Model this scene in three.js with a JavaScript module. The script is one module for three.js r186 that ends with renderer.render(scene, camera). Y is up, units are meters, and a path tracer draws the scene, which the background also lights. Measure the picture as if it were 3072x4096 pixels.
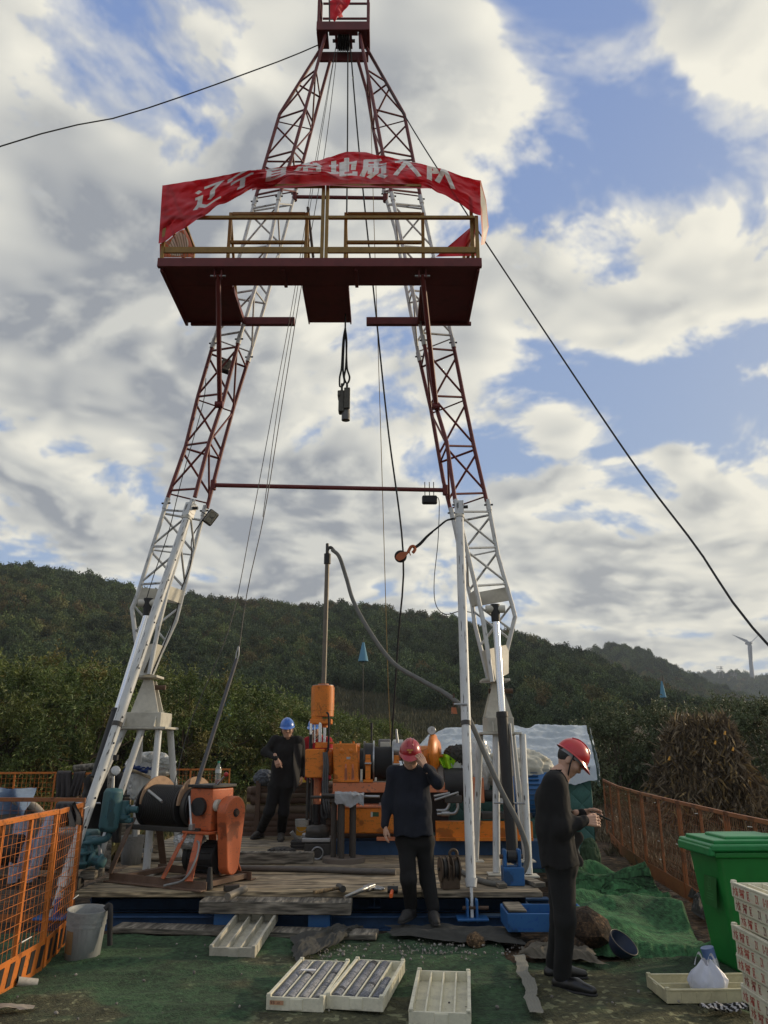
import * as THREE from 'three';
import { mergeGeometries, mergeVertices, toCreasedNormals } from 'three/addons/utils/BufferGeometryUtils.js';
import { RoundedBoxGeometry } from 'three/addons/geometries/RoundedBoxGeometry.js';

// ------------------------------------------------------------------ camera, sky, sun, exposure
const scene = new THREE.Scene();
const EYE = 1.72, PITCH = 16.94 * Math.PI / 180, FOV = 67.3;
const camera = new THREE.PerspectiveCamera(FOV, 0.75, 0.1, 6000);
camera.position.set(0, EYE, 0);
camera.rotation.set(PITCH, 0, 0);
const renderer = new THREE.WebGLRenderer();
renderer.toneMapping = THREE.LinearToneMapping;
renderer.toneMappingExposure = 1.08;
renderer.shadowMap.enabled = true;

function rngOf(seed) { let a = seed | 0; return () => { a = (a + 0x6d2b79f5) | 0; let t = Math.imul(a ^ (a >>> 15), 1 | a); t = (t + Math.imul(t ^ (t >>> 7), 61 | t)) ^ t; return ((t ^ (t >>> 14)) >>> 0) / 4294967296; }; }
const rnd = rngOf(7);
const hash3 = (x, y, z) => { let h = Math.imul(x, 374761393) ^ Math.imul(y, 668265263) ^ Math.imul(z, 2147483647 ^ 0x5bd1e995); h = Math.imul(h ^ (h >>> 13), 1274126177); return ((h ^ (h >>> 16)) >>> 0) / 4294967296; };
const fade = (t) => t * t * (3 - 2 * t), mix = (a, b, t) => a + (b - a) * t, clamp = (x, a = 0, b = 1) => Math.min(b, Math.max(a, x));
const smooth = (a, b, x) => fade(clamp((x - a) / (b - a)));
function noise3(x, y, z) {
  const xi = Math.floor(x), yi = Math.floor(y), zi = Math.floor(z), u = fade(x - xi), v = fade(y - yi), w = fade(z - zi);
  const L = (k) => mix(mix(hash3(xi, yi, zi + k), hash3(xi + 1, yi, zi + k), u), mix(hash3(xi, yi + 1, zi + k), hash3(xi + 1, yi + 1, zi + k), u), v);
  return mix(L(0), L(1), w);
}
function fbm(x, y, z, oct = 5, gain = 0.5) { let s = 0, a = 1, n = 0; for (let i = 0; i < oct; i++) { s += a * noise3(x, y, z); n += a; a *= gain; x = x * 2.03 + 11.3; y = y * 2.03 + 5.7; z = z * 2.03 + 3.1; } return s / n; }

const SUN_DIR = new THREE.Vector3(0.88, 0.26, -0.40).normalize();
const FL = 2048 / Math.tan(FOV * Math.PI / 360), CP = Math.cos(PITCH), SP = Math.sin(PITCH);
const V = (x, y, z) => new THREE.Vector3(x, y, z);
const ray = ([x, y]) => { const u = (x - 1536) / FL, v = -(y - 2048) / FL; return V(u, v * CP + SP, v * SP - CP); };
const toLin = (c) => c.map((v) => Math.pow(v / 255, 2.2));
function noise2(x, y, z) { const xi = Math.floor(x), yi = Math.floor(y), u = fade(x - xi), v = fade(y - yi); return mix(mix(hash3(xi, yi, z), hash3(xi + 1, yi, z), u), mix(hash3(xi, yi + 1, z), hash3(xi + 1, yi + 1, z), u), v); }
function fbm2(x, y, z, oct, gain = 0.5) { let s = 0, a = 1, n = 0; for (let i = 0; i < oct; i++) { s += a * noise2(x, y, z + i * 7); n += a; a *= gain; const t = x * 1.62 - y * 1.22; y = x * 1.22 + y * 1.62 + 5.7; x = t + 11.3; } return s / n; }
{
  // broken layer of cumulus seen in perspective as a flat layer overhead; the large clouds and gaps lie where the photograph shows them
  const W = 4096, H = 2048, data = new Float32Array(W * H * 4);
  const blueHi = toLin([118, 142, 190]), blueLo = toLin([168, 189, 212]), lit = toLin([240, 236, 221]), mid = toLin([200, 200, 194]), dark = toLin([148, 152, 158]), glow = toLin([255, 246, 222]);
  const marks = [[2560, 380, 5.5, -1.5], [2740, 640, 4.5, -1.4], [2300, 150, 4.5, -1.3], [2100, 60, 4, -1.2], [2330, 1230, 5, -1], [2060, 1560, 4.5, -0.9], [2600, 1600, 6, -1], [2870, 1780, 5.5, -1], [2330, 1840, 5, -0.7], [2950, 1480, 4, -0.8], [455, 150, 5.5, -1.2], [720, 520, 5, -1.2], [868, 90, 4, -1.0], [930, 370, 3, -0.6], [150, 60, 4, -0.6], [1215, 1735, 2.2, -0.8], [140, 1850, 3, -0.7], [400, 1370, 2.5, -0.5],
    [1916, 450, 9, 0.7], [2990, 330, 6, 0.9], [2680, 1060, 5, 1.1], [2560, 800, 4, 0.6], [160, 700, 9, 0.8], [450, 1150, 9, 0.8], [300, 1750, 7, 0.5], [1400, 900, 9, 0.7], [1250, 1500, 8, 0.6], [1500, 2000, 8, 0.7], [2250, 1740, 2.4, 0.9], [2680, 1770, 2.2, 1.0], [2060, 2080, 5, 0.8], [2300, 2330, 4.5, 0.9], [2900, 2180, 4.5, 1.1], [2340, 2480, 4, 0.9], [2750, 1920, 2, 0.7]].map(([x, y, r, a]) => { const d = ray([x, y]).normalize(); return { x: d.x, y: d.y, z: d.z, k: 1 / (1 - Math.cos(r * Math.PI / 180)), a }; });
  const below = [0.07, 0.07, 0.06];
  for (let j = 0; j < H; j++) {
    const el = (j + 0.5) / H * Math.PI - Math.PI / 2, ce = Math.cos(el), y = Math.sin(el);
    for (let i = 0; i < W; i++) {
      const k = (j * W + i) * 4; data[k + 3] = 1;
      if (y < -0.02) { data[k] = below[0]; data[k + 1] = below[1]; data[k + 2] = below[2]; continue; }
      const az = ((i + 0.5) / W - 0.5) * 2 * Math.PI, x = Math.cos(az) * ce, z = Math.sin(az) * ce, front = z < -0.5, yy = Math.max(y, 0), s = 1.9 / (yy + 0.20), px = x * s, pz = z * s;
      let place = 0; if (front) for (const m of marks) { const q = (1 - (x * m.x + y * m.y + z * m.z)) * m.k; if (q < 4) place += m.a * Math.exp(-q * 1.2); }
      const wx = fbm2(px * 1.1 + 31, pz * 1.1, 4, 3) - 0.5, wz = fbm2(px * 1.1, pz * 1.1 + 17, 80, 3) - 0.5;
      const big = fbm2(px * 0.55 + wx * 0.6 + 6.3, pz * 0.55 + wz * 0.6 + 2.1, 140, 2);
      const ux = px * 1.95 + wx * 0.9 + 3.1, uz = pz * 1.95 + wz * 0.9 + 9.4, n = fbm2(ux, uz, 220, front ? 8 : 5, 0.60), n2 = fbm2(ux + SUN_DIR.x * 0.22, uz + SUN_DIR.z * 0.22, 220, 4, 0.60);
      const dens = n * 0.84 + big * 0.20 + 0.028 + clamp(place, -1.4, 1.2) * (place < 0 ? 0.115 : 0.09), cov = clamp(smooth(0.44, 0.56, dens) + 0.55 * smooth(0.47, 0.62, fbm2(px * 2.6 + wx * 2, pz * 2.6 + wz * 2, 400, front ? 6 : 3, 0.6)) * smooth(0.34, 0.46, dens)), thick = smooth(0.52, 0.70, dens);
      const sunny = Math.max(0, x * SUN_DIR.x + y * SUN_DIR.y + z * SUN_DIR.z), slope = clamp((n - n2) * 4.2 + 0.5), tS = Math.pow(clamp(yy * 1.3), 0.75);
      const bright = clamp(0.30 + 0.66 * slope - 0.44 * thick + 0.50 * sunny * sunny + 0.16 * (1 - smooth(0.43, 0.56, dens))), low = (1 - smooth(0, 0.16, yy)) * 0.4, gl = 0.55 * Math.pow(sunny, 7);
      for (let q = 0; q < 3; q++) { const sky = mix(blueLo[q], blueHi[q], tS), cl = bright < 0.5 ? mix(dark[q], mid[q], bright * 2) : mix(mid[q], lit[q], bright * 2 - 1); let v = mix(sky, cl, cov * 0.97); v = mix(v, glow[q], gl); data[k + q] = mix(v, mix(mid[q], lit[q], 0.6), low); }
    }
  }
  const t = new THREE.DataTexture(data, W, H, THREE.RGBAFormat, THREE.FloatType);
  t.mapping = THREE.EquirectangularReflectionMapping; t.magFilter = THREE.LinearFilter; t.minFilter = THREE.LinearFilter; t.needsUpdate = true;
  scene.background = t; scene.environment = t;
}
const sun = new THREE.DirectionalLight(new THREE.Color(1.0, 0.80, 0.54), 2.8);
sun.position.copy(SUN_DIR).multiplyScalar(60).add(new THREE.Vector3(0, 4, -12));
sun.target.position.set(0, 4, -12);
sun.castShadow = true; sun.shadow.radius = 5; sun.shadow.mapSize.set(4096, 4096);
Object.assign(sun.shadow.camera, { left: -30, right: 30, top: 25, bottom: -25, near: 1, far: 150 });
scene.add(sun, sun.target);

// ------------------------------------------------------------------ from photo pixels (3072 x 4096) to places
const D = (p, d) => { const r = ray(p); return V(0, EYE, 0).addScaledVector(r, d / -r.z); };            // on the upright plane at distance d
const G = (p, h = 0) => { const r = ray(p); return V(0, EYE, 0).addScaledVector(r, (h - EYE) / r.y); };  // on the level plane at height h
const MAST = { a: 9.6, b: 0.085 };
const K = (p, off = 0) => { const r = ray(p); return V(0, EYE, 0).addScaledVector(r, (MAST.a + MAST.b * EYE + off) / (-r.z - MAST.b * r.y)); };  // on the leaning plane of the mast
const ppm = (pt) => FL / (-pt.z * CP + (pt.y - EYE) * SP);                                              // photo pixels in a metre there
const zm = (ox, oy, f) => (x, y) => [ox + x / f, oy + y / f];
const R1 = zm(1000, 0, 2.074), R2 = zm(580, 560, 1.152), R3 = zm(600, 1240, 2.37), R4 = zm(1300, 1240, 2.074), R5 = zm(300, 1950, 2.3286), R6 = zm(1550, 1950, 2.3277);
const G1 = zm(0, 2700, 1.659), G2 = zm(900, 2700, 2.2114), G3 = zm(1400, 2700, 2.011), G4 = zm(2000, 2700, 1.5476), G5 = zm(0, 3400, 1.3825), G6 = zm(700, 3400, 1.185), G7 = zm(1900, 3300, 1.4155);
const B1 = zm(500, 560, 2.074), B2 = zm(1200, 560, 2.074), L1 = zm(0, 3000, 2.458), D1 = zm(1100, 2680, 2.37), S1 = zm(2800, 3500, 3.713), A0 = zm(0, 0, 0.54);

// ------------------------------------------------------------------ naming and assembling
const taken = {};
const numbered = (n) => { const k = taken[n] = (taken[n] ?? -1) + 1; return k ? n + '_' + String(k).padStart(3, '0') : n; };
function tag(o, label, category, group, kind) { if (label) o.userData.label = label; if (category) o.userData.category = category; if (group) o.userData.group = group; if (kind) o.userData.kind = kind; return o; }
function thing(name, label, category, pos = [0, 0, 0], turn = 0, group) {
  const o = new THREE.Group(); o.name = numbered(name);
  if (pos.isVector3) o.position.copy(pos); else o.position.set(...pos);
  o.rotation.y = turn; scene.add(o); return tag(o, label, category, group);
}
const inv = new THREE.Matrix4();
function mesh(name, geo, m) { const o = new THREE.Mesh(Array.isArray(geo) ? join(geo) : geo, m); o.name = name; o.castShadow = o.receiveShadow = true; return o; }
function lp(parent, name, geo, m, label) { const o = mesh(name, geo, m); parent.add(o); if (label) o.userData.label = label; return o; }   // shape given in the parent's own space
function wp(parent, name, geo, m, label) {                                                                                                     // shape given in the world
  if (Array.isArray(geo)) geo = join(geo);
  parent.updateWorldMatrix(true, false); geo.applyMatrix4(inv.copy(parent.matrixWorld).invert());
  return lp(parent, name, geo, m, label);
}
function solo(name, geo, m, label, category, group, kind) {   // a thing that is one mesh, its origin at its base
  if (Array.isArray(geo)) geo = join(geo);
  geo.computeBoundingBox(); const b = geo.boundingBox, c = V((b.min.x + b.max.x) / 2, b.min.y, (b.min.z + b.max.z) / 2);
  geo.translate(-c.x, -c.y, -c.z); const o = mesh(numbered(name), geo, m); o.position.copy(c); scene.add(o);
  return tag(o, label, category, group, kind);
}
function copyOf(src, name, label) { const c = src.clone(); c.name = numbered(name); c.userData = { ...src.userData }; if (label) c.userData.label = label; scene.add(c); return c; }
function plain(g) { g = g.index ? g.toNonIndexed() : g; for (const k of Object.keys(g.attributes)) if (!['position', 'normal', 'uv', 'color'].includes(k)) g.deleteAttribute(k); return g; }
function join(list) { return list.length === 1 ? list[0] : mergeGeometries(list.map(plain)); }
// texture coordinates in metres from the way each face points
function uvm(geo, s = 1) {
  const g = geo.index ? geo.toNonIndexed() : geo; if (!g.attributes.normal) g.computeVertexNormals();
  const p = g.attributes.position, uv = new Float32Array(p.count * 2), a = V(), b = V(), c = V();
  for (let i = 0; i < p.count; i += 3) {
    a.fromBufferAttribute(p, i); b.fromBufferAttribute(p, i + 1); c.fromBufferAttribute(p, i + 2);
    const n = b.clone().sub(a).cross(c.clone().sub(a)), ax = Math.abs(n.x), ay = Math.abs(n.y), az = Math.abs(n.z);
    [a, b, c].forEach((q, k) => { const w = ay >= ax && ay >= az ? [q.x, q.z] : ax >= az ? [q.z, q.y] : [q.x, q.y]; uv[(i + k) * 2] = w[0] * s; uv[(i + k) * 2 + 1] = w[1] * s; });
  }
  g.setAttribute('uv', new THREE.BufferAttribute(uv, 2)); return g;
}
const UP = V(0, 1, 0);
function tube(p, q, r, r2 = r, seg = 10) {   // straight bar, texture running along it in metres
  const d = q.clone().sub(p), L = d.length(), g = new THREE.CylinderGeometry(r2, r, L, seg, 1);
  const uv = g.attributes.uv; for (let i = 0; i < uv.count; i++) uv.setXY(i, uv.getX(i) * 6.28 * Math.max(r, r2) * 2, uv.getY(i) * L);
  g.applyQuaternion(new THREE.Quaternion().setFromUnitVectors(UP, d.normalize())); g.translate((p.x + q.x) / 2, (p.y + q.y) / 2, (p.z + q.z) / 2); return g;
}
function pipe(pts, r, seg = 8, n = pts.length * 8, tension = 0.5) {
  const c = new THREE.CatmullRomCurve3(pts, false, 'catmullrom', tension), L = c.getLength(), g = new THREE.TubeGeometry(c, n, r, seg, false), uv = g.attributes.uv;
  for (let i = 0; i < uv.count; i++) uv.setXY(i, uv.getY(i) * 6.28 * r * 2, uv.getX(i) * L); return g;
}
const bent = (pts, r, seg = 10) => join(pts.slice(1).flatMap((q, i) => [tube(pts[i], q, r, r, seg), ...(i ? [new THREE.SphereGeometry(r * 1.02, seg, 6).translate(pts[i].x, pts[i].y, pts[i].z)] : [])]));
function bx(w, h, d, x = 0, y = 0, z = 0, bevel = 0.006) {   // y is the underside
  const b = Math.min(bevel, w / 3, h / 3, d / 3), g = new RoundedBoxGeometry(w, h, d, 1, b); g.translate(x, y + h / 2, z); return uvm(g);
}
function beam(p, q, w, h, bevel = 0.004, up = UP) {   // bar of rectangular section from p to q
  const d = q.clone().sub(p), L = d.length(); d.normalize();
  const s = new THREE.Vector3().crossVectors(up, d).normalize(); if (s.lengthSq() < 0.5) s.set(1, 0, 0); const u = new THREE.Vector3().crossVectors(d, s);
  const g = uvm(new RoundedBoxGeometry(w, h, L, 1, Math.min(bevel, w / 3, h / 3))); g.applyMatrix4(new THREE.Matrix4().makeBasis(s, u, d));
  g.translate((p.x + q.x) / 2, (p.y + q.y) / 2, (p.z + q.z) / 2); return g;
}
function slab(p0, p1, d, th, bevel = 0.008) {   // upright box whose face fills a pixel rectangle at distance d
  const a = D(p0, d), b = D(p1, d); return bx(Math.abs(b.x - a.x), Math.abs(a.y - b.y), th, (a.x + b.x) / 2, Math.min(a.y, b.y), -d - th / 2, bevel);
}
function cylX(p0, p1, d, ry, seg = 24) { const a = D(p0, d), b = D(p1, d), m = (a.y + b.y) / 2; a.y = b.y = m; return tube(a, b, ry, ry, seg); }
function cylY(p0, p1, d, r, seg = 24, r2 = r) { const a = D(p0, d), b = D(p1, d), m = (a.x + b.x) / 2; a.x = b.x = m; return tube(b, a, r, r2, seg); }
function plate(pts, th, bevel = 0) {   // flat plate from world outline, thickness along its normal
  const n = pts[1].clone().sub(pts[0]).cross(pts[2].clone().sub(pts[0])).normalize(), x = pts[1].clone().sub(pts[0]).normalize(), y = new THREE.Vector3().crossVectors(n, x);
  const sh = new THREE.Shape(pts.map((p) => { const q = p.clone().sub(pts[0]); return new THREE.Vector2(q.dot(x), q.dot(y)); }));
  const g = new THREE.ExtrudeGeometry(sh, { depth: th, bevelEnabled: bevel > 0, bevelSize: bevel, bevelThickness: bevel, bevelSegments: 1 });
  g.translate(0, 0, -th / 2); g.applyMatrix4(new THREE.Matrix4().makeBasis(x, y, n)); g.translate(pts[0].x, pts[0].y, pts[0].z); return uvm(g);
}
function lathe(profile, seg = 28) { return new THREE.LatheGeometry(profile.map(([r, y]) => new THREE.Vector2(r, y)), seg); }
const tr = (g, x, y, z) => g.translate(x, y, z);
function sheet(nu, nv, f) {   // grid surface from a function of (u, v) to a point
  const g = new THREE.PlaneGeometry(1, 1, nu, nv), p = g.attributes.position;
  for (let j = 0, k = 0; j <= nv; j++) for (let i = 0; i <= nu; i++, k++) { const q = f(i / nu, 1 - j / nv); p.setXYZ(k, q.x, q.y, q.z); }
  g.computeVertexNormals(); return g;
}

// ------------------------------------------------------------------ surfaces
function tex(n, fn, colour = true, w = n) {
  const d = new Uint8Array(w * n * 4); for (let j = 0; j < n; j++) for (let i = 0; i < w; i++) { const c = fn(i / w, j / n), k = (j * w + i) * 4; for (let q = 0; q < 3; q++) d[k + q] = clamp(Array.isArray(c) ? c[q] : c) * 255; d[k + 3] = 255; }
  const t = new THREE.DataTexture(d, w, n); t.wrapS = t.wrapT = THREE.RepeatWrapping; t.magFilter = THREE.LinearFilter; t.minFilter = THREE.LinearMipmapLinearFilter; t.generateMipmaps = true;
  if (colour) t.colorSpace = THREE.SRGBColorSpace; t.needsUpdate = true; return t;
}
// noise that wraps round: lattice taken modulo its own period
function perN(x, y, z, px, py) {
  const xi = Math.floor(x), yi = Math.floor(y), zi = z | 0, u = fade(x - xi), v = fade(y - yi), x0 = ((xi % px) + px) % px, x1 = (x0 + 1) % px, y0 = ((yi % py) + py) % py, y1 = (y0 + 1) % py;
  return mix(mix(hash3(x0, y0, zi), hash3(x1, y0, zi), u), mix(hash3(x0, y1, zi), hash3(x1, y1, zi), u), v);
}
function wrapN(u, v, f, z, oct = 5, squash = 1) { let s = 0, a = 1, n = 0, fx = Math.max(1, Math.round(f * squash)), fy = f; for (let i = 0; i < oct; i++) { s += a * perN(u * fx, v * fy, z * 31 + i * 7, fx, fy); n += a; a *= 0.5; fx *= 2; fy *= 2; } return s / n; }
const rep = (t, x, y = x) => { const c = t.clone(); c.repeat.set(x, y); c.needsUpdate = true; return c; };
const T = {};
T.grime = tex(512, (u, v) => { const n = wrapN(u, v, 6, 1), f = wrapN(u, v, 40, 2, 3), s = smooth(0.56, 0.72, wrapN(u, v, 9, 5)); return clamp(0.92 + (n - 0.5) * 0.42 + (f - 0.5) * 0.16 - s * 0.13, 0.3, 1); }, false);
T.grimeBump = tex(256, (u, v) => wrapN(u, v, 14, 7, 5), false);
T.chips = tex(512, (u, v) => {   // white paint, chipped to dark primer in upright cracks
  const n = wrapN(u, v, 5, 11), c = smooth(0.66, 0.69, wrapN(u, v, 8, 3, 4, 4)) * smooth(0.46, 0.6, wrapN(u, v, 4, 8, 3)), f = wrapN(u, v, 50, 9, 2);
  const k = 0.90 + (n - 0.5) * 0.22 + (f - 0.5) * 0.08; return [mix(k, 0.2, c), mix(k, 0.19, c), mix(k * 0.985, 0.18, c)];
}, false);
T.wood = tex(512, (u, v) => { const g = wrapN(u, v, 44, 2, 4, 0.16), k = smooth(0.55, 0.75, wrapN(u, v, 5, 6, 4)), f = wrapN(u, v, 120, 3, 2, 0.06); const b = 0.62 + (g - 0.5) * 0.75 + (f - 0.5) * 0.35 - k * 0.16; return [b, b * 0.965, b * 0.90]; });
T.worn = tex(512, (u, v) => {   // paint with oily stains, bare specks and fine scratches
  const n = wrapN(u, v, 5, 21), st = smooth(0.60, 0.70, wrapN(u, v, 4, 22, 6)), sp = smooth(0.70, 0.74, wrapN(u, v, 34, 23, 3)), sc = smooth(0.74, 0.79, wrapN(u, v, 60, 24, 2, 0.2)) * smooth(0.45, 0.6, wrapN(u, v, 5, 25, 3)), b = 0.93 + (n - 0.5) * 0.35;
  const k = mix(b, 0.30, st * 0.75), m = Math.max(sp, sc) * 0.7; return [mix(k, 0.34, m), mix(k, 0.55, m), mix(k, 0.9, m)];
}, false);
T.woodBump = tex(256, (u, v) => wrapN(u, v, 60, 2, 4, 0.15), false);
T.cloth = tex(256, (u, v) => 0.82 + (wrapN(u, v, 60, 2, 2) - 0.5) * 0.25 + (wrapN(u, v, 5, 3, 4) - 0.5) * 0.35, false);
T.ground = tex(1024, (u, v) => { const n = wrapN(u, v, 8, 1, 6), f = wrapN(u, v, 70, 4, 3), s = smooth(0.66, 0.72, wrapN(u, v, 90, 9, 2)); const b = 0.5 + (n - 0.5) * 0.7 + (f - 0.5) * 0.5 + s * 0.25; return [b * 1.02, b * 0.9, b * 0.76]; });
const MAT = {};
function mat(rgb, rough = 0.6, o = {}) {
  const { grime = 'grime', scale = 1.3, metal = 0, bump = 0, ...rest } = o;
  const m = new THREE.MeshStandardMaterial({ color: new THREE.Color().setRGB(...rgb), roughness: rough, metalness: metal, ...rest });
  if (grime && T[grime]) m.map = repOf(grime, scale); if (bump) { m.bumpMap = repOf('grimeBump', scale * 3); m.bumpScale = bump; } return m;
}
const reps = {}; const repOf = (n, s) => (reps[n + s] ??= rep(T[n], s));
MAT.redSteel = mat([0.15, 0.021, 0.019], 0.5); MAT.redPlate = mat([0.15, 0.021, 0.019], 0.6, { scale: 0.7 });
MAT.whitePaint = mat([0.64, 0.655, 0.66], 0.45, { grime: 'chips', scale: 1.1 }); MAT.creamPaint = mat([0.58, 0.56, 0.485], 0.5, { scale: 0.9 });
MAT.orange = mat([0.74, 0.21, 0.014], 0.42, { grime: 'worn', scale: 1.3 }); MAT.orangePale = mat([0.66, 0.22, 0.10], 0.6, { grime: 'worn', scale: 1.1 }); MAT.winchOrange = mat([0.55, 0.125, 0.04], 0.5, { grime: 'worn', scale: 1.5 });
MAT.fence = mat([0.60, 0.17, 0.02], 0.55, { grime: 'worn', scale: 1.7 }); MAT.fenceShaded = mat([0.31, 0.11, 0.036], 0.65, { grime: 'worn', scale: 1.7 }); MAT.yellowRail = mat([0.30, 0.17, 0.025], 0.5, { scale: 2 });  // second fence tone: the same orange, browned so its colour carries the shade
MAT.black = mat([0.016, 0.016, 0.017], 0.55, { scale: 2 }); MAT.rubber = mat([0.02, 0.02, 0.021], 0.75, { scale: 3 }); MAT.darkSteel = mat([0.07, 0.065, 0.06], 0.5, { metal: 0.5, scale: 2 });
MAT.steel = mat([0.42, 0.43, 0.44], 0.38, { metal: 0.85, scale: 2 }); MAT.chrome = mat([0.75, 0.76, 0.78], 0.14, { metal: 1, grime: null }); MAT.rustPipe = mat([0.11, 0.065, 0.042], 0.75, { scale: 1.4, bump: 0.004 });
MAT.blue = mat([0.022, 0.125, 0.34], 0.5, { grime: 'worn', scale: 1.2 }); MAT.blueDark = mat([0.02, 0.07, 0.17], 0.6, { scale: 1.4 }); MAT.teal = mat([0.045, 0.13, 0.15], 0.6, { grime: 'worn', scale: 1.6 });
MAT.wood = mat([0.62, 0.55, 0.45], 0.85, { grime: 'wood', scale: 0.9 }); MAT.wood.bumpMap = repOf('woodBump', 0.9); MAT.wood.bumpScale = 0.004;
MAT.woodB = MAT.wood.clone(); MAT.woodB.color.setRGB(0.50, 0.45, 0.38); MAT.woodC = MAT.wood.clone(); MAT.woodC.color.setRGB(0.70, 0.60, 0.44); MAT.woodGrey = MAT.wood.clone(); MAT.woodGrey.color.setRGB(0.40, 0.39, 0.37);
MAT.boxPlastic = mat([0.74, 0.71, 0.56], 0.5, { scale: 2.2 }); MAT.boxDirty = mat([0.48, 0.46, 0.38], 0.65, { scale: 3 });
MAT.skin = mat([0.52, 0.31, 0.22], 0.6, { grime: null }); MAT.hair = mat([0.012, 0.011, 0.011], 0.6, { grime: null });

// ------------------------------------------------------------------ terrain
MAT.soil = mat([0.20, 0.16, 0.12], 0.98, { grime: 'ground', scale: 0.22 }); MAT.soil.bumpMap = repOf('grimeBump', 1.1); MAT.soil.bumpScale = 0.05;
MAT.slope = mat([0.105, 0.095, 0.045], 1, { grime: 'ground', scale: 0.05 });
const rise = (x, z) => { const d = Math.hypot(x, z); return smooth(26, 80, d) * 2.6 + (d > 9.5 ? (fbm(x * 0.5, z * 0.5, 3, 4) - 0.5) * 0.16 * smooth(11, 15, d) : 0); };
{
  const rings = [0]; for (let d = 1.2; d < 2600; d *= d < 30 ? 1.055 : 1.16) rings.push(d);
  const nA = 220, pos = [], uv = [], idx = [];
  rings.forEach((d) => { for (let i = 0; i <= nA; i++) { const a = i / nA * Math.PI * 2, x = Math.sin(a) * d, z = -Math.cos(a) * d; pos.push(x, rise(x, z), z); uv.push(x, z); } });
  for (let j = 0; j < rings.length - 1; j++) for (let i = 0; i < nA; i++) { const a = j * (nA + 1) + i, b = a + nA + 1; idx.push(a, b, a + 1, a + 1, b, b + 1); }
  const g = new THREE.BufferGeometry(); g.setAttribute('position', new THREE.Float32BufferAttribute(pos, 3)); g.setAttribute('uv', new THREE.Float32BufferAttribute(uv, 2)); g.setIndex(idx); g.computeVertexNormals();
  const o = mesh('ground', g, MAT.soil); scene.add(o); tag(o, 'brown bare earth of the field round the drilling site', 'ground', null, 'structure');
}
const lerpTable = (t, x) => { if (x <= t[0][0]) return t[0][1]; for (let i = 1; i < t.length; i++) if (x <= t[i][0]) return mix(t[i - 1][1], t[i][1], (x - t[i - 1][0]) / (t[i][0] - t[i - 1][0])); return t[t.length - 1][1]; };
function hillOf(ridge, d0, d1, drop) {   // ridge: skyline in photo pixels; the wooded ground lies a tree's height below it
  return (px, s) => {
    const r = ray([px, 3000]); const az = Math.atan2(r.x, -r.z), d = mix(d0, d1, Math.min(s, 1)) + Math.max(0, s - 1) * (d1 - d0);
    const top = D([px, lerpTable(ridge, px)], d1 * Math.cos(az)), h0 = rise(Math.sin(az) * d0, -Math.cos(az) * d0) - 0.3, h1 = top.y - drop;
    const bump = (fbm(px * 0.004, s * 3, d0 * 0.1, 4) - 0.5) * 0.16 * s * (1 - Math.min(1, s)) * 4;
    const y = s <= 1 ? mix(h0, h1, clamp(Math.pow(s, 1.15) + bump, 0, 1.2)) : h1 - (s - 1) * (h1 - h0) * 0.9;
    return V(Math.sin(az) * d, y, -Math.cos(az) * d);
  };
}
const ridgeA = [[-2600, 2330], [-1200, 2260], [-300, 2270], [0, 2287], [110, 2296], [370, 2337], [520, 2390], [740, 2407], [960, 2430], [1110, 2435], [1300, 2430], [1480, 2436], [1670, 2472], [1815, 2490], [2037, 2546], [2222, 2592], [2407, 2657], [2590, 2740], [2720, 2800], [2900, 2880], [3100, 2960], [3600, 2985]].map(([x, y]) => [x, y]);
const hillA = hillOf(ridgeA, 80, 235, 3.4), hillB = hillOf([[1900, 2985], [2220, 2700], [2333, 2628], [2400, 2622], [2463, 2592], [2600, 2606], [2780, 2704], [2889, 2759], [3100, 2840], [3500, 2960], [3900, 2985]], 330, 560, 4), hillC = hillOf([[2000, 2960], [2560, 2760], [2815, 2712], [2960, 2702], [3072, 2722], [3500, 2690], [4300, 2720]], 650, 1150, 4);
for (const [f, lo, hi, label] of [[hillA, -2600, 3600, 'long dark wooded hillside rising behind the drilling site'], [hillB, 1900, 3900, 'farther bluish wooded hill beside the wind turbine'], [hillC, 2000, 4300, 'hazy distant ridge carrying the wind turbine']]) {
  const g = sheet(120, 34, (u, v) => f(mix(lo, hi, u), v * 1.5)); const p = g.attributes.position, uv = g.attributes.uv; for (let i = 0; i < p.count; i++) uv.setXY(i, p.getX(i), p.getZ(i));
  const o = mesh(numbered('hill'), g, MAT.slope); scene.add(o); tag(o, label, 'hill', null, 'structure');
}

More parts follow.
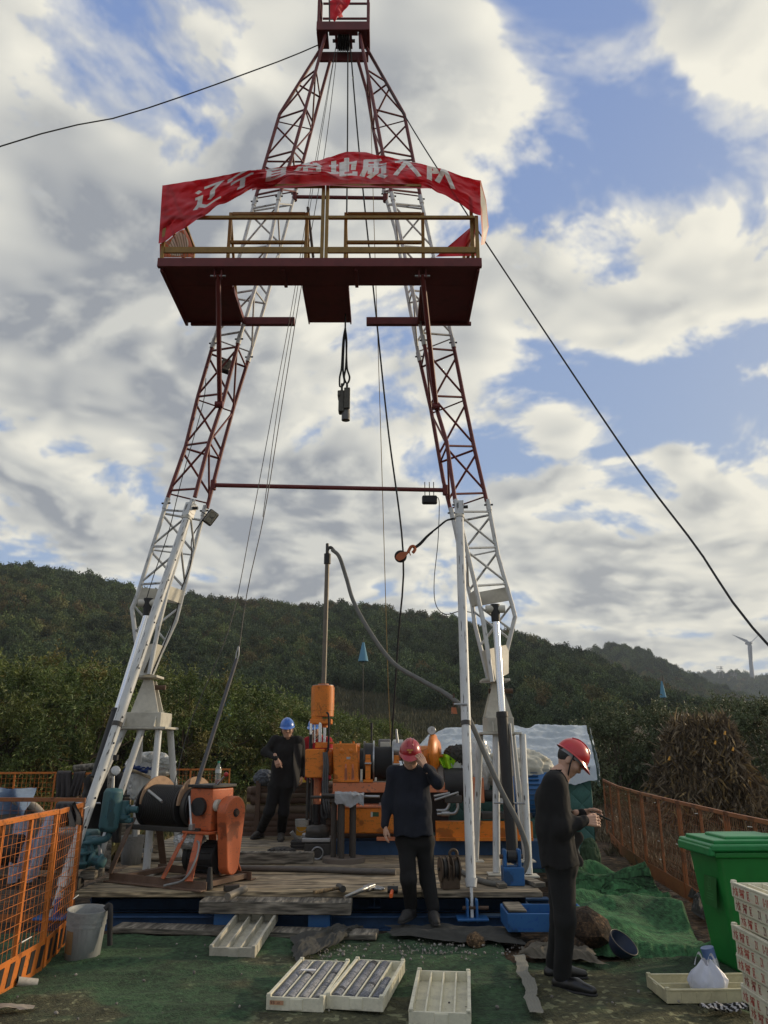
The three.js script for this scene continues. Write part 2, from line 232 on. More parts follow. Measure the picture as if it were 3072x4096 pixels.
// ------------------------------------------------------------------ foliage
const LEAF = (rgb, t = 0.3) => new THREE.MeshPhysicalMaterial({ color: new THREE.Color().setRGB(...rgb), roughness: 0.55, vertexColors: true, transmission: t, thickness: 0, side: THREE.DoubleSide, specularIntensity: 0.6 });
MAT.leaf = LEAF([1, 1, 1]); MAT.bark = mat([0.09, 0.07, 0.05], 0.95, { scale: 2 });
function leafBatch() {
  const pos = [], col = [], nrm = [];
  return {
    add(c, dir, up, L, W, rgb, curl = 0.15) {   // a lance-shaped leaf folded along its rib
      const s = new THREE.Vector3().crossVectors(dir, up).normalize(), n = new THREE.Vector3().crossVectors(s, dir).normalize();
      const a = c, m1 = c.clone().addScaledVector(dir, L * 0.45).addScaledVector(s, W / 2).addScaledVector(n, W * 0.25), m2 = c.clone().addScaledVector(dir, L * 0.45).addScaledVector(s, -W / 2).addScaledVector(n, W * 0.25), e = c.clone().addScaledVector(dir, L).addScaledVector(n, -L * curl);
      for (const t of [[a, m1, e], [a, e, m2]]) { const fn = t[1].clone().sub(t[0]).cross(t[2].clone().sub(t[0])).normalize(); for (const p of t) { pos.push(p.x, p.y, p.z); nrm.push(fn.x, fn.y, fn.z); col.push(...rgb); } }
    },
    geo() { const g = new THREE.BufferGeometry(); g.setAttribute('position', new THREE.Float32BufferAttribute(pos, 3)); g.setAttribute('normal', new THREE.Float32BufferAttribute(nrm, 3)); g.setAttribute('color', new THREE.Float32BufferAttribute(col, 3)); return g; },
  };
}
function ballDir(r) { const z = r() * 2 - 1, a = r() * 6.2832, q = Math.sqrt(1 - z * z); return V(q * Math.cos(a), z, q * Math.sin(a)); }
function crownGeo(seed, R, H, clumps, per, L, W, tones) {
  const r = rngOf(seed), B = leafBatch(), limbs = [];
  for (let c = 0; c < clumps; c++) {
    const a = r() * 6.2832, q = Math.sqrt(r()), hy = r(), wid = Math.sin(Math.PI * clamp(hy * 0.78 + 0.16)), cc = V(Math.cos(a) * q * R * wid, H * (0.10 + 0.86 * hy), Math.sin(a) * q * R * wid), cr = R * (0.20 + 0.16 * r());
    limbs.push(cc); const tone = tones[Math.floor(r() * tones.length)], out = cc.clone().sub(V(0, H * 0.45, 0)).normalize(), sh = 0.75 + 0.5 * r();
    // sprays: twigs fan outward from the clump, each carrying leaves
    const sprays = Math.ceil(per / 14);
    for (let s = 0; s < sprays; s++) {
      const d = ballDir(r).addScaledVector(out, 0.7).addScaledVector(UP, 0.25).normalize(), len = cr * (0.7 + 0.8 * r()), base = cc.clone().addScaledVector(ballDir(r), cr * 0.5 * r());
      for (let k = 0; k < 14; k++) {
        const t = k / 14, p = base.clone().addScaledVector(d, len * t); p.y -= len * t * t * 0.18;
        const ld = d.clone().multiplyScalar(0.7).addScaledVector(ballDir(r), 0.8).addScaledVector(UP, -0.35).normalize(), v = sh * (0.7 + 0.6 * r());
        B.add(p, ld, ballDir(r), L * (0.7 + 0.6 * r()), W * (0.8 + 0.5 * r()), [tone[0] * v, tone[1] * v, tone[2] * v]);
      }
    }
  }
  return { geo: B.geo(), limbs };
}
function trunkGeo(seed, H, limbs, r0) {
  const r = rngOf(seed + 99), parts = []; const stem = [V(0, 0, 0), V((r() - 0.5) * 0.2, H * 0.2, (r() - 0.5) * 0.2), V((r() - 0.5) * 0.3, H * 0.42, (r() - 0.5) * 0.3)];
  parts.push(tube(stem[0], stem[1], r0, r0 * 0.8, 8), tube(stem[1], stem[2], r0 * 0.8, r0 * 0.5, 8));
  limbs.slice(0, 22).forEach((c, i) => { const b = i % 2 ? stem[1] : stem[2]; const mid = b.clone().lerp(c, 0.55).add(V(0, -0.1, 0)); parts.push(tube(b, mid, r0 * 0.38, r0 * 0.22, 5), tube(mid, c, r0 * 0.22, r0 * 0.07, 5)); });
  return join(parts);
}
const orchardTones = [[0.13, 0.175, 0.04], [0.11, 0.155, 0.038], [0.15, 0.18, 0.045], [0.09, 0.13, 0.036], [0.20, 0.18, 0.05]], dullTones = [[0.12, 0.15, 0.07], [0.10, 0.13, 0.065], [0.14, 0.16, 0.08], [0.15, 0.15, 0.075]];
const treeKinds = [[11, 2.1, 4.2, 52, 190, 0.135, 0.040, orchardTones], [12, 1.9, 4.6, 50, 190, 0.135, 0.040, orchardTones], [13, 2.3, 3.9, 56, 180, 0.14, 0.042, orchardTones], [14, 2.0, 3.3, 46, 150, 0.15, 0.05, orchardTones], [15, 2.2, 3.9, 50, 150, 0.15, 0.055, dullTones], [16, 1.8, 3.2, 42, 140, 0.15, 0.055, dullTones]].map((k) => { const c = crownGeo(...k); return { crown: c.geo, trunk: trunkGeo(k[0], k[2], c.limbs, 0.09), H: k[2] }; });
function tree(kind, x, z, scale, turn, label, group, name = 'orchard_tree') {
  const o = thing(name, label, 'tree', [x, rise(x, z) - 0.03, z], turn, group), k = treeKinds[kind]; o.scale.setScalar(scale);
  lp(o, 'trunk', k.trunk, MAT.bark); lp(o, 'crown', k.crown, MAT.leaf); return o;
}
const onRay = (px, d) => D([px, 3000], d);
// rows of fruit trees left of the derrick
[[-120, 18.2, 0, 0.856], [30, 19, 1, 0.781], [190, 20, 0, 0.859], [330, 19.5, 2, 0.89], [-40, 23, 1, 0.903], [480, 22, 1, 0.787], [110, 25, 2, 1.102], [630, 23, 0, 0.88], [740, 22.3, 1, 0.802], [560, 26.5, 2, 1.067], [850, 24, 2, 0.91], [900, 26.5, 0, 0.826], [-300, 20, 2, 0.98], [250, 24, 1, 0.898], [420, 25.5, 0, 0.971]].forEach(([px, d, k, s], i) => { const p = onRay(px, d); tree(k, p.x, p.z, s, i * 1.7, 'fruit tree with narrow olive green leaves beside the white derrick leg', 'fruit trees by the white derrick leg'); });
// lower bushes behind the machine
[[960, 26, 3, 1.05], [1040, 28, 3, 1.0], [1130, 30, 3, 1.0], [1210, 29, 3, 0.86], [1290, 32, 3, 0.9], [1360, 34, 3, 0.82], [1430, 36, 3, 0.8], [1500, 38, 3, 0.74], [1560, 40, 3, 0.7], [1090, 24.5, 3, 0.72], [1170, 25.5, 3, 0.68]].forEach(([px, d, k, s], i) => { const p = onRay(px, d); tree(k, p.x, p.z, s, i * 2.3, 'low leafy fruit bush behind the orange drilling machine', 'low bushes behind the drilling machine', 'fruit_bush'); });
[[2130, 24, 5, .66], [2260, 27, 5, .72]].forEach(([px, d, k, s], i) => { const p = onRay(px, d); tree(k, p.x, p.z, s, i * 1.3, 'low bush showing just over the plastic covered shelter', 'low bushes over the shelter', 'fruit_bush'); });
// trees round the stack of maize stalks
[[2390, 25, 5, 0.80], [2470, 22.5, 4, 0.66], [2560, 26, 5, 0.90], [2650, 23, 4, 0.72], [2760, 27, 4, 0.74], [2850, 22, 5, 0.84], [2960, 25, 4, 0.76], [3080, 20, 4, 0.70], [3180, 23, 5, .9], [2900, 31, 4, .84], [3010, 29, 5, .98]].forEach(([px, d, k, s], i) => { const p = onRay(px, d); tree(k, p.x, p.z, s, i * 1.9, 'dull green fruit tree behind the stack of dry maize stalks', 'trees behind the maize stack'); });
// ------------------------------------------------------------------ woods on the hills
{
  const kinds = [21, 22, 23].map((seed) => {
    const r = rngOf(seed), B = leafBatch();
    for (let c = 0; c < 11; c++) { const cc = ballDir(r).multiplyScalar(0.55 * Math.cbrt(r())); cc.y = cc.y * 0.9 + 0.15; for (let k = 0; k < 120; k++) { const d = ballDir(r), p = cc.clone().addScaledVector(d, 0.42 * (0.55 + 0.5 * r())), v = 0.6 + 0.8 * r(); B.add(p, ballDir(r).addScaledVector(d, 0.5).normalize(), d, 0.12 + 0.10 * r(), 0.095, [v, v, v], 0.2); } }
    return B.geo();
  });
  MAT.wood1 = new THREE.MeshStandardMaterial({ color: 0xffffff, roughness: 0.9, vertexColors: true, side: THREE.DoubleSide });
  const r = rngOf(5), tones = [[0.066, 0.096, 0.036], [0.082, 0.116, 0.040], [0.050, 0.074, 0.034], [0.105, 0.13, 0.045], [0.125, 0.125, 0.046], [0.125, 0.10, 0.04], [0.070, 0.10, 0.048]];
  const M = new THREE.Matrix4(), q = new THREE.Quaternion(), C = new THREE.Color();
  function woods(name, label, f, lo, hi, n, size, keep) {
    const lists = [[], [], []];
    for (let i = 0; i < n; i++) { const px = mix(lo, hi, r()), s = Math.pow(r(), 0.8) * 1.08; if (keep && !keep(px, s)) continue; lists[Math.floor(r() * 3)].push([px, s]); }
    const g = thing(name, label, 'woods'); g.userData.kind = 'stuff';
    lists.forEach((list, k) => {
      const im = new THREE.InstancedMesh(kinds[k], MAT.wood1, list.length); im.name = 'tree_crowns'; im.castShadow = im.receiveShadow = true; im.userData.kind = 'stuff';
      list.forEach(([px, s], i) => {
        const p = f(px, s), patch = fbm(p.x * 0.03, p.z * 0.03, 2, 3), R = size * (0.7 + 0.65 * r()) * (0.6 + 0.4 * Math.min(1, s)), tall = 0.95 + 0.45 * r(); p.y += R * 0.75 * tall;
        q.setFromAxisAngle(UP, r() * 6.28); M.compose(p, q, V(R, R * tall, R)); im.setMatrixAt(i, M);
        const t = tones[patch > 0.56 && r() < 0.5 ? 3 + Math.floor(r() * 3) : [0, 1, 2, 6][Math.floor(r() * 4)]], v = 0.55 + 0.85 * r(); im.setColorAt(i, C.setRGB(t[0] * v, t[1] * v, t[2] * v));
      });
      g.add(im);
    });
  }
  const bare = (px, s) => !(s < 0.16 + 0.05 * Math.sin(px * 0.01) && px > 1250 && px < 2100) && !(px > 2500 && s < 0.25);
  woods('hillside_woods', 'dense dark green woods covering the long hillside', hillA, -900, 3200, 9500, 2.4, bare);
  woods('far_hill_woods', 'bluish green woods on the farther hill', hillB, 2000, 3700, 5200, 3.6);
  woods('distant_ridge_woods', 'hazy scrub along the distant ridge', hillC, 2400, 3700, 3200, 5.5);
  // rough dry grass on the open foot of the hill
  const B = leafBatch(), gr = rngOf(31);
  for (let i = 0; i < 60; i++) { const a = gr() * 6.28, l = 0.5 + 0.5 * gr(); B.add(V((gr() - 0.5) * 1.6, 0, (gr() - 0.5) * 1.6), V(Math.cos(a) * 0.4, 1, Math.sin(a) * 0.4).normalize(), V(Math.sin(a), 0, Math.cos(a)), l, 0.09, [1, 1, 1], 0.3); }
  const tuft = B.geo();
  function grass(name, label, spots, mk, mat1 = MAT.wood1) {
    const im = new THREE.InstancedMesh(tuft, mat1, spots.length); im.name = name; im.castShadow = im.receiveShadow = true;
    spots.forEach((p, i) => { q.setFromAxisAngle(UP, gr() * 6.28); const s = p.s * (0.7 + 0.6 * gr()); M.compose(V(p.x, p.y, p.z), q, V(s, s, s)); im.setMatrixAt(i, M); const v = 0.7 + 0.6 * gr(), t = mk(gr()); im.setColorAt(i, C.setRGB(t[0] * v, t[1] * v, t[2] * v)); });
    scene.add(im); tag(im, label, 'grass', null, 'stuff');
  }
  const dry = []; for (let i = 0; i < 4200; i++) { const px = mix(1150, 2250, gr()), s = gr() * 0.2, p = hillA(px, s); dry.push({ x: p.x, y: p.y, z: p.z, s: 1 }); }
  for (let i = 0; i < 1500; i++) { const px = mix(300, 2500, gr()), d = mix(36, 66, gr()), p = onRay(px, d); dry.push({ x: p.x, y: rise(p.x, p.z), z: p.z, s: 0.9 }); }
  grass('dry_grass', 'dry olive brown grass on the open foot of the hill', dry, (t) => [0.12 - 0.04 * t, 0.105 - 0.02 * t, 0.05]);
  const weeds = []; for (let i = 0; i < 2600; i++) { const px = mix(-200, 1500, gr()), d = mix(13.2, 27, Math.pow(gr(), 0.8)), p = onRay(px, d); if (d < 20.5 && px < 1000 && gr() < 0.7) continue; weeds.push({ x: p.x, y: rise(p.x, p.z) - 0.02, z: p.z, s: 0.42 }); }
  grass('weeds', 'straw coloured weeds under the fruit trees', weeds, (t) => t < 0.5 ? [0.20, 0.155, 0.06] : [0.11, 0.115, 0.04]);
  const stubble = []; for (let i = 0; i < 2300; i++) { const x = mix(3.9, 14, gr()), z = -mix(7.5, 24, gr()); stubble.push({ x, y: rise(x, z) - 0.02, z, s: 0.26 }); }
  grass('stubble', 'dry stubble and stalk litter on the brown field behind the mesh fence', stubble, (t) => t < 0.75 ? [0.13, 0.10, 0.062] : [0.24, 0.2, 0.13]);
}

// ------------------------------------------------------------------ far away things
{
  const o = thing('wind_turbine', 'white wind turbine with three blades standing on the distant ridge', 'wind turbine'); const d = 1000, base = D([3012, 2735], d), hub = D([2996, 2574], d); o.position.copy(base);
  const m = mat([0.30, 0.32, 0.36], 0.6, { grime: null }); wp(o, 'tower', tube(base, hub, 2.8, 2.0, 12), m); wp(o, 'nacelle', beam(hub.clone().add(V(-3, 0.5, -3)), hub.clone().add(V(2, 0.5, 4)), 3.2, 3.4, 0.5), m);
  for (const [x, y] of [[2928, 2538], [3038, 2536], [3010, 2640]]) { const t = D([x, y], d - 3), h = hub.clone().add(V(0, 0, 4)); wp(o, 'blade', plate([h, h.clone().lerp(t, 0.25).add(V(1.5, 1.4, 0)), t, h.clone().lerp(t, 0.3).add(V(-1.3, -1.2, 0))], 0.8), m); }
  const pylon = (px, py, py2, label) => { const g = thing('power_pylon', label, 'pylon', D([px, py2], 950), 0, 'power pylons on the far ridge'), b = D([px, py2], 950), t = D([px, py], 950), m2 = mat([0.2, 0.2, 0.22], 0.7, { grime: null }), H = t.y - b.y; for (const s of [-1, 1]) wp(g, 'leg', tube(b.clone().add(V(s * 3, 0, 0)), t, 0.35, 0.3, 5), m2); for (const k of [0.6, 0.78, 0.92]) wp(g, 'cross_arm', tube(b.clone().add(V(-4, H * k, 0)), b.clone().add(V(4, H * k, 0)), 0.3, 0.3, 5), m2); };
  pylon(2884, 2664, 2712, 'thin lattice power pylon on the distant ridge'); pylon(2938, 2690, 2722, 'thin lattice power pylon on the distant ridge');
  // pale blue cones: bird scaring cloth hung over the orchard
  const m3 = mat([0.10, 0.25, 0.36], 0.8, { grime: null, side: THREE.DoubleSide });
  for (const [px, y0, y1, w, d, label] of [[1453, 2570, 2645, 42, 55, 'pale blue cloth cone standing out against the wooded hillside'], [2653, 2725, 2790, 26, 48, 'pale blue cloth cone beside the trees near the maize stack'], [905, 2740, 2880, 44, 24.6, 'pale blue cloth cone among the fruit trees behind the core winch']]) {
    const t = D([px, y0], d), b = D([px, y1], d), r = w / 2 / ppm(b), c = thing('bird_scarer', label, 'bird scarer', V(b.x, rise(b.x, b.z), b.z));
    wp(c, 'cloth_cone', tr(new THREE.CylinderGeometry(r * 0.22, r, t.y - b.y, 14, 3, true), b.x, (t.y + b.y) / 2, b.z), m3); wp(c, 'pole', tube(V(b.x, rise(b.x, b.z), b.z), V(t.x, t.y + 0.35, t.z), 0.03, 0.025, 6), MAT.darkSteel);
  }
}

// ------------------------------------------------------------------ stack of maize stalks
{
  const base = V(onRay(2815, 16.6).x, 0, -16.6), r = rngOf(77), o = thing('maize_stack', 'tall stack of dry brown maize stalks behind the mesh fence', 'maize stack', base), B = leafBatch(), S = [], H = 2.3;
  for (let i = 0; i < 260; i++) { const a = r() * 6.28, rb = 1.02 * (0.75 + 0.3 * r()), rt = 0.15 + 0.4 * r(), ht = H * (0.62 + 0.42 * r()), a2 = a + (r() - 0.5) * 0.8; S.push(tube(V(Math.cos(a) * rb, 0, Math.sin(a) * rb), V(Math.cos(a2) * rt, ht, Math.sin(a2) * rt), 0.013, 0.006, 4)); }
  for (let i = 0; i < 9500; i++) {
    const t = Math.pow(r(), 0.9), a = r() * 6.28, bulge = 1 + 0.16 * Math.sin(a * 3 + t * 5) + 0.1 * Math.sin(a * 7), rad = mix(1.05, 0.42, Math.pow(t, 1.6)) * bulge * (0.86 + 0.24 * r()), p = V(Math.cos(a) * rad, H * t * 0.97, Math.sin(a) * rad);
    const d = V(Math.cos(a) * 0.55, r() < 0.7 ? -0.9 : 0.8, Math.sin(a) * 0.55).addScaledVector(ballDir(r), 0.75).normalize(), v = 0.55 + 0.75 * r(), c = r() < 0.16 ? [0.36, 0.26, 0.12] : r() < 0.5 ? [0.27, 0.215, 0.14] : [0.17, 0.135, 0.095];
    B.add(p, d, V(Math.cos(a), 0.3, Math.sin(a)), 0.12 + 0.24 * r(), 0.022 + 0.026 * r(), c.map((q) => q * v), 0.35 * r());
  }
  const stalk = lp(o, 'stalks', S, mat([0.22, 0.165, 0.085], 0.9, { grime: null })); stalk.userData.kind = 'stuff';
  const lv = lp(o, 'dry_leaves', B.geo(), LEAF([1, 1, 1], 0.15)); lv.userData.kind = 'stuff';
  for (const [px, py] of [[1045, 528], [1390, 370], [1330, 430], [1440, 470]]) { const p = D(G4(px, py), 15.62); wp(o, 'corn_cob', tube(p, p.clone().add(V(0.025, 0.07, 0)), 0.022, 0.013, 7), mat([0.62, 0.30, 0.03], 0.6, { grime: null })); }
}
// silvery plastic film lying on the field
{
  const film = new THREE.MeshPhysicalMaterial({ color: new THREE.Color().setRGB(0.62, 0.64, 0.68), roughness: 0.18, metalness: 0.1, transmission: 0.25, thickness: 0, side: THREE.DoubleSide });
  [[2700, 3152, 130, 19.5], [3040, 3135, 70, 26], [3040, 3200, 100, 21], [2575, 3150, 70, 22]].forEach(([px, py, w, d], i) => { const c = onRay(px, d), h = rise(c.x, c.z), ww = w / ppm(c); solo('plastic_film', sheet(26, 8, (u, v) => V(c.x + (u - 0.5) * ww, h + 0.04 + 0.14 * fbm(u * 8 + i * 5, v * 3, i, 3), c.z + (v - 0.5) * 0.9)), film, 'crumpled shiny plastic film lying on the brown field', 'plastic film', 'plastic film on the field'); });
}

// ------------------------------------------------------------------ green matting on the ground
function carpetTex(seed, dirt) {
  return tex(1024, (u, v) => {
    const n = wrapN(u, v, 7, seed, 5), f = wrapN(u, v, 120, seed + 1, 2), d = smooth(dirt, dirt + 0.16, wrapN(u, v, 5, seed + 4, 5)), w = smooth(0.70, 0.74, wrapN(u, v, 70, seed + 6, 2)) * d, k = 0.78 + (n - 0.5) * 0.5 + (f - 0.5) * 0.55;
    return [mix(0.31, 0.42, d) * k + w * 0.22, mix(0.43, 0.39, d) * k + w * 0.22, mix(0.31, 0.30, d) * k + w * 0.2];
  });
}
const carpetMat = (seed, dirt, rgb) => { const m = new THREE.MeshPhysicalMaterial({ color: new THREE.Color().setRGB(...rgb), roughness: 1, map: rep(carpetTex(seed, dirt), 0.28), sheen: 0.25, sheenRoughness: 0.6, sheenColor: new THREE.Color().setRGB(0.10, 0.22, 0.12) }); m.bumpMap = repOf('grimeBump', 7); m.bumpScale = 0.012; return m; };
MAT.matA = carpetMat(3, 0.50, [0.62, 0.70, 0.60]); MAT.matB = carpetMat(13, 0.49, [0.64, 0.70, 0.58]); MAT.matC = carpetMat(23, 0.66, [0.80, 1.25, 0.95]);
const wrinkle = (x, z) => 0.022 * fbm(x * 1.1, z * 1.6, 1, 4) + 0.03 * Math.pow(fbm(x * 0.6 + 3, z * 2.4, 5, 3), 2) + 0.006 * fbm(x * 14, z * 14, 3, 2) + 0.026 * Math.pow(1 - Math.abs(2 * fbm(x * 1.5 + 8, z * 2.6, 7, 3) - 1), 5);
function matting(name, label, corners, h, wr, m, n = 150, ragged = 0.05) {   // corners: near left, near right, far right, far left
  const P = corners, seed = P[0].x * 7;
  const g = sheet(n, n, (u, v) => { const a = P[0].clone().lerp(P[1], u), b = P[3].clone().lerp(P[2], u), q = a.lerp(b, v), e = (t) => (fbm(t * 9 + seed, seed, 2, 4) - 0.5) * 2 * ragged; const ex = (v - 0.5) * 2, eu = (u - 0.5) * 2; q.z -= Math.pow(Math.abs(ex), 6) * Math.sign(ex) * e(u * 2); q.x += Math.pow(Math.abs(eu), 6) * Math.sign(eu) * e(v * 2 + 7); q.y = h + wr(q.x, q.z, u, v); return q; });
  const p = g.attributes.position, uv = g.attributes.uv; for (let i = 0; i < p.count; i++) uv.setXY(i, p.getX(i), p.getZ(i));
  const o = mesh(numbered(name), g, m); scene.add(o); return tag(o, label, 'matting', null, 'structure');
}
matting('green_matting', 'worn dark green artificial grass matting before the drilling deck', [V(-5.2, 0, -2.5), V(1.04, 0, -2.5), V(1.02, 0, -8.05), V(-3.6, 0, -8.0)], 0.008, wrinkle, MAT.matA);
matting('green_matting', 'muddy green matting under the stacked core trays and bin', [V(1.0, 0, -2.5), V(4.4, 0, -2.5), V(3.35, 0, -7.25), V(1.0, 0, -7.0)], 0.004, wrinkle, MAT.matB);
matting('green_matting', 'bright green matting lying in loose folds beside the mesh fence', [V(1.62, 0, -7.35), V(2.75, 0, -7.05), V(3.35, 0, -10.9), V(2.2, 0, -11.2)], 0.02, (x, z, u, v) => { const far = smooth(0.45, 0.75, v); const w = fbm(x * 0.9, z * 0.7, 9, 3) * 3; const fold = Math.pow(0.5 + 0.5 * Math.sin(z * mix(6.5, 15, far) + x * 2.2 + w * 3.2), mix(2, 1.2, far)); const e = smooth(0, 0.06, u) * smooth(0, 0.06, 1 - u) * smooth(0, 0.05, v) * smooth(0, 0.05, 1 - v); return e * (0.05 + 0.24 * fold * fbm(x * 1.6 + 4, z * 1.6, 3, 3) * 1.6 + 0.05 * fbm(x * 5, z * 5, 1, 3)) + 0.01; }, MAT.matC, 190, 0.12);
{ // grey selvedge between the two mats
  const m = mat([0.24, 0.235, 0.20], 0.95, { grime: 'cloth', scale: 4 }), a = G(G7(262, 815)), b = G([2140, 4110]);
  solo('mat_edge', sheet(6, 60, (u, v) => { const q = b.clone().lerp(a, v); q.x += (u - 0.5) * (0.075 + 0.03 * fbm(v * 9, 1, 1, 3)) + (fbm(v * 6, 4, 2, 3) - 0.5) * 0.09; q.y = 0.052 + wrinkle(q.x, q.z) + 0.012 * fbm(u * 5, v * 30, 2, 2); return q; }), m, 'grey frayed edge strip between the two green mats', 'mat edge');
}
MAT.shadeNet = mat([0.055, 0.055, 0.05], 0.95, { grime: 'cloth', scale: 5, side: THREE.DoubleSide }); MAT.greyCloth = mat([0.13, 0.115, 0.09], 0.95, { grime: 'cloth', scale: 4, side: THREE.DoubleSide });
function crumple(label, corners, amp, m, seed, f = 5) { solo('ground_cloth', sheet(80, 40, (u, v) => { const a = corners[0].clone().lerp(corners[1], u), b = corners[3].clone().lerp(corners[2], u), q = a.lerp(b, v); q.x += (fbm(v * 4, seed, 1, 3) - 0.5) * 0.16; q.z += (fbm(u * 5, seed, 6, 3) - 0.5) * 0.2; const e = smooth(0, 0.12, u) * smooth(0, 0.12, 1 - u) * smooth(0, 0.15, v) * smooth(0, 0.15, 1 - v); q.y = 0.045 + wrinkle(q.x, q.z) + amp * e * Math.pow(fbm(u * f + seed, v * f * 0.8 + 3, seed, 4), 1.5) * 2 + 0.008 * fbm(u * 30, v * 30, seed, 2); return q; }), m, label, 'cloth'); }
crumple('black shade net bunched along the ground before the base beam', [G(G6(1010, 440)), G(G6(1640, 480)), G(G6(1600, 400)), G(G6(1000, 395))].map((p) => p.add(V(0, 0, 0.10))), 0.045, MAT.shadeNet, 3);
crumple('dark shade net crumpled beside the core trays', [G(G6(560, 590)), G(G6(800, 470)), G(G6(910, 405)), G(G6(560, 470))], 0.05, MAT.shadeNet, 8);
crumple('brown sacking lying behind the standing man', [G(G7(270, 815)), G(G7(735, 850)), G(G7(700, 765)), G(G7(300, 745))], 0.055, MAT.greyCloth, 5);
crumple('dark cloth sticking out by the wheelie bin', [G(G7(1250, 540)), G(G7(1330, 590)), G(G7(1290, 470)), G(G7(1225, 450))], 0.14, MAT.shadeNet, 6, 3);
{ // loose stones
  const r = rngOf(41), stoneG = []; for (let k = 0; k < 4; k++) { const g = new THREE.IcosahedronGeometry(1, 1), p = g.attributes.position; for (let i = 0; i < p.count; i++) { const n = V(p.getX(i), p.getY(i), p.getZ(i)); n.multiplyScalar(0.62 + 0.75 * fbm(n.x * 1.3 + k * 7, n.y * 1.3, n.z * 1.3, 2)); p.setXYZ(i, n.x, n.y * 0.7, n.z); } g.computeVertexNormals(); stoneG.push(g); }
  MAT.stone = mat([0.36, 0.34, 0.31], 0.9, { scale: 3 });
  const M = new THREE.Matrix4(), q = new THREE.Quaternion(), C = new THREE.Color(), im = new THREE.InstancedMesh(stoneG[0], MAT.stone, 430); im.name = 'gravel'; im.castShadow = im.receiveShadow = true;
  for (let i = 0; i < 430; i++) {
    const k = r(), gx = r() + r() + r() - 1.5, gz = r() + r() + r() - 1.5; let p;
    if (k < 0.42) { p = G(G6(1225, 505)); p.x += gx * 0.5; p.z += gz * 0.35; } else if (k < 0.58) { p = G(G6(760, 515)); p.x += gx * 0.35; p.z += gz * 0.25; } else if (k < 0.72) { p = G(G7(380, 745)); p.x += gx * 0.45; p.z += gz * 0.22; } else p = V(mix(-2.6, 3, r()), 0, -mix(4.6, 7.9, r()));
    const s = 0.004 + 0.012 * Math.pow(r(), 2.6); q.setFromAxisAngle(ballDir(r), r() * 6); M.compose(V(p.x, 0.025 + wrinkle(p.x, p.z), p.z), q, V(s, s, s)); im.setMatrixAt(i, M); const v = 0.4 + 0.6 * r(); im.setColorAt(i, C.setRGB(v, v, v));
  }
  scene.add(im); tag(im, 'pale stone chips scattered over the matting', 'gravel', null, 'stuff');
  const rock = (p, s, k, label, rgb, flat = 0.8) => { const g = stoneG[k].clone(); g.scale(s[0], s[1], s[2]); const o = solo('rock', uvm(new THREE.BufferGeometry().copy(g)), mat(rgb, 0.95, { grime: 'ground', scale: 0.9, bump: 0.01 }), label, 'rock'); o.position.set(p.x, 0.01, p.z); o.rotation.y = k * 1.3; };
  rock(G(G7(650, 735)), [0.20, 0.25, 0.19], 1, 'large brown rock behind the standing man', [0.17, 0.13, 0.095]);
  rock(G(G7(575, 760)), [0.10, 0.10, 0.08], 2, 'small brown rock between the large rock and the shoes', [0.17, 0.135, 0.10]);
  rock(G(G7(335, 755)), [0.10, 0.09, 0.08], 3, 'small stone by the torn edge of the matting', [0.2, 0.17, 0.13]);
  rock(G(G7(410, 745)), [0.08, 0.1, 0.07], 0, 'small brown stone next to the trouser leg', [0.2, 0.16, 0.12]);
  rock(G(G6(1425, 480)), [0.085, 0.10, 0.075], 0, 'pale broken brick end on the matting', [0.45, 0.37, 0.28]);
}

scene.fog = new THREE.FogExp2(new THREE.Color().setRGB(0.55, 0.62, 0.72), 0.00028);

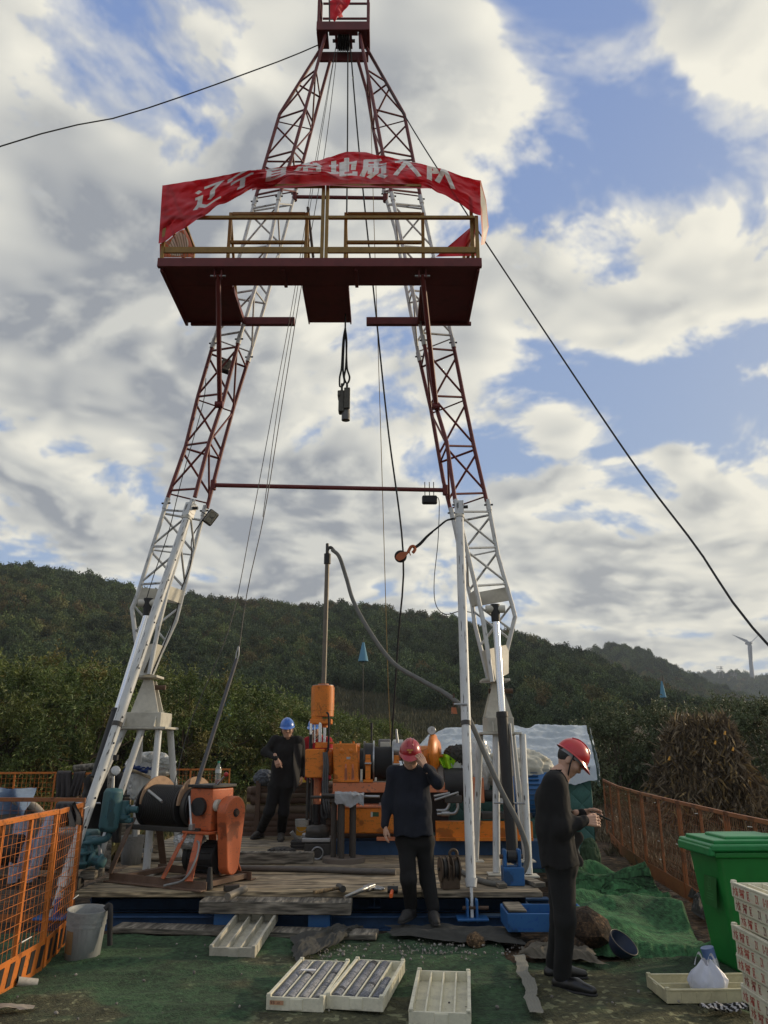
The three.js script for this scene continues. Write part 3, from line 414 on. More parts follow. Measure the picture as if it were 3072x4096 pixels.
// ------------------------------------------------------------------ derrick
const OFF = { outer: 0.05, front: -0.25, inner: 0.30 };
const derrick = thing('derrick', 'tall A-shaped drilling derrick with red and white lattice legs', 'derrick', [-0.7, 0.356, -9.7]);
const feet = {};
const CROWN = (() => { const q = K(R1(775, 245), -0.35), hC = q.y, P = (x) => G(R1(x, 245), hC).x, xl = P(550), xr = P(992), zF = q.z, zR = G(R1(775, 510), hC - 0.19).z; return { hC, zF, zR, xl, xr, cx: (xl + xr) / 2, zS: zF - (zF - zR) * 0.62 }; })();
function derrickLeg(label, ch, strutFoot) {
  // each chord: joints between the four lifts plus kinks; lift 0 is the crown
  const W = {}; for (const k of ['outer', 'front', 'inner']) W[k] = ch[k].map((lift) => lift.map((p) => K(p, OFF[k])));
  const sgn = W.outer[0][0].x < CROWN.cx ? -1 : 1, hw = (CROWN.xr - CROWN.xl) / 2; W.outer[0][0].set(CROWN.cx + sgn * (hw - 0.06), CROWN.hC - 0.03, mix(CROWN.zF, CROWN.zR, 0.72)); W.front[0][0].set(W.front[0][0].x, CROWN.hC + 0.02, CROWN.zF - 0.1); W.inner[0][0].set(CROWN.cx + sgn * hw * 0.52, CROWN.hC - 0.17, CROWN.zR + 0.03);
  const leg = new THREE.Group(); leg.name = 'leg'; leg.userData.label = label; leg.position.copy(W.front[3][W.front[3].length - 1]).sub(derrick.position); derrick.add(leg);
  const along = (pts, t) => { const L = pts.slice(1).map((q, i) => q.distanceTo(pts[i])), sum = L.reduce((a, b) => a + b, 0); let s = t * sum; for (let i = 0; i < L.length; i++) { if (s <= L[i] || i === L.length - 1) return pts[i].clone().lerp(pts[i + 1], clamp(s / L[i])); s -= L[i]; } };
  for (let lift = 0; lift < 4; lift++) {
    const red = lift % 2 === 0, m = red ? MAT.redSteel : MAT.whitePaint, o = W.outer[lift], f = W.front[lift], n = W.inner[lift];
    for (const c of [o, f, n]) wp(leg, 'chord', bent(c, 0.029, 10), m);
    const br = (a, b, r = 0.0165) => wp(leg, 'brace', tube(a, b, r, r, 8), m);
    if (lift < 3) {
      const st = lift === 0 ? [0.24, 0.49, 0.74, 0.96] : [0.05, 0.36, 0.67, 0.95];
      st.forEach((t, i) => {
        br(along(o, t), along(f, t)); br(along(o, t + 0.02), along(n, t + 0.02), i % 2 ? 0.011 : 0.0165);
        if (i % 2 === 0 || lift === 0) br(along(f, t), along(n, t + 0.02), 0.014);
        if (i) { const u = st[i - 1]; br(along(f, u + 0.02), along(o, t - 0.02)); br(along(o, u + 0.05), along(n, t - 0.03)); br(i % 2 ? along(f, u + 0.01) : along(n, u + 0.03), i % 2 ? along(n, t) : along(f, t), 0.015); }
      });
    } else {
      const st = [0.04, 0.26, 0.48];
      st.forEach((t, i) => {
        br(along(o, t), along(f, t)); if (i < 2) br(along(o, t + 0.02), along(n, t + 0.02), i ? 0.011 : 0.0165);
        if (i) { const u = st[i - 1]; br(along(f, u + 0.02), along(o, t - 0.015)); br(along(o, u + 0.03), along(n, t)); br(along(f, u), along(n, t - 0.02), 0.015); }
      });
      // deep plate below the lattice, then the spread foot
      const a = along(o, 0.50), b = along(n, 0.50), a2 = along(o, 0.575), b2 = along(n, 0.575), c = along(f, 0.50), c2 = along(f, 0.575);
      wp(leg, 'gusset_plate', plate([a, b, b2, a2], 0.02, 0.003), MAT.creamPaint); wp(leg, 'gusset_plate', plate([c, b, b2, c2], 0.02, 0.003), MAT.creamPaint);
      br(along(o, 0.60), along(n, 0.80), 0.015); br(along(n, 0.60), along(o, 0.80), 0.015); br(along(f, 0.6), along(o, 0.75), 0.015);
      const g1 = [along(o, 0.83), along(f, 0.83), along(f, 1), along(o, 1)], g2 = [along(f, 0.83), along(n, 0.83), along(n, 1), along(f, 1)];
      wp(leg, 'foot_plate', plate(g1, 0.014), MAT.creamPaint); wp(leg, 'foot_plate', plate(g2, 0.014), MAT.creamPaint);
      const cen = along(o, 1).add(along(f, 1)).add(along(n, 1)).multiplyScalar(1 / 3); wp(leg, 'foot_flange', bx(0.34, 0.03, 0.34, cen.x, cen.y - 0.03, cen.z), MAT.creamPaint); feet[label] = { foot: cen, cyl: a2.clone().lerp(b2, 0.5), head: f[0].clone() };
    }
    // socket joints with pins at the top of each lift
    if (lift) for (const c of [o, f, n]) { const d = c[1].clone().sub(c[0]).normalize(), p = c[0]; const col = wp(leg, 'coupling', tube(p.clone().addScaledVector(d, -0.08), p.clone().addScaledVector(d, 0.08), 0.037, 0.037, 12), lift % 2 ? MAT.whitePaint : MAT.whitePaint); wp(col, 'pin', tube(p.clone().add(V(-0.06, 0, 0.01)), p.clone().add(V(0.06, 0.005, 0.01)), 0.013, 0.013, 8), MAT.black); }
  }
  return { leg, W, along };
}
const legA = derrickLeg('lattice leg standing by the core winch', {
  outer: [[R1(548, 430), R1(245, 950), R1(115, 1390), R2(505, 285)], [R2(505, 285), R2(455, 470), R3(600, 320)], [R3(600, 320), R3(460, 800), R3(340, 1290), R3(165, 1790)], [R5(850, 150), R5(690, 660), R5(580, 1010), R5(531, 1130), R5(575, 1480), R5(612, 1780)]],
  front: [[R1(630, 260), R1(460, 900), R1(330, 1360), R2(618, 262)], [R2(618, 262), R2(580, 450), R3(845, 280)], [R3(845, 280), R3(690, 870), R3(560, 1260), R3(425, 1775)], [R5(1085, 165), R5(1010, 470), R5(860, 960), R5(780, 1290), R5(690, 1740)]],
  inner: [[R1(660, 500), R1(570, 850), R1(440, 1340), R2(690, 250)], [R2(690, 250), R2(640, 440), R3(1075, 0), R3(940, 450)], [R3(940, 450), R3(800, 900), R3(670, 1370), R3(540, 1880)], [R5(1205, 220), R5(1080, 680), R5(1000, 1000), R5(940, 1240), R5(790, 1560), R5(712, 1750)]],
});
const legB = derrickLeg('lattice leg standing by the blue hydraulic foot', {
  outer: [[R1(1000, 430), R1(1280, 950), R1(1355, 1330), R2(1272, 275)], [R2(1272, 275), R2(1320, 490), R4(1062, 275)], [R4(1062, 275), R4(1145, 700), R4(1235, 1130), R4(1342, 1590)], [R6(940, 165), R6(1030, 640), R6(1160, 1090), R6(1188, 1200), R6(1092, 1600), R6(1072, 1745)]],
  front: [[R1(910, 260), R1(1010, 780), R1(1100, 1270), R2(1140, 262)], [R2(1140, 262), R2(1190, 500), R4(818, 255)], [R4(818, 255), R4(920, 800), R4(1010, 1100), R4(1082, 1600)], [R6(645, 165), R6(735, 560), R6(850, 1050), R6(900, 1290), R6(975, 1810)]],
  inner: [[R1(908, 510), R1(970, 760), R1(1060, 1290), R2(1105, 250)], [R2(1105, 250), R2(1155, 420), R4(780, 390)], [R4(780, 390), R4(880, 830), R4(985, 1430), R4(1050, 1690)], [R6(600, 240), R6(680, 620), R6(790, 1090), R6(812, 1270), R6(945, 1810)]],
});
const wpLink = (name, a, b, m, r = 0.03) => wp(derrick, name, tube(a, b, r, r, 12), m);
{ // cross bars with clamps
  const a = K(R3(600, 1660), OFF.inner), b = K(R4(1000, 1495), OFF.inner), c = K(R2(690, 262), OFF.inner), d = K(R2(1108, 268), OFF.inner);
  for (const [p, q, r] of [[a, b, 0.031], [c, d, 0.031]]) { const bar = wpLink('cross_bar', p, q, MAT.redSteel, r); for (const e of [p, q]) wp(bar, 'clamp', tube(e.clone().add(V(0, -0.07, 0)), e.clone().add(V(0, 0.07, 0)), 0.043, 0.043, 12), MAT.redPlate); }
}
// crown with its sheaves
{
  const crown = new THREE.Group(); crown.name = 'crown'; derrick.add(crown);
  const { hC, zF, zR, xl, xr, cx, zS } = CROWN, D2 = zF - zR, w = xr - xl;
  wp(crown, 'front_beam', bx(w, 0.19, 0.05, cx, hC, zF - 0.025), MAT.redPlate); for (const x of [xl + 0.02, xr - 0.02]) wp(crown, 'side_beam', bx(0.045, 0.16, D2 - 0.11, x, hC, (zF + zR) / 2 - 0.005), MAT.redPlate);
  wp(crown, 'rear_beam', bx(w * 0.94, 0.20, 0.05, cx, hC - 0.19, zR + 0.0), MAT.redPlate);
  for (const [a, b] of [[-0.5, -0.26], [-0.19, -0.085], [0.085, 0.19], [0.26, 0.5]]) wp(crown, 'floor_plate', bx((b - a) * w - 0.05, 0.02, D2 - 0.11, cx + (a + b) / 2 * w, hC + 0.03, (zF + zR) / 2), MAT.redPlate);
  wp(crown, 'floor_plate', bx(w * 0.55, 0.02, D2 * 0.33, cx, hC + 0.055, zF - D2 * 0.2), MAT.redPlate);
  for (let i = 0; i < 5; i++) { const x = cx + (i - 2) * 0.042; wp(crown, 'sheave', lathe([[0.03, -0.016], [0.17, -0.016], [0.15, 0], [0.17, 0.016], [0.03, 0.016]], 26).rotateZ(Math.PI / 2).translate(x, hC + 0.08, zS), MAT.black); }
  wp(crown, 'sheave_axle', tube(V(cx - 0.2, hC + 0.08, zS), V(cx + 0.2, hC + 0.08, zS), 0.03, 0.03, 10), MAT.darkSteel);
  for (const x of [xl + 0.03, xr - 0.03]) for (const z of [zF - 0.03, zR + 0.03]) wp(crown, 'rail_post', bx(0.045, 0.95, 0.045, x, hC + 0.2, z), MAT.redPlate);
  for (const hh of [0.76, 1.12]) { wp(crown, 'rail', bx(w - 0.12, 0.035, 0.03, cx, hC + hh, zF - 0.03), MAT.redPlate); wp(crown, 'rail', bx(w - 0.12, 0.035, 0.03, cx, hC + hh, zR + 0.03), MAT.redPlate); for (const x of [xl + 0.03, xr - 0.03]) wp(crown, 'rail', bx(0.03, 0.035, D2 - 0.12, x, hC + hh, (zF + zR) / 2), MAT.redPlate); }
  // flag on a short staff
  const staff = V(G(R1(655, 245), hC).x, hC + 0.2, zF - 0.12), fl = thing('flag', 'small red flag flying inside the crown railing', 'flag', staff);
  wp(fl, 'staff', tube(staff, staff.clone().add(V(-0.04, 1.25, 0)), 0.014, 0.012, 8), MAT.darkSteel);
  const A = D(R1(655, 5), -staff.z), Bq = D(R1(845, -40), -staff.z), Cq = D(R1(735, 160), -staff.z), Dq = D(R1(660, 165), -staff.z);
  wp(fl, 'cloth', sheet(26, 26, (u, v) => { const p = Dq.clone().lerp(Cq, u).lerp(A.clone().lerp(Bq, u), v); p.z += 0.08 * Math.sin(u * 9 + v * 5) * u; p.x += 0.04 * Math.sin(v * 11) * u; return p; }), new THREE.MeshPhysicalMaterial({ color: new THREE.Color().setRGB(0.62, 0.015, 0.03), roughness: 0.7, transmission: 0.3, thickness: 0, side: THREE.DoubleSide }));
}

// front struts: long white poles from the legs to the base beam
MAT.holePlug = MAT.black;
function strut(head, foot, label, holes) {
  const st = new THREE.Group(); st.name = 'strut'; st.userData.label = label; st.position.copy(foot).sub(derrick.position); derrick.add(st);
  const d = foot.clone().sub(head), L = d.length(); d.normalize(); const mid = head.clone().addScaledVector(d, L * 0.60);
  wp(st, 'upper_pole', tube(head.clone().addScaledVector(d, 0.12), mid, 0.054, 0.054, 20), MAT.whitePaint); wp(st, 'collar', tube(mid.clone().addScaledVector(d, -0.02), mid.clone().addScaledVector(d, 0.03), 0.057, 0.057, 20), MAT.darkSteel);
  wp(st, 'lower_pole', tube(mid.clone().addScaledVector(d, 0.03), foot.clone().addScaledVector(d, -0.34), 0.050, 0.050, 20), MAT.whitePaint);
  wp(st, 'head_block', beam(head.clone().addScaledVector(d, -0.08), head.clone().addScaledVector(d, 0.13), 0.115, 0.115), MAT.whitePaint); wp(st, 'head_ring', tube(head.clone().addScaledVector(d, 0.13), head.clone().addScaledVector(d, 0.17), 0.063, 0.063, 20), MAT.creamPaint);
  wp(st, 'head_pin', tube(head.clone().add(V(-0.02, 0, 0.02)), head.clone().add(V(0.11, 0, 0.04)), 0.022, 0.022, 10), MAT.black);
  wp(st, 'end_cap', tube(foot.clone().addScaledVector(d, -0.36), foot.clone().addScaledVector(d, -0.28), 0.063, 0.05, 20), MAT.whitePaint); wp(st, 'tongue', beam(foot.clone().addScaledVector(d, -0.3), foot.clone().addScaledVector(d, -0.01), 0.03, 0.08), MAT.whitePaint);
  for (const s of [-1, 1]) wp(st, 'lug', bx(0.022, 0.2, 0.11, foot.x + s * 0.045, foot.y - 0.02, foot.z), MAT.blue); wp(st, 'foot_pin', tube(foot.clone().add(V(-0.09, 0.1, 0)), foot.clone().add(V(0.16, 0.1, 0)), 0.018, 0.018, 8), MAT.rustPipe);
  if (holes) for (let i = 0; i < 17; i++) { const p = head.clone().addScaledVector(d, 0.5 + i * 0.29).add(V(0.042, 0, 0.028)); wp(st, 'pin_hole', new THREE.SphereGeometry(0.0115, 8, 6).translate(p.x, p.y, p.z), MAT.holePlug); }
  else wp(st, 'locking_pin', tube(mid.clone().add(V(-0.13, 0.2, 0)), mid.clone().add(V(0.02, 0.2, 0)), 0.012, 0.012, 8), MAT.steel);
}
const footA = G([205, 3675], 0.13), footB = G([1889, 3678], 0.13);
strut(K(R5(1072, 200), OFF.front - 0.11), footA, 'leaning white pole with a row of pin holes', true); strut(K(R6(668, 188), OFF.front - 0.11), footB, 'white pole standing on the base beam', false);

// white trestles that carry the feet of the legs, and the raising cylinders
function trestle(foot, top0, top1, legFeet, deckH) {
  const g = new THREE.Group(); g.name = 'trestle'; const z = foot.z; g.position.set(foot.x, deckH, z).sub(derrick.position); derrick.add(g);
  const yT = top0.y, yB = top1.y, w = top1.x - top0.x, cx = (top0.x + top1.x) / 2;
  wp(g, 'head_box', bx(w, yT - yB, 0.5, cx, yB, z), MAT.creamPaint); wp(g, 'flange', bx(w + 0.16, 0.028, 0.62, cx, yB - 0.03, z), MAT.creamPaint);
  for (const s of [-1, 1]) { wp(g, 'pivot_cheek', plate([V(cx - 0.17, yT, z + s * 0.11), V(cx + 0.17, yT, z + s * 0.11), V(cx + 0.06, foot.y - 0.06, z + s * 0.07), V(cx - 0.06, foot.y - 0.06, z + s * 0.07)], 0.022), MAT.creamPaint); for (const e of [-1, 1]) wp(g, 'stiffener', plate([V(cx + s * (w / 2 - 0.06), yB, z + e * 0.25), V(cx + s * (w / 2 - 0.06), yB + 0.12, z + e * 0.25), V(cx + s * (w / 2 - 0.06), yB, z + e * 0.33)], 0.014), MAT.creamPaint); }
  wp(g, 'pivot_bar', beam(V(cx, foot.y - 0.25, z), foot, 0.07, 0.09), MAT.creamPaint); wp(g, 'pivot_pin', tube(V(cx - 0.1, foot.y - 0.14, z), V(cx + 0.2, foot.y - 0.14, z), 0.03, 0.03, 12), MAT.rustPipe);
  for (const [tx, tz, p] of legFeet) { const l = wp(g, 'leg', tube(V(p.x, deckH + 0.02, p.z), V(cx + tx, yB - 0.03, z + tz), 0.042, 0.04, 14), MAT.whitePaint); wp(l, 'base_plate', bx(0.2, 0.02, 0.2, p.x, deckH, p.z), MAT.creamPaint); }
  wp(g, 'tie_rod', tube(legFeet[0][2].clone().setY(deckH + 0.75), legFeet[1][2].clone().setY(deckH + 0.75), 0.011, 0.011, 6), MAT.steel);
}
const DECK = 0.356;
{
  const fa = feet['lattice leg standing by the core winch'].foot, fb = feet['lattice leg standing by the blue hydraulic foot'].foot, za = -fa.z, zb = -fb.z;
  const ta0 = D(G1(848, 252), za), ta1 = D(G1(1100, 345), za); trestle(fa, ta0, ta1, [[-0.2, 0.22, V(ta0.x - 0.42, 0, fa.z + 0.55)], [0.02, 0.22, V(ta0.x - 0.02, 0, fa.z + 0.6)], [0.22, 0.22, V(ta1.x + 0.06, 0, fa.z + 0.55)], [-0.14, -0.22, V(ta0.x + 0.1, 0, fa.z - 0.5)], [0.24, -0.22, V(ta1.x + 0.16, 0, fa.z - 0.5)]], DECK);
  const tb0 = D(G3(1085, 345), zb), tb1 = D(G3(1295, 460), zb); trestle(fb, tb0, tb1, [[-0.06, 0.22, G(G3(1180, 1608), DECK)], [0.26, 0.22, G(G3(1440, 1622), DECK)], [-0.2, -0.2, V(tb0.x - 0.12, 0, fb.z - 0.5)], [0.2, -0.2, V(tb1.x + 0.2, 0, fb.z - 0.5)]], DECK);
  // cylinders
  const cyl = (top, shoulder, bot, label) => {
    const c = new THREE.Group(); c.name = 'raising_cylinder'; c.userData.label = label; c.position.copy(bot).sub(derrick.position); derrick.add(c);
    wp(c, 'piston_rod', tube(shoulder, top, 0.043, 0.043, 18), MAT.chrome); wp(c, 'rod_eye', tube(top.clone().add(V(0, -0.02, 0)), top.clone().add(V(0, 0.2, 0)), 0.055, 0.06, 16), MAT.black); wp(c, 'eye_bush', tube(top.clone().add(V(-0.12, 0.14, 0)), top.clone().add(V(0.12, 0.14, 0)), 0.05, 0.05, 16), MAT.creamPaint);
    wp(c, 'barrel', tube(bot, shoulder, 0.066, 0.066, 20), MAT.black); wp(c, 'gland', tube(shoulder.clone().lerp(bot, 0.02), shoulder.clone().lerp(bot, -0.02), 0.073, 0.07, 20), MAT.black); const e = V(0.085, 0, 0.03); wp(c, 'feed_pipe', tube(bot.clone().add(e).add(V(0, 0.2, 0)), shoulder.clone().add(e).add(V(0, -0.1, 0)), 0.011, 0.011, 8), MAT.steel);
    return c;
  };
  const zc = zb - 0.2; cyl(D(R6(1008, 1235), zc + 0.02), D(R6(1068, 2115), zc - 0.25), D(G3(1310, 1440), zc - 0.42), 'black raising cylinder with a bright rod');
  cyl(K(R5(672, 1180), -0.2), K(R5(395, 2080), -0.45), D(G1(640, 680), za - 0.75), 'black raising cylinder behind the leaning pole');
  const f2 = new THREE.Group(); f2.name = 'cylinder_foot'; const fp = G(G3(1318, 1690), DECK); f2.position.copy(fp).sub(derrick.position); derrick.add(f2);
  wp(f2, 'foot_box', bx(0.21, 0.17, 0.22, fp.x, DECK, fp.z - 0.05), MAT.blue); for (const s of [-1, 1]) wp(f2, 'clevis', bx(0.035, 0.17, 0.12, fp.x + s * 0.075, DECK + 0.165, fp.z - 0.07, 0.012), MAT.blue); wp(f2, 'clevis_pin', tube(V(fp.x - 0.125, DECK + 0.26, fp.z - 0.07), V(fp.x + 0.115, DECK + 0.26, fp.z - 0.07), 0.022, 0.022, 10), MAT.rustPipe); wp(f2, 'eye', tube(V(fp.x - 0.045, DECK + 0.26, fp.z - 0.07), V(fp.x + 0.045, DECK + 0.26, fp.z - 0.07), 0.06, 0.06, 18), MAT.black);
}

// ------------------------------------------------------------------ working platform high in the derrick
const plat = thing('working_platform', 'dark red steel working platform with yellow railings high in the derrick', 'platform');
{
  const hP = K(R2(640, 845), -0.2).y; const zF = G(R2(800, 575), hP).z, zM = G(R2(800, 672), hP).z, zR = G(R2(800, 842), hP).z, X = (x, y) => G(R2(x, y), hP).x;
  plat.position.set(X(800, 575), hP, zF); const xl = X(60, 575), xr = X(1548, 575), cx = (xl + xr) / 2, hh = hP;
  const panel = (x0, x1, z0, z1, name = 'floor_plate') => wp(plat, name, bx(x1 - x0, 0.03, z0 - z1, (x0 + x1) / 2, hh, (z0 + z1) / 2, 0.004), MAT.redPlate);
  panel(xl, xr, zF - 0.06, zM); const wl1 = X(450, 820), wr0 = X(1262, 820); panel(xl + 0.03, wl1, zM - 0.004, zR); panel(wr0, xr - 0.03, zM - 0.004, zR); panel(X(755, 830), X(948, 830), zM - 0.004, zR, 'tongue_plate');
  wp(plat, 'edge_beam', bx(xr - xl + 0.03, 0.13, 0.055, cx, hh - 0.02, zF - 0.03), MAT.redPlate);
  for (const [x, z0, z1] of [[xl + 0.03, zF, zR], [wl1, zM, zR], [wr0, zM, zR], [xr - 0.03, zF, zR]]) wp(plat, 'side_beam', bx(0.04, 0.09, z0 - z1 - 0.06, x, hh - 0.055, (z0 + z1) / 2 - 0.03), MAT.redPlate);
  for (const x of [X(755, 830), X(948, 830)]) wp(plat, 'tongue_rib', bx(0.02, 0.07, zM - zR, x, hh - 0.03, (zM + zR) / 2), MAT.redPlate);
  for (const [a, b] of [[452, 688], [1020, 1260]]) wp(plat, 'rear_beam', bx(X(b, 830) - X(a, 830), 0.12, 0.07, (X(a, 830) + X(b, 830)) / 2, hh - 0.06, zR + 0.03), MAT.redPlate);
  for (const [a, b] of [[205, 450], [1262, 1510]]) wp(plat, 'rear_beam', bx(X(b, 840) - X(a, 840) - 0.05, 0.05, 0.05, (X(a, 840) + X(b, 840)) / 2, hh - 0.055, zR + 0.02), MAT.redPlate);
  for (const x of [X(645, 640), X(975, 640)]) wp(plat, 'floor_rib', bx(0.045, 0.045, zF - zM - 0.08, x, hh - 0.046, (zF + zM) / 2 - 0.02), MAT.redPlate);
  // railings
  const yT = hh + 0.11, zr = zF - 0.035, xm = X(822, 575), rail = (a, b, w = 0.045, h = 0.04, m = MAT.yellowRail) => wp(plat, 'rail', beam(a, b, w, h), m), post = (x, z, h, m = MAT.yellowRail, w = 0.045) => wp(plat, 'rail_post', bx(w, h, w, x, yT, z), m);
  const topY = D(R2(800, 213), -zr).y, midY = D(R2(800, 358), -zr).y, toeY = D(R2(800, 508), -zr).y;
  for (const x of [xl + 0.03, xm - 0.028, xm + 0.028, xr - 0.03]) post(x, zr, (Math.abs(x - xm) < 0.1 ? topY : x < 0 ? topY : midY + 0.02) - yT);
  post(xr - 0.085, zr - 0.08, topY - yT - 0.1);
  for (const [a, b] of [[xl + 0.055, xm - 0.052], [xm + 0.052, xr - 0.055]]) { rail(V(a, midY, zr), V(b, midY, zr)); wp(plat, 'toe_board', bx(b - a, 0.09, 0.03, (a + b) / 2, toeY - 0.045, zr), MAT.yellowRail); }
  rail(V(X(440, 213), topY, zr), V(xm - 0.052, topY, zr)); rail(V(xm + 0.052, topY, zr), V(X(1310, 213), topY, zr));
  for (const x of [xl + 0.05, xr - 0.05]) for (const y of [topY, midY]) { if (x > 0 && y === topY) continue; rail(V(x, y, zr - 0.03), V(x, y, zR + 0.05)); } for (const x of [xl + 0.05, xr - 0.05]) post(x, zR + 0.05, topY - yT);
  // inner railings along the back of the walkway
  for (const [a, b] of [[392, 745], [925, 1280]]) { const z2 = zM + 0.03, x0 = D(R2(a, 400), -z2).x, x1 = D(R2(b, 400), -z2).x, t = D(R2(a, 337), -z2).y, m = D(R2(a, 472), -z2).y; post(x0, z2, t - yT); post(x1, z2, t - yT); rail(V(x0 + 0.024, t - 0.02, z2), V(x1 - 0.024, t - 0.02, z2), 0.05, 0.045); rail(V(x0 + 0.024, m, z2), V(x1 - 0.024, m, z2)); for (const x of [x0, x1]) rail(V(x, t - 0.1, z2 - 0.03), V(x + 0.02, yT, zR + 0.35), 0.035, 0.035); }
  // props down to the legs
  for (const [p, q] of [[R2(330, 600), R3(660, 885)], [R2(1280, 600), R4(922, 790)]]) {
    const a = G(p, hh - 0.08), b = K(q, OFF.front - 0.07); a.z = zF - 0.1; const pr = wp(plat, 'prop', tube(b, a, 0.034, 0.034, 14), MAT.redSteel); for (const s of [-1, 1]) wp(pr, 'hanger', bx(0.02, 0.16, 0.06, a.x + s * 0.045, a.y - 0.06, a.z), MAT.redPlate); wp(pr, 'pin', tube(a.clone().add(V(-0.1, -0.02, 0)), a.clone().add(V(0.1, -0.02, 0)), 0.014, 0.014, 8), MAT.steel); wp(pr, 'lower_eye', tube(b.clone().add(V(-0.06, -0.02, 0)), b.clone().add(V(0.05, -0.02, 0)), 0.05, 0.05, 14), MAT.redPlate);
  }
  wp(plat, 'lever', tube(D(R2(750, 310), -zM + 0.2), D(R2(775, 540), -zM + 0.3), 0.02, 0.02, 8), MAT.darkSteel);
  var PLAT = { hP, zF, zM, zR, xl, xr, zr };
}

// ------------------------------------------------------------------ red cloth banner blown over the railing
{
  // strokes of the characters as drawn on the cloth, in a 100 x 100 cell
  const glyphs = {
    liao: [[[34, 12], [88, 12], [64, 36], [64, 60], [54, 66]], [[10, 18], [22, 28]], [[6, 44], [24, 44], [22, 70], [8, 84]], [[22, 74], [44, 88], [96, 88]]],
    ning: [[[48, 4], [52, 14]], [[10, 32], [10, 20], [90, 20], [88, 34]], [[14, 48], [88, 48]], [[54, 48], [54, 90], [38, 88]]],
    sheng: [[[50, 2], [50, 24]], [[26, 10], [14, 28]], [[74, 8], [88, 22]], [[70, 22], [20, 42]], [[30, 44], [30, 98]], [[30, 44], [78, 44], [78, 98]], [[30, 60], [78, 60]], [[30, 76], [78, 76]], [[30, 92], [78, 92]]],
    ye: [[[10, 20], [22, 32]], [[24, 52], [8, 84]], [[56, 6], [38, 40], [84, 36]], [[70, 20], [90, 46]], [[40, 54], [40, 92]], [[40, 54], [84, 54], [84, 92]], [[40, 88], [84, 88]]],
    di: [[[8, 34], [40, 34]], [[24, 8], [24, 76]], [[6, 82], [42, 70]], [[46, 44], [94, 28], [90, 66]], [[68, 6], [68, 72]], [[52, 22], [52, 88], [96, 88], [96, 72]]],
    zhi: [[[74, 6], [22, 16], [20, 60], [8, 92]], [[22, 32], [92, 32]], [[58, 16], [56, 44]], [[36, 46], [36, 80]], [[36, 46], [82, 46], [82, 80]], [[58, 52], [56, 72], [30, 94]], [[64, 80], [90, 96]]],
    da: [[[8, 36], [92, 36]], [[50, 6], [48, 40], [10, 94]], [[52, 44], [92, 94]]],
    dui: [[[14, 8], [14, 96]], [[14, 10], [38, 10], [26, 36], [38, 56], [20, 62]], [[66, 8], [64, 40], [40, 92]], [[66, 44], [94, 92]]],
  };
  const Wc = 2048, Hc = 512, cv = document.createElement('canvas'); cv.width = Wc; cv.height = Hc; const c = cv.getContext('2d'), r = rngOf(3);
  c.fillStyle = '#bd1423'; c.fillRect(0, 0, Wc, Hc);
  for (let i = 0; i < 900; i++) { c.fillStyle = `rgba(${150 + r() * 60},${10 + r() * 20},${20 + r() * 20},0.05)`; c.fillRect(r() * Wc, r() * Hc, 40 + r() * 160, 10 + r() * 60); }
  // printed rosettes at the two ends
  for (const x of []) { c.fillStyle = '#d9b9a0'; c.beginPath(); c.ellipse(x, 470, 150, 120, 0, 0, 7); c.fill(); c.strokeStyle = '#c9c3b4'; c.lineWidth = 12; for (let a = 0; a < 9; a++) { c.beginPath(); c.moveTo(x, 500); c.quadraticCurveTo(x - 100 + a * 25, 420, x - 150 + a * 38, 370); c.stroke(); } c.fillStyle = '#b5442c'; c.beginPath(); c.ellipse(x, 512, 60, 70, 0, 0, 7); c.fill(); }
  c.strokeStyle = '#d4d3d2'; c.lineJoin = 'miter'; c.lineCap = 'butt'; c.lineWidth = 33;
  ['liao', 'ning', 'sheng', 'ye', 'di', 'zhi', 'da', 'dui'].forEach((g, i) => { const x0 = 210 + i * 212, y0 = 95, s = 1.9, sy = 3.25; for (const st of glyphs[g]) { c.beginPath(); st.forEach(([x, y], k) => c[k ? 'lineTo' : 'moveTo'](x0 + x * s, y0 + y * sy)); c.stroke(); } });
  const t = new THREE.CanvasTexture(cv); t.colorSpace = THREE.SRGBColorSpace; t.flipY = true;
  const m = new THREE.MeshPhysicalMaterial({ map: t, roughness: 0.62, transmission: 0.38, thickness: 0, side: THREE.DoubleSide }), plainRed = new THREE.MeshPhysicalMaterial({ color: new THREE.Color().setRGB(0.50, 0.014, 0.022), roughness: 0.62, transmission: 0.38, thickness: 0, side: THREE.DoubleSide });
  const ban = thing('banner', 'long torn red banner with white characters blown up over the platform railing', 'banner', [0, PLAT.hP + 0.2, PLAT.zr]);
  const curve = (pts) => (u) => { const x = mix(pts[0][0], pts[pts.length - 1][0], u); for (let i = 1; i < pts.length; i++) if (x <= pts[i][0] + 1e-6) { const a = pts[Math.max(0, i - 2)], b = pts[i - 1], d = pts[i], k = (x - b[0]) / (d[0] - b[0]); return [x, mix(b[1], d[1], k * 0.5 + fade(k) * 0.5)]; } return pts[pts.length - 1]; };
  const top = curve([[80, 208], [240, 185], [500, 140], [640, 122], [800, 92], [850, 76], [930, 52], [1010, 58], [1100, 74], [1240, 100], [1360, 132], [1480, 172], [1545, 186]]);
  const low = curve([[62, 480], [160, 425], [265, 352], [350, 300], [430, 255], [510, 222], [620, 218], [820, 205], [1000, 212], [1200, 216], [1310, 218], [1360, 242], [1440, 290], [1548, 348]]);
  const fold = curve([[80, 345], [300, 262], [500, 205], [560, 176], [650, 150], [800, 155], [950, 178], [1100, 188], [1250, 186], [1330, 190], [1548, 290]]);
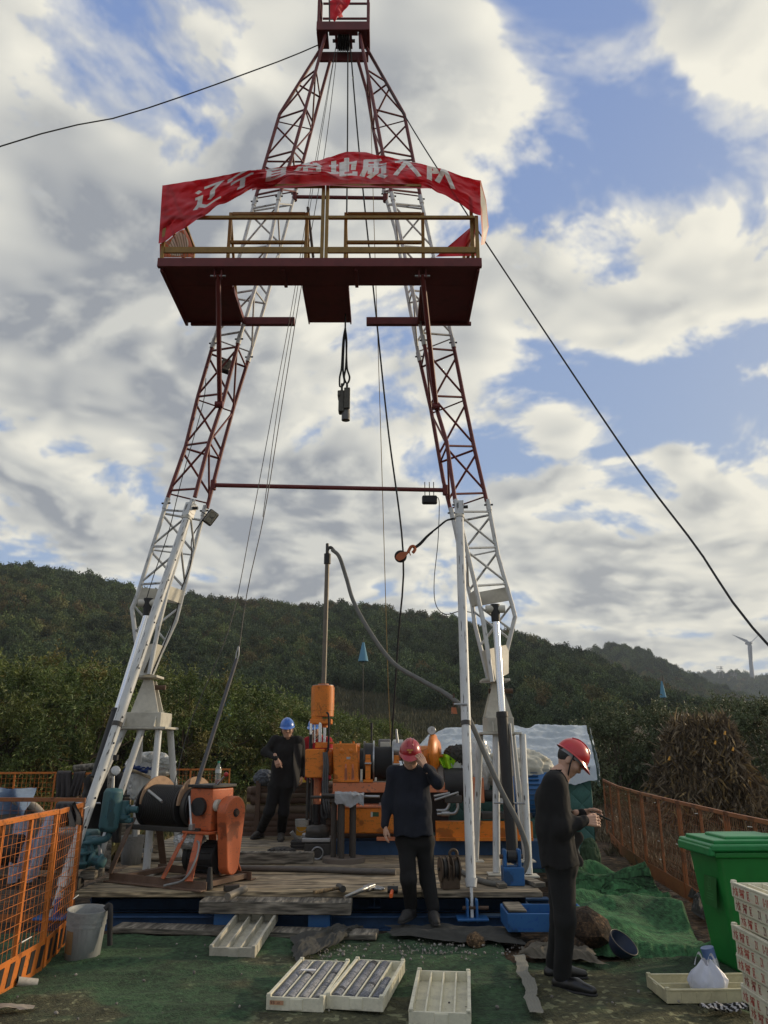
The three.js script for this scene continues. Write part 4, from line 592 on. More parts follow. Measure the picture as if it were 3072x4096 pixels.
  // upper sheet carries the writing; a second fold hangs below and behind it over the rail
  const main = sheet(170, 36, (u, v) => { const a = top(u), b = low(u), f = fold(u), bel = u > 0.32 && u < 0.86 ? smooth(0.32, 0.44, u) * smooth(0.14, 0.26, 0.86 + 0.14 - u) : 0, lo = mix(b[1], f[1] + 8, bel), y = mix(lo, a[1], v), x = mix(mix(b[0], a[0], v), a[0], bel), n = fbm(u * 9, v * 2.5, 3, 4) - 0.5; const d = -PLAT.zr - 0.06 - 0.10 * Math.sin(Math.PI * u) * v + 0.10 * n + 0.035 * Math.sin(u * 42 + v * 6) + 0.30 * v * bel; const rg = 1 - Math.abs(2 * fbm(u * 16 + v * 3, v * 3.4 - u * 5, 21, 3) - 1); return D(R2(x, y + 4 * Math.sin(u * 60) * (1 - v) + 16 * n * (0.3 + 0.7 * bel + 0.4 * (1 - v)) + 5 * (rg - 0.7)), d + 0.10 * (rg - 0.7)); });
  { const uv = main.attributes.uv, lin2 = (t, x) => lerpTable(t, x); for (let i = 0; i < uv.count; i++) { const u = uv.getX(i), v = uv.getY(i); uv.setXY(i, u, lin2([[0, 0], [0.2, 0.02], [0.28, 0], [0.44, 0], [0.52, 0.12], [0.68, 0.10], [0.76, 0.02], [1, 0]], u) + v * lin2([[0, 1], [0.2, 0.9], [0.28, 0.62], [0.44, 0.58], [0.52, 0.82], [0.68, 0.80], [0.76, 0.56], [1, 0.5]], u)); } }
  wp(ban, 'cloth', main, m);
  wp(ban, 'lower_fold', sheet(110, 16, (u, v) => { const k = mix(0.29, 0.845, u), b = low(k), f = fold(k), n = fbm(u * 12, v * 3, 9, 4) - 0.5; const y = mix(b[1] + 5, f[1] - 4, v) + 5 * n; return D(R2(b[0], y), -PLAT.zr - 0.075 + 0.06 * n + 0.05 * Math.sin(v * 3.1) + 0.2 * v); }), plainRed);
  // corner wrap and hanging tails
  const sideR = [R2(1548, 186), R2(1572, 280), R2(1584, 400), R2(1565, 480)], sideRin = [R2(1500, 180), R2(1546, 340), R2(1552, 430), R2(1548, 485)];
  const lin = (P, v) => { const s = v * (P.length - 1), i = Math.min(P.length - 2, Math.floor(s)), k = s - i; return [mix(P[i][0], P[i + 1][0], k), mix(P[i][1], P[i + 1][1], k)]; };
  const flow = (() => { const cv2 = document.createElement('canvas'); cv2.width = cv2.height = 256; const q = cv2.getContext('2d'); q.fillStyle = '#c4683f'; q.fillRect(0, 0, 256, 256); q.fillStyle = '#d8cdb8'; q.beginPath(); q.ellipse(150, 120, 80, 120, 0.3, 0, 7); q.fill(); q.strokeStyle = '#8f8a72'; q.lineWidth = 7; for (let i = 0; i < 8; i++) { q.beginPath(); q.moveTo(90 + i * 17, 250); q.quadraticCurveTo(100 + i * 15, 120, 60 + i * 26, 10); q.stroke(); } q.fillStyle = '#b0281f'; q.fillRect(0, 0, 36, 256); const tt = new THREE.CanvasTexture(cv2); tt.colorSpace = THREE.SRGBColorSpace; return new THREE.MeshPhysicalMaterial({ map: tt, roughness: 0.62, transmission: 0.38, thickness: 0, side: THREE.DoubleSide }); })();
  wp(ban, 'side_fold', sheet(10, 24, (u, v) => { const a = lin(sideRin, 1 - v), b = lin(sideR, 1 - v); return D([mix(a[0], b[0], u), mix(a[1], b[1], u)], -PLAT.zr - 0.04 + 0.28 * u + 0.03 * Math.sin(v * 9)); }), flow);
  const tail = (A, B, C, d, mm) => sheet(20, 20, (u, v) => { const p = [mix(mix(A[0], B[0], u), C[0], v), mix(mix(A[1], B[1], u), C[1], v)]; return D(p, d + 0.05 * Math.sin(u * 7 + v * 3) + 0.12 * u); });
  wp(ban, 'tail', tail(R2(1340, 538), R2(1530, 534), R2(1536, 372), -PLAT.zr + 0.18), plainRed); wp(ban, 'tail', tail(R2(1455, 520), R2(1530, 520), R2(1534, 400), -PLAT.zr + 0.15), flow);
  wp(ban, 'tail', sheet(24, 24, (u, v) => { const a = u * 1.0, p = [mix(68, 225 - 40 * v * v, u), mix(541, mix(478, 412, fade(u)), v)]; return D(R2(...p), -PLAT.zr + 0.10 + 0.12 * u + 0.03 * Math.sin(u * 20)); }), flow);
}

// ------------------------------------------------------------------ ropes, block, hook, lamps
{
  const rope = (name, label, pts, r, m, group) => { const o = thing(name, label, 'rope', pts[pts.length - 1], 0, group); wp(o, 'line', pipe(pts, r, 6, pts.length * 6), m); return o; };
  const head = V(CROWN.cx, CROWN.hC + 0.03, CROWN.zS), hz = -CROWN.zS;
  // hoisting line down to the elevator
  const hk = D(R4(168, 150), 9.75); rope('hoist_rope', 'black steel rope running from the crown sheaves to the hanging elevator', [D(R1(812, 330), hz), D(R1(808, 1250), hz - 0.3), hk], 0.012, MAT.rubber);
  const el = thing('lifting_elevator', 'grey drill rod elevator hanging on two rope loops under the platform', 'elevator', D(R4(175, 920), 9.75));
  wp(el, 'sling_loop', pipe([hk, D(R4(150, 260), 9.75), D(R4(137, 480), 9.75), D(R4(122, 560), 9.74), D(R4(125, 640), 9.73), D(R4(160, 600), 9.73), D(R4(150, 500), 9.75), D(R4(158, 260), 9.76), hk], 0.014, 6, 70), MAT.rubber);
  wp(el, 'sling_loop', pipe([hk, D(R4(180, 260), 9.75), D(R4(172, 470), 9.75), D(R4(160, 560), 9.74), D(R4(183, 610), 9.73), D(R4(204, 560), 9.73), D(R4(182, 470), 9.75), D(R4(176, 260), 9.76), hk], 0.014, 6, 70), MAT.rubber);
  const gm = mat([0.10, 0.095, 0.08], 0.55, { metal: 0.3, scale: 4 }); wp(el, 'body', slab(R4(112, 660), R4(160, 840), 9.68, 0.14, 0.02), gm); wp(el, 'side_plate', slab(R4(158, 640), R4(206, 812), 9.66, 0.05, 0.01), gm); wp(el, 'collar', slab(R4(104, 664), R4(122, 712), 9.66, 0.17, 0.01), gm); wp(el, 'rod_stub', cylY(R4(165, 830), R4(180, 915), 9.75, 0.058, 16), mat([0.14, 0.14, 0.14], 0.5, { metal: 0.4 }));
  for (const x of [140, 182]) wp(el, 'lug', slab(R4(x - 9, 605), R4(x + 9, 665), 9.72, 0.03, 0.008), gm);
  // drum line past the snatch block
  const blk = D(R6(132, 640), 10.2); rope('drum_rope', 'black steel rope from the crown down past the orange block to the drum', [D(R1(828, 330), hz), D(R1(905, 1250), hz - 0.1), D(R2(1060, 760), 10.3), D(R4(520, 960), 10.25), blk.clone().add(V(0.02, 0.06, 0)), D(R6(100, 1400), 10.6), D(G3(333, 560), 11.0)], 0.014, MAT.rubber);
  const hempM = mat([0.30, 0.21, 0.09], 0.9, { grime: null }); rope('thin_rope', 'thin tan rope hanging beside the drum rope', [D(R1(1000, 900), 10.4), D(R2(1065, 700), 10.35), D(R4(440, 300), 10.4), D(R4(480, 1600), 10.6), D(G3(305, 10), 10.9), D(G3(328, 520), 11.1)], 0.006, hempM);
  const thinM = MAT.darkSteel; rope('core_line', 'thin wireline running from the crown to the overshot rod', [D(R1(735, 330), hz), D(R1(615, 1290), 10.3), D(R2(718, 690), 10), D(R3(1240, 970), 9.8), D(R3(1090, 1900), 9.6), D(R5(1610, 940), 9.4), D(R5(1520, 1560), 9.2)], 0.006, thinM);
  rope('winch_line', 'thin wire running from the crown to the core winch drum', [D(R1(722, 330), hz), D(R1(545, 1320), 10.3), D(R2(690, 690), 10), D(R3(1190, 800), 9.8), D(R3(960, 2030), 9.5), D(R5(1440, 1300), 9.2), D(G1(1270, 300), 8.9), D(G1(1150, 760), 8.75)], 0.005, thinM, 'wires to the core winch');
  rope('winch_line', 'thin wire running beside the wireline of the core winch', [D(R1(722, 335), hz - 0.02), D(R1(560, 1320), 10.32), D(R2(702, 690), 10.02), D(R3(1215, 900), 9.82), D(R3(1070, 1960), 9.52)], 0.005, thinM);
  // overshot rod standing by the winch
  const oa = D(R5(1505, 1600), 9.2), ob = D(G1(1305, 735), 8.85), os = thing('overshot_rod', 'slanting grey steel overshot rod hanging behind the core winch', 'overshot', ob); wp(os, 'tube', tube(ob, oa, 0.025, 0.022, 14), mat([0.09, 0.09, 0.10], 0.5, { metal: 0.5, scale: 3 })); wp(os, 'shackle', pipe([oa.clone().add(V(-0.012, 0, 0)), D(R5(1505, 1540), 9.2), D(R5(1525, 1480), 9.2), D(R5(1524, 1560), 9.2), oa.clone().add(V(0.012, 0, 0))], 0.007, 6), MAT.steel); wp(os, 'tip', tube(ob.clone().add(V(0, -0.07, 0)), ob, 0.016, 0.027, 12), MAT.steel);
  // guy wires
  const gl = D([0, 586], 9.0), gA = V(CROWN.xl, CROWN.hC + 0.02, CROWN.zR + 0.15); const dirL = gl.clone().sub(gA), kL = (gA.y + 0.1) / -dirL.y; const endL = gA.clone().addScaledVector(dirL, kL); rope('guy_wire', 'thin guy wire running from the crown off past the fruit trees', [gA, D(R1(170, 535), 10.2), D([520, 455], 9.8), gl, gA.clone().addScaledVector(dirL, kL * 0.6).add(V(0, -0.25, 0)), endL], 0.011, MAT.rubber);
  const gB = V(CROWN.xr - 0.05, CROWN.hC + 0.02, CROWN.zR + 0.1); rope('guy_wire', 'sagging black guy wire running from the crown out over the mesh fence', [gB, D(R1(1290, 970), 10.1), D(B2(1240, 390), 9.5), D([2107, 1218], 8.6), D([2518, 1830], 7.4), D([2780, 2180], 6.7), D([3072, 2580], 6.0), V(3.9, 0.9, -5.2), V(4.3, 0.02, -4.8)], 0.011, MAT.rubber);
  const cable = (label, pts, r = 0.006) => rope('power_cable', label, pts, r, MAT.rubber);
  cable('thin black cable hanging down the lattice leg beside the core winch', [K(R3(530, 650), 0), K(R3(500, 900), -0.1), K(R3(330, 1500), -0.1), K(R5(960, 60), -0.1), K(R5(870, 420), -0.12), K(R5(740, 800), -0.12), K(R5(640, 1120), -0.15)]);
  // snatch block on its sling
  const om = mat([0.46, 0.11, 0.03], 0.5, { scale: 4 }), sb = thing('snatch_block', 'orange snatch block with a hook on a rope sling', 'snatch block', blk), at = (x, y, d = 0) => D(R6(x, y), 10.2 + d);
  for (const s of [-0.045, 0.045]) wp(sb, 'cheek', plate([at(72, 660, s), at(110, 684, s), at(150, 665, s), at(196, 612, s), at(185, 596, s), at(118, 602, s), at(82, 630, s)], 0.012), om);
  wp(sb, 'pulley', tube(at(122, 642, -0.03), at(122, 642, 0.03), 0.085, 0.085, 20), MAT.black); wp(sb, 'hook', pipe([at(190, 606), at(203, 578), at(220, 552), at(245, 548), at(257, 570), at(248, 592), at(234, 608)], 0.022, 8, 40), om); wp(sb, 'latch', tube(at(203, 600), at(214, 632), 0.008, 0.008, 6), om);
  wp(sb, 'sling', pipe([at(240, 566), at(300, 520), at(370, 450), at(470, 370), at(545, 310, -0.2), D(R6(600, 294), 9.7), K(R6(632, 290), -0.12)], 0.014, 6), MAT.rubber); wp(sb, 'sling', pipe([at(246, 574), at(310, 528), at(372, 458), at(420, 415)], 0.012, 6), MAT.rubber);
  // lamps
  const lens = mat([0.30, 0.28, 0.22], 0.3, { grime: 'worn', scale: 8 });
  function lamp(label, c, w, h, rot, hang) { const glass = hang ? MAT.black : lens; const o = thing('floodlight', label, 'floodlight', c); o.rotation.set(...rot); lp(o, 'housing', uvm(new RoundedBoxGeometry(w, h, 0.09, 2, 0.025)), MAT.black); lp(o, 'lens', uvm(new RoundedBoxGeometry(w * 0.84, h * 0.78, 0.02, 1, 0.008)).translate(0, 0, 0.045), glass); for (const s of [-1, 1]) lp(o, 'reflector', lathe([[0.008, -0.01], [h * 0.26, 0.002], [h * 0.27, 0.005]], 20).rotateX(Math.PI / 2).translate(s * w * 0.2, 0, 0.054), MAT.darkSteel); for (const s of hang ? [-0.3, 0, 0.28] : [0]) lp(o, 'bracket', tube(V(s * w, h / 2 - 0.02, 0), V(s * w, h / 2 + (hang ? 0.2 : 0.07), hang ? -0.02 : -0.05), 0.007, 0.007, 6), MAT.darkSteel); return o; }
  lamp('black floodlight hanging under the red cross bar', K(R6(392, 116), OFF.inner), 0.215, 0.125, [0.1, 0, 0], true);
  lamp('square floodlight tilted on the white lattice leg beside the core winch', K(R5(1262, 280), OFF.inner - 0.05), 0.21, 0.15, [0.2, 0.3, 0.95], false);
  lamp('dark floodlight strapped inside the red lattice leg', K(R3(722, 535), 0.05), 0.17, 0.23, [-0.2, 0.2, -0.25], false);
  rope('lamp_cable', 'thin black lamp cable looping from the floodlight to the lattice leg', [K(R6(468, 90), OFF.inner), K(R6(482, 160), OFF.inner), K(R6(470, 500), OFF.inner - 0.1), K(R6(435, 860), OFF.inner - 0.1), K(R6(450, 1090), OFF.inner - 0.1), K(R6(540, 1180), OFF.inner), K(R6(680, 1150), OFF.inner), K(R6(790, 1165), OFF.inner)], 0.006, MAT.rubber);
  rope('lamp_cable', 'black cable tied along the white lattice leg under the floodlight', [K(R5(1190, 300), 0.2), K(R5(1090, 470), 0.22), K(R5(1080, 700), 0.2), K(R5(990, 950), 0.2), K(R5(930, 1210), 0.2), K(R5(790, 1560), 0.22), K(R5(690, 1800), 0.2)], 0.008, MAT.rubber);
}

// ------------------------------------------------------------------ drilling deck and its base
{
  const deck = thing('drilling_deck', 'weathered plank deck under the derrick and drilling machine', 'deck', [-0.75, 0, -9.9]), r = rngOf(19), mats = [MAT.wood, MAT.woodB, MAT.woodC, MAT.wood];
  const plank = (x0, x1, z, w, y, th, m, tilt = 0) => { const g = bx(x1 - x0, th, w, 0, 0, 0, 0.006); g.rotateY(tilt); g.translate((x0 + x1) / 2, y + (r() - 0.5) * 0.016, z); const uv = g.attributes.uv, o = r() * 5; for (let i = 0; i < uv.count; i++) uv.setXY(i, uv.getX(i) + o, uv.getY(i) + o * 1.7); wp(deck, 'plank', g, m); };
  let z = -8.28;
  while (z > -12.2) {
    const w = 0.24 + 0.07 * r(), zc = z - w / 2; let x = -3.05 + 0.05 * r(); const xe = 1.56 + 0.05 * (r() - 0.5), cuts = r() < 0.45 ? [xe] : [mix(-1.4, 0.4, r()), xe];
    for (const c of cuts) { plank(x, c - 0.006, zc, w - 0.018 - 0.014 * r(), DECK - 0.05, 0.05, mats[Math.floor(r() * 4)], (r() - 0.5) * 0.004); x = c; } z -= w;
  }
  // second layer behind, and a loose edge board
  z = -10.25; while (z > -12.6) { const w = 0.26 + 0.05 * r(); plank(-3.3 + 0.1 * r(), -0.92, z - w / 2, w - 0.012, DECK + 0.012, 0.048, mats[Math.floor(r() * 4)]); z -= w; }
  const e = D(G2(30, 1605), 10.1), e2 = D(G2(785, 1665), 10.1); wp(deck, 'edge_board', beam(V(-2.35, DECK + 0.075, -10.15), V(e2.x, DECK + 0.075, -10.13), 0.12, 0.13, 0.008), MAT.woodGrey);
  const base = thing('base_frame', 'blue steel base frame of rolled beams under the deck', 'base frame', [-0.75, 0, -9.9]);
  const ibeam = (a, b, h, w, m) => { wp(base, 'beam', [beam(a.clone().setY(a.y + h - 0.008), b.clone().setY(b.y + h - 0.008), w, 0.016, 0.002), beam(a.clone().setY(a.y + 0.008), b.clone().setY(b.y + 0.008), w, 0.016, 0.002), beam(a.clone().setY(a.y + h / 2), b.clone().setY(b.y + h / 2), 0.012, h - 0.03, 0.001)], m); };
  ibeam(V(-3.4, 0.0, -8.42), V(1.9, 0.0, -8.42), 0.13, 0.14, MAT.blueDark); ibeam(V(-3.4, 0, -11.9), V(1.9, 0, -11.9), 0.13, 0.14, MAT.blueDark);
  for (const x of [-3.0, -1.55, -0.1, 1.45]) { ibeam(V(x, 0.135, -8.7), V(x, 0.135, -12.1), 0.165, 0.12, MAT.blueDark); }
  for (const zz of [-9.3, -10.6]) ibeam(V(-3.2, 0, zz), V(1.8, 0, zz), 0.13, 0.14, MAT.blueDark);
  wp(base, 'foot_plate', bx(0.3, 0.02, 0.2, footB.x, 0.131, footB.z), MAT.blue); wp(base, 'foot_plate', bx(0.3, 0.02, 0.2, footA.x, 0.131, footA.z), MAT.blue);
  // plank step on two blue stubs
  const st = thing('plank_step', 'thick plank step on two blue steel stubs before the deck', 'step', [-0.9, 0, -8.15]), s0 = D(G5(1120, 265), 8.16), s1 = D(G6(838, 275), 8.16), yT = s0.y;
  wp(st, 'plank', beam(V(s0.x, yT - 0.06, -8.16), V(s1.x, yT - 0.07, -8.14), 0.26, 0.11, 0.01), MAT.woodGrey);
  for (const [a, b] of [[G2(-10, 2060), G2(42, 2212)], [G2(748, 2060), G2(932, 2212)]]) { const x0 = D(a, 8.2).x, x1 = D(b, 8.2).x, cx = Math.max((x0 + x1) / 2, s0.x + 0.2); wp(st, 'stub', bx(0.21, yT - 0.125 - 0.012, 0.2, cx, 0.012, -8.2), MAT.blue); }
  // old board on the ground, blue tray, loose boards
  solo('ground_board', beam(G(G5(640, 480), 0).setY(0.08), G(G6(960, 445), 0).setY(0.075), 0.24, 0.05, 0.01), MAT.woodGrey, 'grey weathered board lying along the base beam', 'board');
  const tp = G(G3(1270, 2048), 0.16), tw = 0.74, tray = thing('blue_tray', 'open blue steel tray set on the base beam under the deck corner', 'tray', [tp.x + tw / 2, 0.14, tp.z - 0.22]);
  const tb = 0.15; lp(tray, 'front_side', bx(tw, tb, 0.02, 0, 0, 0.22), MAT.blue); lp(tray, 'back_side', bx(tw, tb, 0.02, 0, 0, -0.22), MAT.blue); for (const s of [-1, 1]) lp(tray, 'end_side', bx(0.02, tb - 0.004, 0.42, s * (tw / 2 - 0.01), 0, 0), MAT.blue); lp(tray, 'floor', bx(tw - 0.05, 0.015, 0.40, 0, 0.004, 0), MAT.blueDark); lp(tray, 'ledge_board', bx(0.16, 0.02, 0.4, -tw / 2 + 0.1, tb + 0.002, 0), MAT.woodGrey);
  solo('gravel_board', beam(G(G3(1130, 1640), DECK + 0.02), G(G3(1230, 1700), DECK + 0.02), 0.09, 0.045, 0.004), MAT.woodGrey, 'short grey batten lying by the blue cylinder foot', 'board');
  solo('gravel_board', beam(G(G3(1400, 1640), DECK + 0.02), G(G3(1530, 1690), DECK + 0.02), 0.12, 0.045, 0.004), MAT.woodGrey, 'short grey batten lying under the white trestle foot', 'board');
  // pipe and hose along the deck
  const pz = (x, y) => G(G2(x, y), DECK).setY(DECK + 0.035); solo('drill_pipe', bent([pz(10, 1735), pz(600, 1745), pz(1510, 1775)], 0.033, 12), mat([0.14, 0.125, 0.11], 0.6, { metal: 0.3, scale: 3 }), 'long grey steel pipe lying across the deck planks', 'pipe');
}

// ------------------------------------------------------------------ drilling machine
{
  const rig = thing('drilling_machine', 'orange spindle drilling machine with rope drum on its frame', 'drilling machine', [-0.2, DECK, -11.0]), d0 = 10.75, O = MAT.orange, at = (x, y, d = d0) => D(D1(x, y), d);
  const P = (name, geo, m = O, par = rig, label) => wp(par, name, geo, m, label), S = (x0, y0, x1, y1, d, th, b = 0.012) => slab(D1(x0, y0), D1(x1, y1), d, th, b), rad = (px, d) => px / 2.37 / ppm(D([1500, 3200], d));
  // swivel head
  const zs = 11.0; const rv = (x0, y0, x1, y1, d) => { const a = D(D1((x0 + x1) / 2, y0), d), b = D(D1((x0 + x1) / 2, y1), d), r = Math.abs(D(D1(x1, y1), d).x - D(D1(x0, y1), d).x) / 2; return tube(V(a.x, b.y, -d), V(a.x, a.y, -d), r, r, 30); };
  const hd = P('feed_head', [rv(345, 165, 565, 385, zs), rv(352, 150, 558, 166, zs)], O); P('head_ring', rv(342, 386, 558, 440, zs), O, hd); P('top_cap', rv(408, 132, 510, 150, zs), MAT.orangePale, hd); P('top_seal', rv(356, 146, 556, 152, zs + 0.001), MAT.steel, hd);
  const yk = P('yoke', S(330, 462, 535, 512, zs - 0.14, 0.26), O); P('yoke_lug', S(345, 425, 445, 470, zs - 0.13, 0.1), O, yk); P('gland', rv(440, 500, 500, 545, zs), O, yk);
  for (const [x0, x1, y0, y1, dd] of [[330, 356, 505, 625, -0.12], [412, 446, 500, 682, -0.12], [458, 486, 540, 690, 0.1], [372, 386, 505, 690, 0.1]]) P('feed_rod', rv(x0, y0, x1, y1, zs + dd), MAT.chrome);
  P('rod_sleeve', rv(324, 610, 360, 752, zs - 0.12), MAT.black); P('lower_flange', S(380, 685, 500, 742, zs - 0.15, 0.3), O); P('valve_arm', cylX(D1(495, 690), D1(558, 692), zs - 0.2, 0.016, 10), O);
  const sb = P('spindle_box', plate([at(298, 765, zs - 0.16), at(298, 1005, zs - 0.16), at(312, 1012, zs - 0.16), at(466, 1012, zs - 0.16), at(466, 757, zs - 0.16), at(306, 757, zs - 0.16)], 0.1, 0.012), O); P('spindle_box_body', S(310, 762, 545, 1000, zs - 0.1, 0.34, 0.03), O, sb); P('cover_ring', S(380, 775, 430, 800, zs - 0.225, 0.02), O, sb); P('side_housing', S(466, 742, 548, 960, zs - 0.05, 0.3, 0.03), O, sb);
  P('guide_column', rv(370, 1015, 442, 1270, zs), MAT.orangePale); P('chuck', rv(354, 1270, 434, 1440, zs), MAT.black); P('casing', rv(372, 1440, 420, 1640, zs), MAT.darkSteel);
  for (const [x0, x1] of [[300, 326], [336, 362]]) P('guide_rod', rv(x0, 1010, x1, 1420, zs - 0.08), MAT.darkSteel);
  for (const [x, k] of [[470, 0], [484, 1], [498, 2]]) P('hydraulic_hose', pipe([at(x - 8, 780, zs - 0.26), at(x - 4 + k * 4, 900, zs - 0.28), at(x - 14 + k * 6, 1100, zs - 0.27), at(x - 2 + k * 10, 1300, zs - 0.27), at(x + 40, 1400, zs - 0.2)], 0.014, 8), mat([0.09, 0.095, 0.10], 0.7, { scale: 3 }));
  P('hydraulic_hose', pipe([at(490, 400, zs - 0.3), at(508, 430, zs - 0.3), at(512, 560, zs - 0.28), at(504, 740, zs - 0.25), at(490, 780, zs - 0.25)], 0.014, 8), MAT.rubber);
  P('hydraulic_hose', pipe([at(440, 1280, zs - 0.25), at(446, 1380, zs - 0.3), at(470, 1405, zs - 0.3), at(494, 1380, zs - 0.25), at(470, 1200, zs - 0.2)], 0.014, 8), MAT.rubber);
  // gearbox
  const gb = P('gearbox', plate([at(556, 712), at(570, 1030), at(565, 1040), at(790, 1040), at(768, 705), at(560, 705)], 0.06, 0.012), O); P('gearbox_body', S(552, 708, 800, 1040, d0 + 0.05, 0.5, 0.03), O, gb); P('gearbox_foot', S(545, 1038, 800, 1066, d0 - 0.06, 0.6, 0.008), O, gb);
  for (const x of [634, 722]) { const c = at(x, 766, d0 - 0.03); const cap = P('round_cap', lathe([[0, 0.03], [0.03, 0.03], [0.034, 0.018], [0.034, 0.02], [0.043, 0.02], [0.046, 0]], 26).rotateX(Math.PI / 2).translate(c.x, c.y, c.z - 0.01), O, gb); }
  for (const x of [620, 746]) P('eye_bolt', rv(x - 9, 676, x + 9, 708, d0 + 0.2), O, gb); for (const x of [672, 738]) P('rib', plate([at(x - 5, 895, d0 - 0.03), at(x - 12, 1040, d0 - 0.03), at(x + 12, 1040, d0 - 0.03), at(x + 5, 895, d0 - 0.03)], 0.05, 0.004), MAT.orangePale, gb);
  P('name_plate', S(678, 824, 714, 846, d0 - 0.045, 0.012, 0.002), MAT.steel, gb);
  P('clutch_housing', cylX(D1(770, 870), D1(806, 870), d0 + 0.25, 0.24, 32), O, gb);
  // drum
  const dz = d0 + 0.25, drum = P('drum', cylX(D1(932, 880), D1(1112, 880), dz, 0.195, 36), MAT.black); P('brake_disc', cylX(D1(800, 890), D1(838, 890), dz, 0.20, 36), MAT.black, drum); P('flange', cylX(D1(840, 860), D1(858, 860), dz, 0.255, 40), MAT.darkSteel, drum); P('brake_drum', cylX(D1(856, 866), D1(932, 866), dz, 0.24, 40), MAT.black, drum); P('flange', cylX(D1(930, 860), D1(944, 860), dz, 0.262, 40), MAT.steel, drum); P('flange', cylX(D1(1110, 860), D1(1122, 860), dz, 0.262, 40), MAT.steel, drum);
  const a0 = at(944, 880, dz), a1 = at(1110, 880, dz), nW = 15; for (let i = 0; i < nW; i++) P('rope_turn', new THREE.TorusGeometry(0.203, 0.0105, 6, 40).rotateY(Math.PI / 2).translate(mix(a0.x, a1.x, (i + 0.5) / nW), (a0.y + a1.y) / 2, -dz), MAT.rubber, drum);
  for (const [x0, x1, y0] of [[856, 906, 802], [1126, 1176, 810]]) { const br = P('brake_band', [S(x0, y0, x1, 1040, d0 - 0.02, 0.05, 0.008), S(x0 - 4, y0 + 60, x1 + 4, y0 + 105, d0 - 0.035, 0.07, 0.008), S(x0 - 20, 1040, x1 + 22, 1066, d0 - 0.06, 0.4, 0.006)], O); P('band_pin', cylX(D1(x0 - 6, y0 + 84), D1(x1 + 8, y0 + 84), d0 - 0.05, 0.012, 10), MAT.steel, br); }
  P('steel_housing', cylX(D1(1122, 760), D1(1215, 760), dz, 0.14, 30), MAT.steel); P('lever', tube(at(915, 670, d0), at(916, 510, d0), 0.012, 0.011, 8), MAT.black); P('lever_grip', tube(at(916, 560, d0), at(917, 500, d0), 0.019, 0.019, 10), MAT.black); P('lever', tube(at(1162, 690, d0), at(1148, 560, d0), 0.02, 0.016, 10), MAT.steel);
  P('cover_box', S(980, 655, 1098, 725, d0 + 0.5, 0.2, 0.02), mat([0.20, 0.20, 0.20], 0.6)); P('cover_panel', S(998, 682, 1094, 735, d0 + 0.44, 0.03, 0.006), MAT.creamPaint); P('grease_cup', rv(808, 940, 832, 1050, d0 - 0.02), MAT.creamPaint); P('grease_cup', S(945, 1018, 966, 1052, d0 - 0.02, 0.03, 0.005), MAT.creamPaint);
  // gauge and hand wheel
  const ga = at(1485, 576, d0 + 0.1); const gauge = P('gauge', lathe([[0, 0.022], [0.05, 0.022], [0.058, 0.015], [0.058, -0.02], [0, -0.02]], 26).rotateX(Math.PI / 2).translate(ga.x, ga.y, ga.z), MAT.steel); P('dial', new THREE.CircleGeometry(0.049, 24).translate(ga.x, ga.y, ga.z + 0.024), mat([0.55, 0.56, 0.56], 0.5, { grime: null }), gauge); P('needle', bx(0.004, 0.04, 0.002, ga.x + 0.003, ga.y - 0.005, ga.z + 0.0265, 0.0005), MAT.black, gauge); P('stem', rv(1480, 610, 1492, 650, d0 + 0.1), MAT.black, gauge); P('valve_knob', S(1460, 628, 1500, 662, d0 + 0.05, 0.06, 0.01), MAT.black, gauge);
  const dc = at(1500, 790, d0 + 0.15), ph = P('clutch_wheel', lathe([[0.02, 0.09], [0.16, 0.085], [0.20, 0.05], [0.245, 0.035], [0.25, 0], [0.24, -0.03], [0.10, -0.05], [0.10, -0.22], [0.02, -0.22]], 40).rotateZ(-Math.PI / 2).rotateY(-0.25).translate(dc.x, dc.y, dc.z), O); P('clutch_shaft', cylX(D1(1540, 815), D1(1590, 815), d0 + 0.15, 0.02, 10), O, ph); P('hub', cylX(D1(1385, 815), D1(1450, 815), d0 + 0.15, 0.11, 24), O, ph);
  // frame
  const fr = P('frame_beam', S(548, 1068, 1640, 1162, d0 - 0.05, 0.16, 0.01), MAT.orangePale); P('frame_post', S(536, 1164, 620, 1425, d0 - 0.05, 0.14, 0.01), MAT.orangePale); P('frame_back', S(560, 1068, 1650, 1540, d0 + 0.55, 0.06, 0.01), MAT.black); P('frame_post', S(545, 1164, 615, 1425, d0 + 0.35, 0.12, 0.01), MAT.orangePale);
  const tk = P('oil_tank', S(612, 1305, 1240, 1552, d0 - 0.02, 0.4, 0.02), O); P('tank_lid', S(606, 1290, 1245, 1306, d0 - 0.04, 0.44, 0.004), MAT.orangePale, tk); P('sight_glass', S(908, 1345, 926, 1393, d0 - 0.03, 0.015, 0.002), MAT.creamPaint, tk); P('tank_label', S(926, 1347, 984, 1390, d0 - 0.025, 0.008, 0.001), mat([0.03, 0.08, 0.03], 0.6, { grime: null }), tk); P('filler_valve', [rv(700, 1245, 742, 1292, d0 + 0.1), cylX(D1(680, 1268), D1(785, 1268), d0 + 0.1, 0.022, 12)], MAT.orangePale, tk); P('filler_valve', rv(985, 1258, 1015, 1292, d0 + 0.1), MAT.steel, tk);
  for (let i = 0; i < 7; i++) P('lid_bolt', rv(800 + i * 30, 1283, 812 + i * 30, 1291, d0 + 0.05 * (i % 3)), MAT.steel, tk);
  P('tank_bracket', S(962, 1585, 1140, 1620, d0 - 0.03, 0.1, 0.006), MAT.orangePale);
